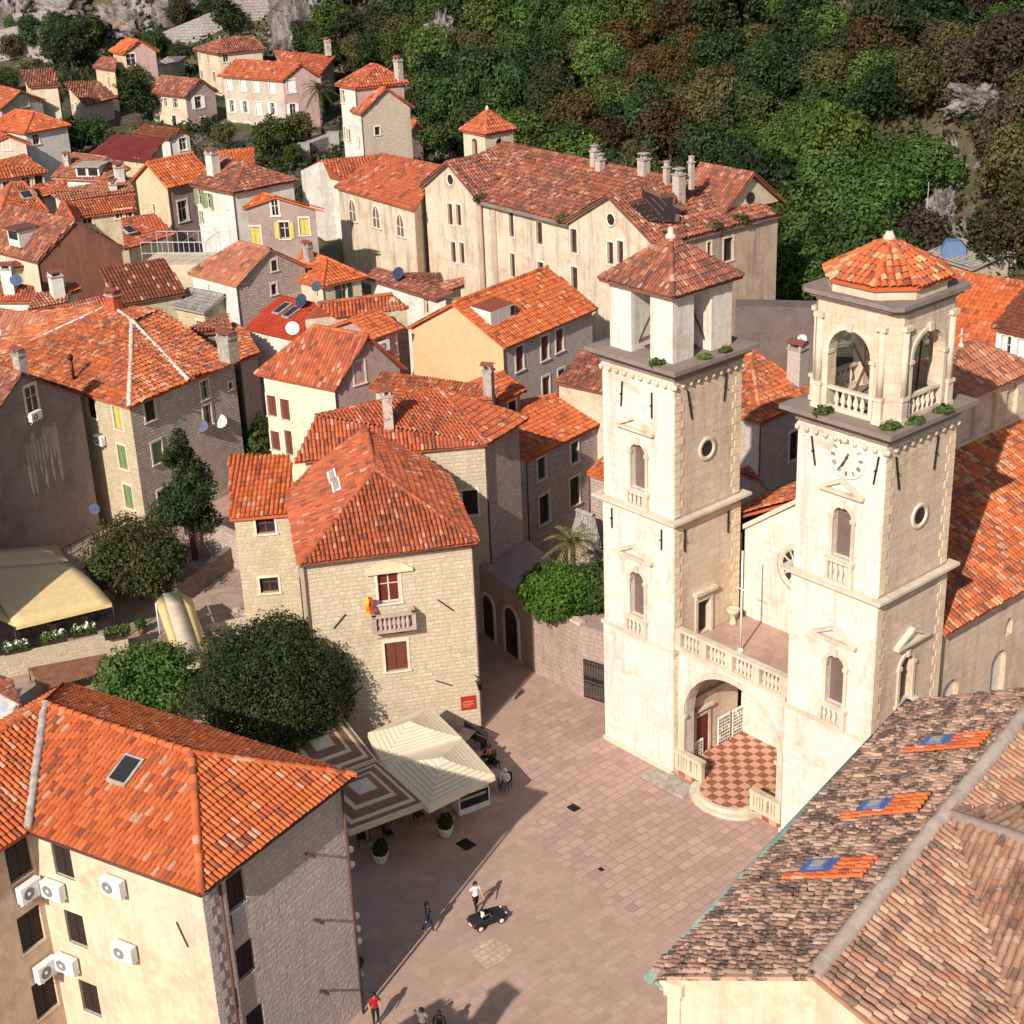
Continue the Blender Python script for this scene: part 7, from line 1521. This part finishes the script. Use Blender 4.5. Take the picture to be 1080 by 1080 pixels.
pr = [(164, 636, 2.5), (172, 626, 2.75), (171.5, 626, 2.9), (187.5, 624, 2.9), (188, 624, 2.75), (203, 632, 2.5)]; pe = [(188, 703, 2.5), (197, 708, 2.75), (196.5, 708, 2.9), (214, 703.5, 2.9), (214, 703, 2.75), (222, 701, 2.5)]
a_ = [un(*q) for q in pr]; b_ = [un(*q) for q in pe]; o = empty('strip_awning', (sum(a_)+sum(b_))/12*np.array([1, 1, 0]), 'long narrow yellow strip awning crossing the courtyard', 'awning')
for i, nm in ((0, 'left_wing'), (2, 'ridge_strip'), (4, 'right_wing')):
    rows = [[a_[i]*(1-t_)+b_[i]*t_, a_[i+1]*(1-t_)+b_[i+1]*t_] for t_ in np.linspace(0, 1, 7)]; canopy_mesh(nm, rows, 'yellowcanvas' if i != 2 else 'creamyellow', o, .02)
for q in (a_[0], a_[5], b_[0], b_[5]): m = MB(); m.bar((q[0], q[1], 0), q, .04, 0, 8); m.build('post', M['whitemetal'], o)
M['wood'] = plain('plank_wood', (.26, .12, .07), .8, 0, .25, 2)
q4 = [un(*q, 1.0) for q in ((30, 705), (112, 690), (120, 706), (46, 728))]; m = MB(); a0, a1, a2, a3 = q4
for k in range(22):
    u0, u1 = k/22, (k+.9)/22; p0, p1, p2, p3 = a0+(a1-a0)*u0, a0+(a1-a0)*u1, a3+(a2-a3)*u1, a3+(a2-a3)*u0; z_ = np.array([0, 0, .06]); m.poly([p0, p1, p2, p3], 0, None, True); m.poly([p0+z_, p3+z_, p2+z_, p1+z_], 0, None, True); m.poly([p3, p2, p2+z_, p3+z_], 0, None, True)
for q in q4: m.bar(q-np.array([0, 0, 1]), q, .05)
tag(m.build('plank_platform', M['wood']), 'brown plank covered platform below the terrace wall', 'platform')
for i, (px, py, lab) in enumerate(((18, 688, 'flower box with pale blooms at the left end of the terrace wall'), (58, 678, 'dark flower box with white flowers in the middle of the terrace wall'), (90, 670, 'dark flower box with white flowers near the right end of the terrace wall'), (124, 672, 'planter with spiky plant at the right end of the terrace wall'))):
    p = un(px, py, 1.3); o = empty('flower_box', p, lab, 'flower box', 'flower boxes on the terrace wall'); fr = Frame(p, (un(137, 688)-un(30, 710))[:2]); m = MB(fr); m.prism([(-.75, -.16), (.75, -.16), (.75, .16), (-.75, .16)], 0, .3); m.box(-.78, .78, -.19, .19, .26, .32); m.build('box', M['dark'], o)
    bl = [(x, 0, .5, .28) for x in (-.5, -.15, .2, .55)]; V, F, rn = leaf_np(bl, 420, .11, seed=i); c = mesh_np('plants', V, F, M['l_green'], None, rn); c.parent = o; c.rotation_euler.z = math.atan2(fr.x[1], fr.x[0])
    if i < 3: V, F, rn = leaf_np([(x, -.08, .66, .2) for x in (-.45, .1, .5)], 70, .10, seed=i+50); c = mesh_np('flowers', V, F, M['white_sh'], None, rn); c.parent = o; c.rotation_euler.z = math.atan2(fr.x[1], fr.x[0])
for px, py, lab in ((470, 881, 'round white planter with dark bush in front of the outer cream parasol'), (401.7, 909, 'round white planter with dark bush beside the stone building corner')):
    p = un(px, py); o = empty('planter', p, lab, 'planter', 'white cafe planters'); m = MB(); m.lathe(p, [(.24, 0), (.3, .1), (.38, .45), (.42, .5), (.42, .55), (.36, .55), (.34, .5)], 0, 18); m.build('pot', M['whitemetal'], o)
    V, F, rn = leaf_np([(0, 0, .75, .36), (.1, .1, .95, .25)], 700, .09, seed=3); c = mesh_np('plant', V, F, M['l_holm'], None, rn); c.parent = o
p = un(562, 800); 
# low cluttered roofs at the left edge, beside the plank platform
qh('small hut with worn red roof at the left edge above the corner building', (-14, 722), (22, 742), (-20, 705), 'shed', r1=(14, 718), zf=2.6, wm='beige', rm='r_old', z0=0, pitch=.3)
q4 = [un(*q, 2.3) for q in ((-10, 722), (24, 727), (14, 752), (-20, 760))]; rows = [[q4[0]*(1-u)*(1-t_)+q4[1]*u*(1-t_)+q4[3]*(1-u)*t_+q4[2]*u*t_+np.array([0, 0, .14*math.sin(7*u+3*t_)*math.cos(5*t_)]) for u in np.linspace(0, 1, 8)] for t_ in np.linspace(0, 1, 8)]
tag(canopy_mesh('tarpaulin', rows, 'whitemetal', None), 'crumpled pale tarpaulin at the left edge over small sheds', 'tarpaulin')
# floodlights, lantern on the hidden wall of the stone corner building
W_ = F1.walls; a, b = (np.asarray(k[:2], float) for k in W_[1][:2]); x = (b-a)/np.linalg.norm(b-a); nO = np.array([x[1], -x[0], 0])
for i, (px, py, lab) in enumerate(((373, 896, 'white floodlight highest beyond the edge of the stone wall'), (375, 912, 'white floodlight second from top beyond the edge of the stone wall'), (380, 966, 'white floodlight third from top beyond the edge of the stone wall'), (382, 980, 'white floodlight fourth from top beyond the edge of the stone wall'), (384, 993, 'white floodlight lowest beyond the edge of the stone wall'))):
    bp = np.array([a[0], a[1], 0])+np.array([x[0], x[1], 0])*.35; z = zat(py, bp[:2]+nO[:2]*.4); p = np.array([bp[0], bp[1], z]); o = empty('floodlight', p, lab, 'floodlight', 'white floodlights on the corner building'); m = MB(); m.bar(p, p+nO*.3, .03); m.build('arm', M['iron'], o)
    m = MB(); c = p+nO*.45; ax = np.array([.35, .5, -.5]); ax /= np.linalg.norm(ax); m.bar(c-ax*.22, c+ax*.22, .12, 0, 10, .16); m.build('lamp', M['whitemetal'], o)
bp = np.array([a[0], a[1], 0])+np.array([x[0], x[1], 0])*.3; z = zat(1012, bp[:2]+nO[:2]*.4); p = np.array([bp[0], bp[1], z]); o = empty('wall_lantern', p, 'dark round lantern with white ring beyond the edge of the stone wall', 'lantern'); m = MB(); m.bar(p, p+nO*.5, .03); m.lathe(p+nO*.5-np.array([0, 0, .25]), [(.08, -.25), (.2, .1), (.22, .14), (.05, .35)], 0, 8); m.build('lantern_body', M['iron'], o); m = MB(); m.lathe(p+nO*.45-np.array([0, 0, .75]), [(.12, -.02), (.2, 0), (.12, .02)], 0, 14, axis=nO); m.build('ring', M['whitemetal'], o)

# ------------------------------------------------------------------ people
SK = [(.60, .36, .26), (.72, .48, .36)]
M['skin'] = plain('skin', (.46, .25, .16), .6, 0, .05); M['hair'] = plain('dark_hair', (.02, .014, .01), .6)
def person(label, pos, heading, pose='walk', top='white_sh', legs='black', shoes='white_sh', sleeves=True, s=1., group=None, hold=None, root_z=0., cap=None):
    """one skinned body; heading: direction faced, clockwise from +Y"""
    sit = pose in ('sit', 'drive'); st = .22 if pose == 'walk' else 0.; hz = .46 if sit else .93
    J = {'pel': (0, 0, hz), 'spi': (0, .01, hz+.2), 'che': (0, .03, hz+.42), 'nec': (0, .02, hz+.56), 'chi': (0, .05, hz+.62), 'hea': (0, .05, hz+.70), 'top': (0, .03, hz+.79), 'nos': (0, .145, hz+.675)}
    rad = {'pel': .135, 'spi': .125, 'che': .14, 'nec': .055, 'chi': .07, 'hea': .092, 'top': .07, 'nos': .014}
    E = [('pel', 'spi'), ('spi', 'che'), ('che', 'nec'), ('nec', 'chi'), ('chi', 'hea'), ('hea', 'top'), ('hea', 'nos')]
    zone = {}
    for sd, n in ((-1, 'l'), (1, 'r')):
        sw_ = sd*st; f = -sw_
        sh = (sd*.19, .02, hz+.49)
        if sit: el, wr = (sd*.25, .06, hz+.24), (sd*.17, .30, hz+.22)
        elif pose == 'raise' and sd > 0: el, wr = (.32, .05, hz+.62), (.2, .06, hz+.82)
        else: el, wr = (sd*.25, -.02+f*.4, hz+.22), (sd*.25, .06+f*.9, hz-.02)
        dv_ = np.array(wr)-np.array(el); dv_ /= np.linalg.norm(dv_); pa = tuple(np.array(wr)+dv_*.07)
        if sit: hi, kn, an, to = (sd*.1, .02, hz), (sd*.13, .44, hz+.03), (sd*.13, .46, .09), (sd*.14, .62, .04)
        else: hi, kn, an, to = (sd*.095, 0, hz-.03), (sd*.1, sw_*.55+.04, .5), (sd*.1, sw_*1.1-.02, .09+(.05 if sw_ < 0 else 0)), (sd*.11, sw_*1.1+.15, .035)
        if pose == 'drive': kn, an, to = (sd*.13, .36, hz+.12), (sd*.12, .62, hz-.1), (sd*.12, .72, hz-.02)
        for k, v, r in (('sh', sh, .068), ('el', el, .046), ('wr', wr, .031), ('pa', pa, .036), ('hi', hi, .098), ('kn', kn, .062), ('an', an, .043), ('to', to, .036)): J[k+n] = v; rad[k+n] = r
        E += [('che', 'sh'+n), ('sh'+n, 'el'+n), ('el'+n, 'wr'+n), ('wr'+n, 'pa'+n), ('pel', 'hi'+n), ('hi'+n, 'kn'+n), ('kn'+n, 'an'+n), ('an'+n, 'to'+n)]
        side = np.cross(dv_, (sd, 0, .2)); side /= np.linalg.norm(side); inw = np.array([-sd*.5, .3, 0])
        for q in range(4):
            b_ = np.array(pa)+side*(q-1.5)*.02; k1 = b_+dv_*.045+inw*.008; k2 = k1+dv_*(.03-.004*abs(q-1))+inw*.03
            J['f%d%s' % (q, n)] = tuple(k1); J['g%d%s' % (q, n)] = tuple(k2); rad['f%d%s' % (q, n)] = .0095; rad['g%d%s' % (q, n)] = .008; E += [('pa'+n, 'f%d%s' % (q, n)), ('f%d%s' % (q, n), 'g%d%s' % (q, n))]
        t1 = np.array(wr)+dv_*.035+side*.045; t2 = t1+dv_*.04+inw*.02; J['t'+n] = tuple(t1); J['u'+n] = tuple(t2); rad['t'+n] = .011; rad['u'+n] = .009; E += [('wr'+n, 't'+n), ('t'+n, 'u'+n)]
    names = list(J); ix = {k: i for i, k in enumerate(names)}
    me = bpy.data.meshes.new('tmp'); me.from_pydata([J[k] for k in names], [(ix[a], ix[b]) for a, b in E], []); tmp = bpy.data.objects.new('tmp', me); C.objects.link(tmp)
    sm = tmp.modifiers.new('skin', 'SKIN'); sv = me.skin_vertices[0].data if len(me.skin_vertices) else None
    for k in names: sv[ix[k]].radius = (rad[k], rad[k]*(.78 if k in ('pel', 'spi', 'che') else 1.)); sv[ix[k]].use_root = (k == 'pel')
    sb = tmp.modifiers.new('sub', 'SUBSURF'); sb.levels = 2; sb.render_levels = 2
    dg = bpy.context.evaluated_depsgraph_get(); nm = bpy.data.meshes.new_from_object(tmp.evaluated_get(dg)); bpy.data.objects.remove(tmp)
    nm.name = 'body'
    for mt in (top, legs, shoes, 'skin', 'hair'): nm.materials.append(M[mt])
    seg = [(np.array(J[a]), np.array(J[b]), a, b) for a, b in E]
    for p_ in nm.polygons:
        c = np.array(p_.center); best = None
        for A_, B_, a, b in seg:
            d = B_-A_; t_ = max(0, min(1, (c-A_) @ d/(d @ d))); q = np.linalg.norm(c-A_-d*t_)-(rad[a]+(rad[b]-rad[a])*t_)
            if best is None or q < best[0]: best = (q, a, b, t_)
        _, a, b, t_ = best
        if b in ('hea', 'top', 'chi', 'nos', 'nec') and not (b == 'nec' and t_ < .6): i = 3
        elif b[:2] in ('wr', 'pa') or b[0] in 'fgtu' and len(b) < 4 and b != 'top': i = 3 if not (b[:2] == 'wr' and sleeves) else 0
        elif b[:2] == 'el': i = 0 if (sleeves or t_ < .55) else 3
        elif b[:2] == 'to' and b != 'top' or (b[:2] == 'an' and t_ > .93): i = 2
        elif b[:2] in ('hi', 'kn', 'an'): i = 1
        elif a == 'pel' and t_ < .25: i = 1
        else: i = 0
        p_.material_index = i; p_.use_smooth = True
    o = bpy.data.objects.new('person', nm); C.objects.link(o); o.location = Vector((float(pos[0]), float(pos[1]), float(root_z))); o.rotation_euler.z = -heading; o.scale = (s, s, s); tag(o, label, 'person', group)
    m = MB(); m.lathe((0, .025, hz+.69), [(.100, -.02), (.106, .03), (.095, .08), (.06, .115), (.01, .125)], 0, 14); m.lathe((0, -.02, hz+.66), [(.085, -.06), (.098, 0), (.09, .06)], 0, 12); hr = m.build('hair', M[cap or 'hair'], None, smooth=True); hr.parent = o
    m = MB()
    for sd in (-1, 1): m.lathe((sd*.034, .132, hz+.70), [(.012, -.006), (.014, 0), (.012, .006)], 0, 6)
    m.box(-.028, .028, .13, .138, hz+.628, hz+.636); ey = m.build('face', M['hair'], None); ey.parent = o
    return o
M['navy'] = plain('navy_cloth', (.02, .03, .06), .8); M['redcloth'] = plain('red_cloth', (.42, .012, .02), .8); M['jeans'] = plain('blue_jeans', (.06, .10, .2), .85); M['whitecloth'] = plain('white_cloth', (.78, .77, .75), .85); M['orangecloth'] = plain('coral_cloth', (.7, .22, .13), .85); M['blackcloth'] = plain('black_cloth', (.018, .018, .022), .85)
pw_ = un(502.5, 962); person('person in white T-shirt and black trousers walking behind the toy car', pw_, R(150), 'walk', 'whitecloth', 'blackcloth', 'whitecloth', False)
o = person('person in black tracksuit walking in the shade left of the toy car', un(452, 984), R(70), 'walk', 'navy', 'navy', 'whitecloth')
person('person in red shirt and black trousers at the foot of the stone building', un(397, 1081), R(160), 'stand', 'redcloth', 'blackcloth', 'blackcloth', False)
person('person in white top raising one arm at the bottom edge', un(447, 1097), R(200), 'raise', 'whitecloth', 'blackcloth', 'blackcloth', False)
person('dark haired person at the bottom edge right of the one in white', un(465, 1101), R(10), 'stand', 'blackcloth', 'blackcloth', 'blackcloth')
pm = un(534, 832); person('man in white shirt, cap and blue jeans seated at outermost cafe table', pm, R(205), 'sit', 'whitecloth', 'jeans', 'blackcloth', True, cap='whitecloth')
chair(pm+np.array([.03, .05, 0]), R(-25), 'dark chair under the seated man in white', 'dark cafe chairs under the parasols')
po = un(517, 806); person('person in coral top with dark hair seated beside the pale cafe table', po, R(-60), 'sit', 'orangecloth', 'blackcloth', 'blackcloth', False); chair(po, R(-60)*-1+math.pi*0, 'dark chair under the seated person in coral top', 'dark cafe chairs under the parasols')
pc_ = un(522, 812); person('person in black seated close behind the one in coral top', pc_, R(-60), 'sit', 'blackcloth', 'blackcloth', 'blackcloth'); chair(pc_, R(60), 'dark chair under the seated person in black', 'dark cafe chairs under the parasols')
# child's ride-on car
p = un(514, 974); hd = np.array([.86, .5]); fr = Frame(p, hd); o = empty('toy_car', p, 'black child-size ride-on convertible car with white rimmed wheels', 'toy car'); m = MB(fr)
prof = [(-.85, .22), (-.88, .42), (-.8, .52), (-.3, .5), (-.25, .36), (.15, .36), (.22, .54), (.55, .5), (.85, .42), (.9, .25), (.85, .2)]
m.prism(prof, -.36, .36, 0, 'y'); m.prism([(-.8, .36), (-.8, .56), (-.25, .54), (.2, .56), (.25, .36)], -.38, -.30, 0, 'y'); m.prism([(-.8, .36), (-.8, .56), (-.25, .54), (.2, .56), (.25, .36)], .30, .38, 0, 'y')
b = m.build('body', M['black'], o); b.modifiers.new('bev', 'BEVEL').width = .03
m = MB(fr); m.poly([(.18, -.3, .54), (.18, .3, .54), (.05, .26, .76), (.05, -.26, .76)], 0); w = m.build('windscreen', M['glass'], o); w.modifiers.new('t', 'SOLIDIFY').thickness = .015
for sx in (-.55, .55):
    for sy in (-1, 1):
        axw = np.array([-hd[1], hd[0], 0])*sy; m = MB(fr); m.lathe((sx, sy*.34, .17), [(.17, -.06), (.18, 0), (.17, .06), (.12, .065)], 0, 16, axis=axw); wh_ = m.build('wheel', M['black'], o); m = MB(fr); m.lathe((sx, sy*.34, .17), [(.12, .062), (.10, .075), (.03, .07)], 0, 12, axis=axw); m.build('rim', M['whitemetal'], wh_)
for s in (-1, 1):
    m = MB(fr); m.box(-.9, -.86, s*.28-.06, s*.28+.06, .36, .44); m.build('tail_light', M['redcloth'], o); m = MB(fr); m.lathe((.84, s*.25, .4), [(.05, 0), (.06, .03), (.04, .06)], 0, 8, axis=np.array([hd[0], hd[1], 0])); m.build('headlight', M['whitemetal'], o)
m = MB(fr); m.box(-.9, -.87, -.12, .12, .3, .37); m.build('number_plate', M['whitemetal'], o)
person('small child in white top driving the black toy car', fr(-.25, 0, 0), math.atan2(hd[0], hd[1]), 'drive', 'whitecloth', 'blackcloth', 'blackcloth', False, .62, root_z=.16)
# ------------------------------------------------------------------ ruined walls, cliffs and antennas on the slope
M['cliff'] = masonry('fort_stone', (.40, .37, .34), (.31, .28, .26), (.26, .23, .21), .8, .45, (.18, .15, .12), .5, bmp=1., jit=.2)
def cliff_mat():
    m, nt, b = newmat('limestone_cliff'); co = objco(nt); f = nz(nt, objco(nt, (1, 1, .35)), .35, 9, .75, .8); base = mix(nt, (.30, .27, .25), (.09, .08, .075), ramp_out(nt, f, .44, .58)); base = mix(nt, base, (.30, .22, .17), ramp_out(nt, nz(nt, co, .25, 6), .55, .7)); nt.links.new(base, b.inputs['Base Color']); bump(nt, b, f, 1., .6); return m
M['crag'] = cliff_mat()
def crag(px, py, D, sx, sy, sz, label, seed, cat='rock'):
    d = ray(px, py); d = d/np.linalg.norm(d); p = cam_p+d*D; rg_ = np.random.default_rng(seed); n, k = 64, 40; V = []
    for j in range(k):
        for i in range(n):
            th, ph = 2*math.pi*i/n, math.pi*(j+.5)/k-math.pi/2; q = np.array([math.cos(th)*math.cos(ph), math.sin(th)*math.cos(ph), math.sin(ph)]); v = Vector((q*2.2+seed).tolist()); r_ = 1+.45*noise.noise(v)+.34*noise.noise(v*2.7)+.26*noise.noise(v*6)+.18*noise.noise(v*13); q = np.sign(q)*np.abs(q)**.8; V.append(p+q*r_*np.array([sx, sy, sz]))
    F = [(j*n+i, j*n+(i+1) % n, (j+1)*n+(i+1) % n, (j+1)*n+i) for j in range(k-1) for i in range(n)]
    o = mesh_np('rock_outcrop', np.array(V), np.array(F), M['crag']); tag(o, label, cat)
def Dg(px, py): return np.linalg.norm(hit_ground(px, py)-cam_p)
for i, (px, py, sx, sy, sz, lab) in enumerate(((322, 30, 4.5, 3, 5.5, 'tall grey cliff face right of the long battlement wall'), (70, 12, 4, 3, 2.5, 'grey rock outcrop above the ruined fort wall'), (135, 25, 4, 3, 3, 'rounded pale rock above the pink tower house'), (12, 25, 3.5, 3, 3.5, 'grey rock face in the upper left corner'), (190, 14, 4, 3, 2.5, 'small tan rock among scrub above the battlement wall'), (1035, 105, 3.5, 2, 1.6, 'broken pale rock ledge in the wood at right'), (1000, 190, 1.3, 1.2, 3.2, 'thin bare rock rib at right of the wood'), (992, 225, 1.2, 1.2, 2, 'lower bare rock rib behind the flat stone building'), (890, 245, 1.3, 1.2, 3, 'bare grey rock under the bright creeper'), (735, 30, 2, 1.5, 2, 'bare patch of rock high in the rusty wood'), (466, 55, 2.4, 1.6, 4, 'reddish rock face in the wood above the bell turret'), (1012, 275, 1.5, 1, 1, 'small rock near the flat stone building'))):
    crag(px, py, Dg(px, py+8), sx, sy, sz, lab, i+3)
def ridge_wall(pxs, hgt, label, thick=1.2, name='fort_wall'):
    pts = [hit_ground(*q) for q in pxs]; mb = MB()
    for a, b in zip(pts, pts[1:]):
        d = (b-a)[:2]; L = np.linalg.norm(d); d /= L; n = np.array([d[1], -d[0]])*thick
        for o_ in (n*0, -n):
            q = [(a[0]+o_[0], a[1]+o_[1], a[2]-3), (b[0]+o_[0], b[1]+o_[1], b[2]-3), (b[0]+o_[0], b[1]+o_[1], b[2]+hgt), (a[0]+o_[0], a[1]+o_[1], a[2]+hgt)]; mb.poly(q, 0, [(0, a[2]-3), (L, b[2]-3), (L, b[2]+hgt), (0, a[2]+hgt)], True)
        mb.poly([(a[0], a[1], a[2]+hgt), (b[0], b[1], b[2]+hgt), (b[0]-n[0], b[1]-n[1], b[2]+hgt), (a[0]-n[0], a[1]-n[1], a[2]+hgt)], 0, [(0, 0), (L, 0), (L, 1), (0, 1)], True)
    for p_ in (pts[0], pts[-1]):
        mb.box(p_[0]-.8, p_[0]+.8, p_[1]-.8, p_[1]+.8, p_[2]-3, p_[2]+hgt+.3)
    return tag(mb.build(name, M['cliff']), label, 'fort wall')
ridge_wall([(165, 62), (215, 42), (262, 24), (300, 6)], 3.5, 'long grey battlement wall climbing the slope behind the upper houses'); ridge_wall([(-8, 68), (28, 60), (52, 66)], 5.0, 'ruined grey fort wall with dark opening at upper left'); ridge_wall([(24, 42), (50, 40)], 4.0, 'upper ruined fort wall fragment at upper left'); ridge_wall([(322, 172), (353, 160)], 2.2, 'garden retaining wall left of the tall white house'); ridge_wall([(437, 164), (466, 158)], 2.6, 'pink garden wall at the edge of the wood')
p = hit_ground(975, 262); o = empty('antenna_mast', p, 'thin grey antenna mast rising behind the right tower', 'antenna'); m = MB(); m.bar(p, p+np.array([0, 0, 6.5]), .05, 0, 6, .03); m.build('mast', M['dishgrey'], o)
p, n = on_roof(H31, 1006, 270); o = empty('water_tank', p, 'blue grey water tank on flat roofed stone building', 'tank'); m = MB(Frame(p, (1, -.2))); m.prism([(-1.1, 0), (1.1, 0), (1.0, .9), (.5, 1.5), (-.8, 1.5), (-1.2, .7)], -.6, .6, 0, 'y'); m.build('vessel', M['bluegrey'], o)
p = hit_ground(551, 62); o = empty('blue_tarpaulin', p, 'small bright blue tarpaulin among the trees of the wood', 'tarpaulin'); 
rows = [[p+np.array([-1+u*2, -2.2, 1.2+t_*2.2+.2*math.sin(5*u)]) for u in np.linspace(0, 1, 5)] for t_ in np.linspace(0, 1, 5)]; canopy_mesh('sheet', rows, 'blue', o)
dish(on_roof(H15, 421, 297)[0], 'black satellite dish on the mottled pink roof before the church', .75, R(215), 'dishnavy', .7); dish(on_roof(H10, 319, 325)[0], 'navy satellite dish on the flat bright red roof', .75, R(215), 'dishnavy', .6); dish(un(309, 353, 10.2), 'white satellite dish at the low edge of the flat bright red roof', .7, R(170), 'whitemetal', .5); dish(un(335, 312, 10.5), 'navy satellite dish behind the cream parapet gable', .6, R(200), 'dishnavy', .8)
pd = un(100, 541, 2.6); dish(pd, 'dark blue satellite dish at lower corner of the grey gable', .5, R(150), 'dishblue', .3)
q_, n_ = on_roof(H4, 78, 400); o = empty('flue_pipe', q_, 'thin black flue pipe standing on the patchy orange roof', 'flue'); m = MB(); m.bar(q_-np.array([0, 0, .3]), q_+np.array([0, 0, 1.5]), .1, 0, 8); m.lathe(q_+np.array([0, 0, 1.5]), [(.18, 0), (.2, .25), (.05, .4)], 0, 10); m.build('pipe', M['iron'], o)
# building below the picture whose shadow falls on the lower edge of the square
az, el = R(26.6), R(34.0); SD = np.array([math.sin(az)*math.cos(el), math.cos(az)*math.cos(el), -math.sin(el)])

fr = Frame((-11.8, 39.0, 0), XV[:2]); o = empty('house', fr(3, -5, 0), 'house just below the picture whose eave and chimney shade the square', 'house'); mb = MB(); q = [fr(.3, -10, 0), fr(6, -10, 0), fr(6, -.3, 0), fr(.3, -.3, 0)]
for i in range(4): mb.wall(q[i], q[(i+1) % 4], -.3, 11.7, 11.7, (), 0, .2)
mb.build('wall', M['beige'], o); e_ = [fr(0, -10.3, 11.8), fr(6.3, -10.3, 11.8), fr(6.3, 0, 11.8), fr(0, 0, 11.8)]; ap_ = fr(3.1, -5, 12.9); rS = roof([[e_[i], e_[(i+1) % 4], ap_] for i in range(4)], 'r_red', o)
m = MB(fr); m.box(2.3, 3.2, -1.1, -.3, 11.5, 14.0); m.box(2.2, 3.3, -1.2, -.2, 14.0, 14.12); m.build('chimney', M['beige'], rS)
o = empty('house', (-40, 80, 0), 'house just outside the left edge whose eave shades the tan canopy', 'house'); mb = MB(); q = [(-42, 88.6), (-48, 81), (-39, 74.2), (-33.4, 81.4)]
for i in range(4): mb.wall(q[i], q[(i+1) % 4], -.3, 11.9, 11.9)
mb.build('wall', M['beige'], o); roof([[(a[0], a[1], 12.) for a in (q[i], q[(i+1) % 4])]+[(-40.6, 81.3, 13.6)] for i in range(4)], 'r_red', o)
# pale drips on the grey gable
p, x, n = wall_point(D_, 45, 470); fr = Frame(p, x); m = MB(fr); rr_ = random.Random(4)
for k in range(9):
    u = -1.5+k*.36; a, b = rr_.uniform(.5, 1.3), rr_.uniform(-3.4, -.6); w_ = rr_.uniform(.08, .24); m.prism([(u-w_, a), (u-w_*.7, b+.4), (u, b), (u+w_*.8, b+.6), (u+w_, a)][::-1], -.012-.001*k, .01, 0, 'y')
m.build('plaster_drips', M['drip'], D_.root)
# ------------------------------------------------------------------ light, sky, camera
sun = bpy.data.lights.new('sun', 'SUN'); sun.energy = SUN_E; sun.angle = R(.5); sun.color = (1., .90, .80); so = bpy.data.objects.new('sun', sun); C.objects.link(so); so.rotation_euler = Vector(SD.tolist()).to_track_quat('-Z', 'Y').to_euler()
wd = bpy.data.worlds.new('World'); bpy.context.scene.world = wd; wd.use_nodes = True; nt = wd.node_tree; sk = nt.nodes.new('ShaderNodeTexSky'); sk.sky_type = 'NISHITA'; sk.sun_disc = False; sk.sun_elevation = el; sk.sun_rotation = az+math.pi; sk.air_density = 1.; sk.dust_density = 1.5; sk.ozone_density = 1.
nt.links.new(sk.outputs[0], nt.nodes['Background'].inputs[0]); nt.nodes['Background'].inputs[1].default_value = SKY_E
cd = bpy.data.cameras.new('camera'); co_ = bpy.data.objects.new('camera', cd); C.objects.link(co_); cd.sensor_fit = 'HORIZONTAL'; cd.sensor_width = 36; cd.lens = 36*CF/1080; cd.clip_end = 2000; cd.clip_start = .5
mt = Matrix.Identity(4)
for i in range(3): mt[i][0], mt[i][1], mt[i][2], mt[i][3] = _r[i], _u[i], -_f[i], cam_p[i]
co_.matrix_world = mt; sc = bpy.context.scene; sc.camera = co_
sc.render.engine = 'CYCLES'; vs = sc.view_settings; vs.view_transform = 'Standard'; vs.look = 'None'; vs.exposure = EXPO; vs.gamma = 1.
sc.cycles.max_bounces = 6; sc.cycles.diffuse_bounces = 3; sc.cycles.use_denoising = True; sc.cycles.sample_clamp_indirect = 6
for l in REP: print('REP', l)
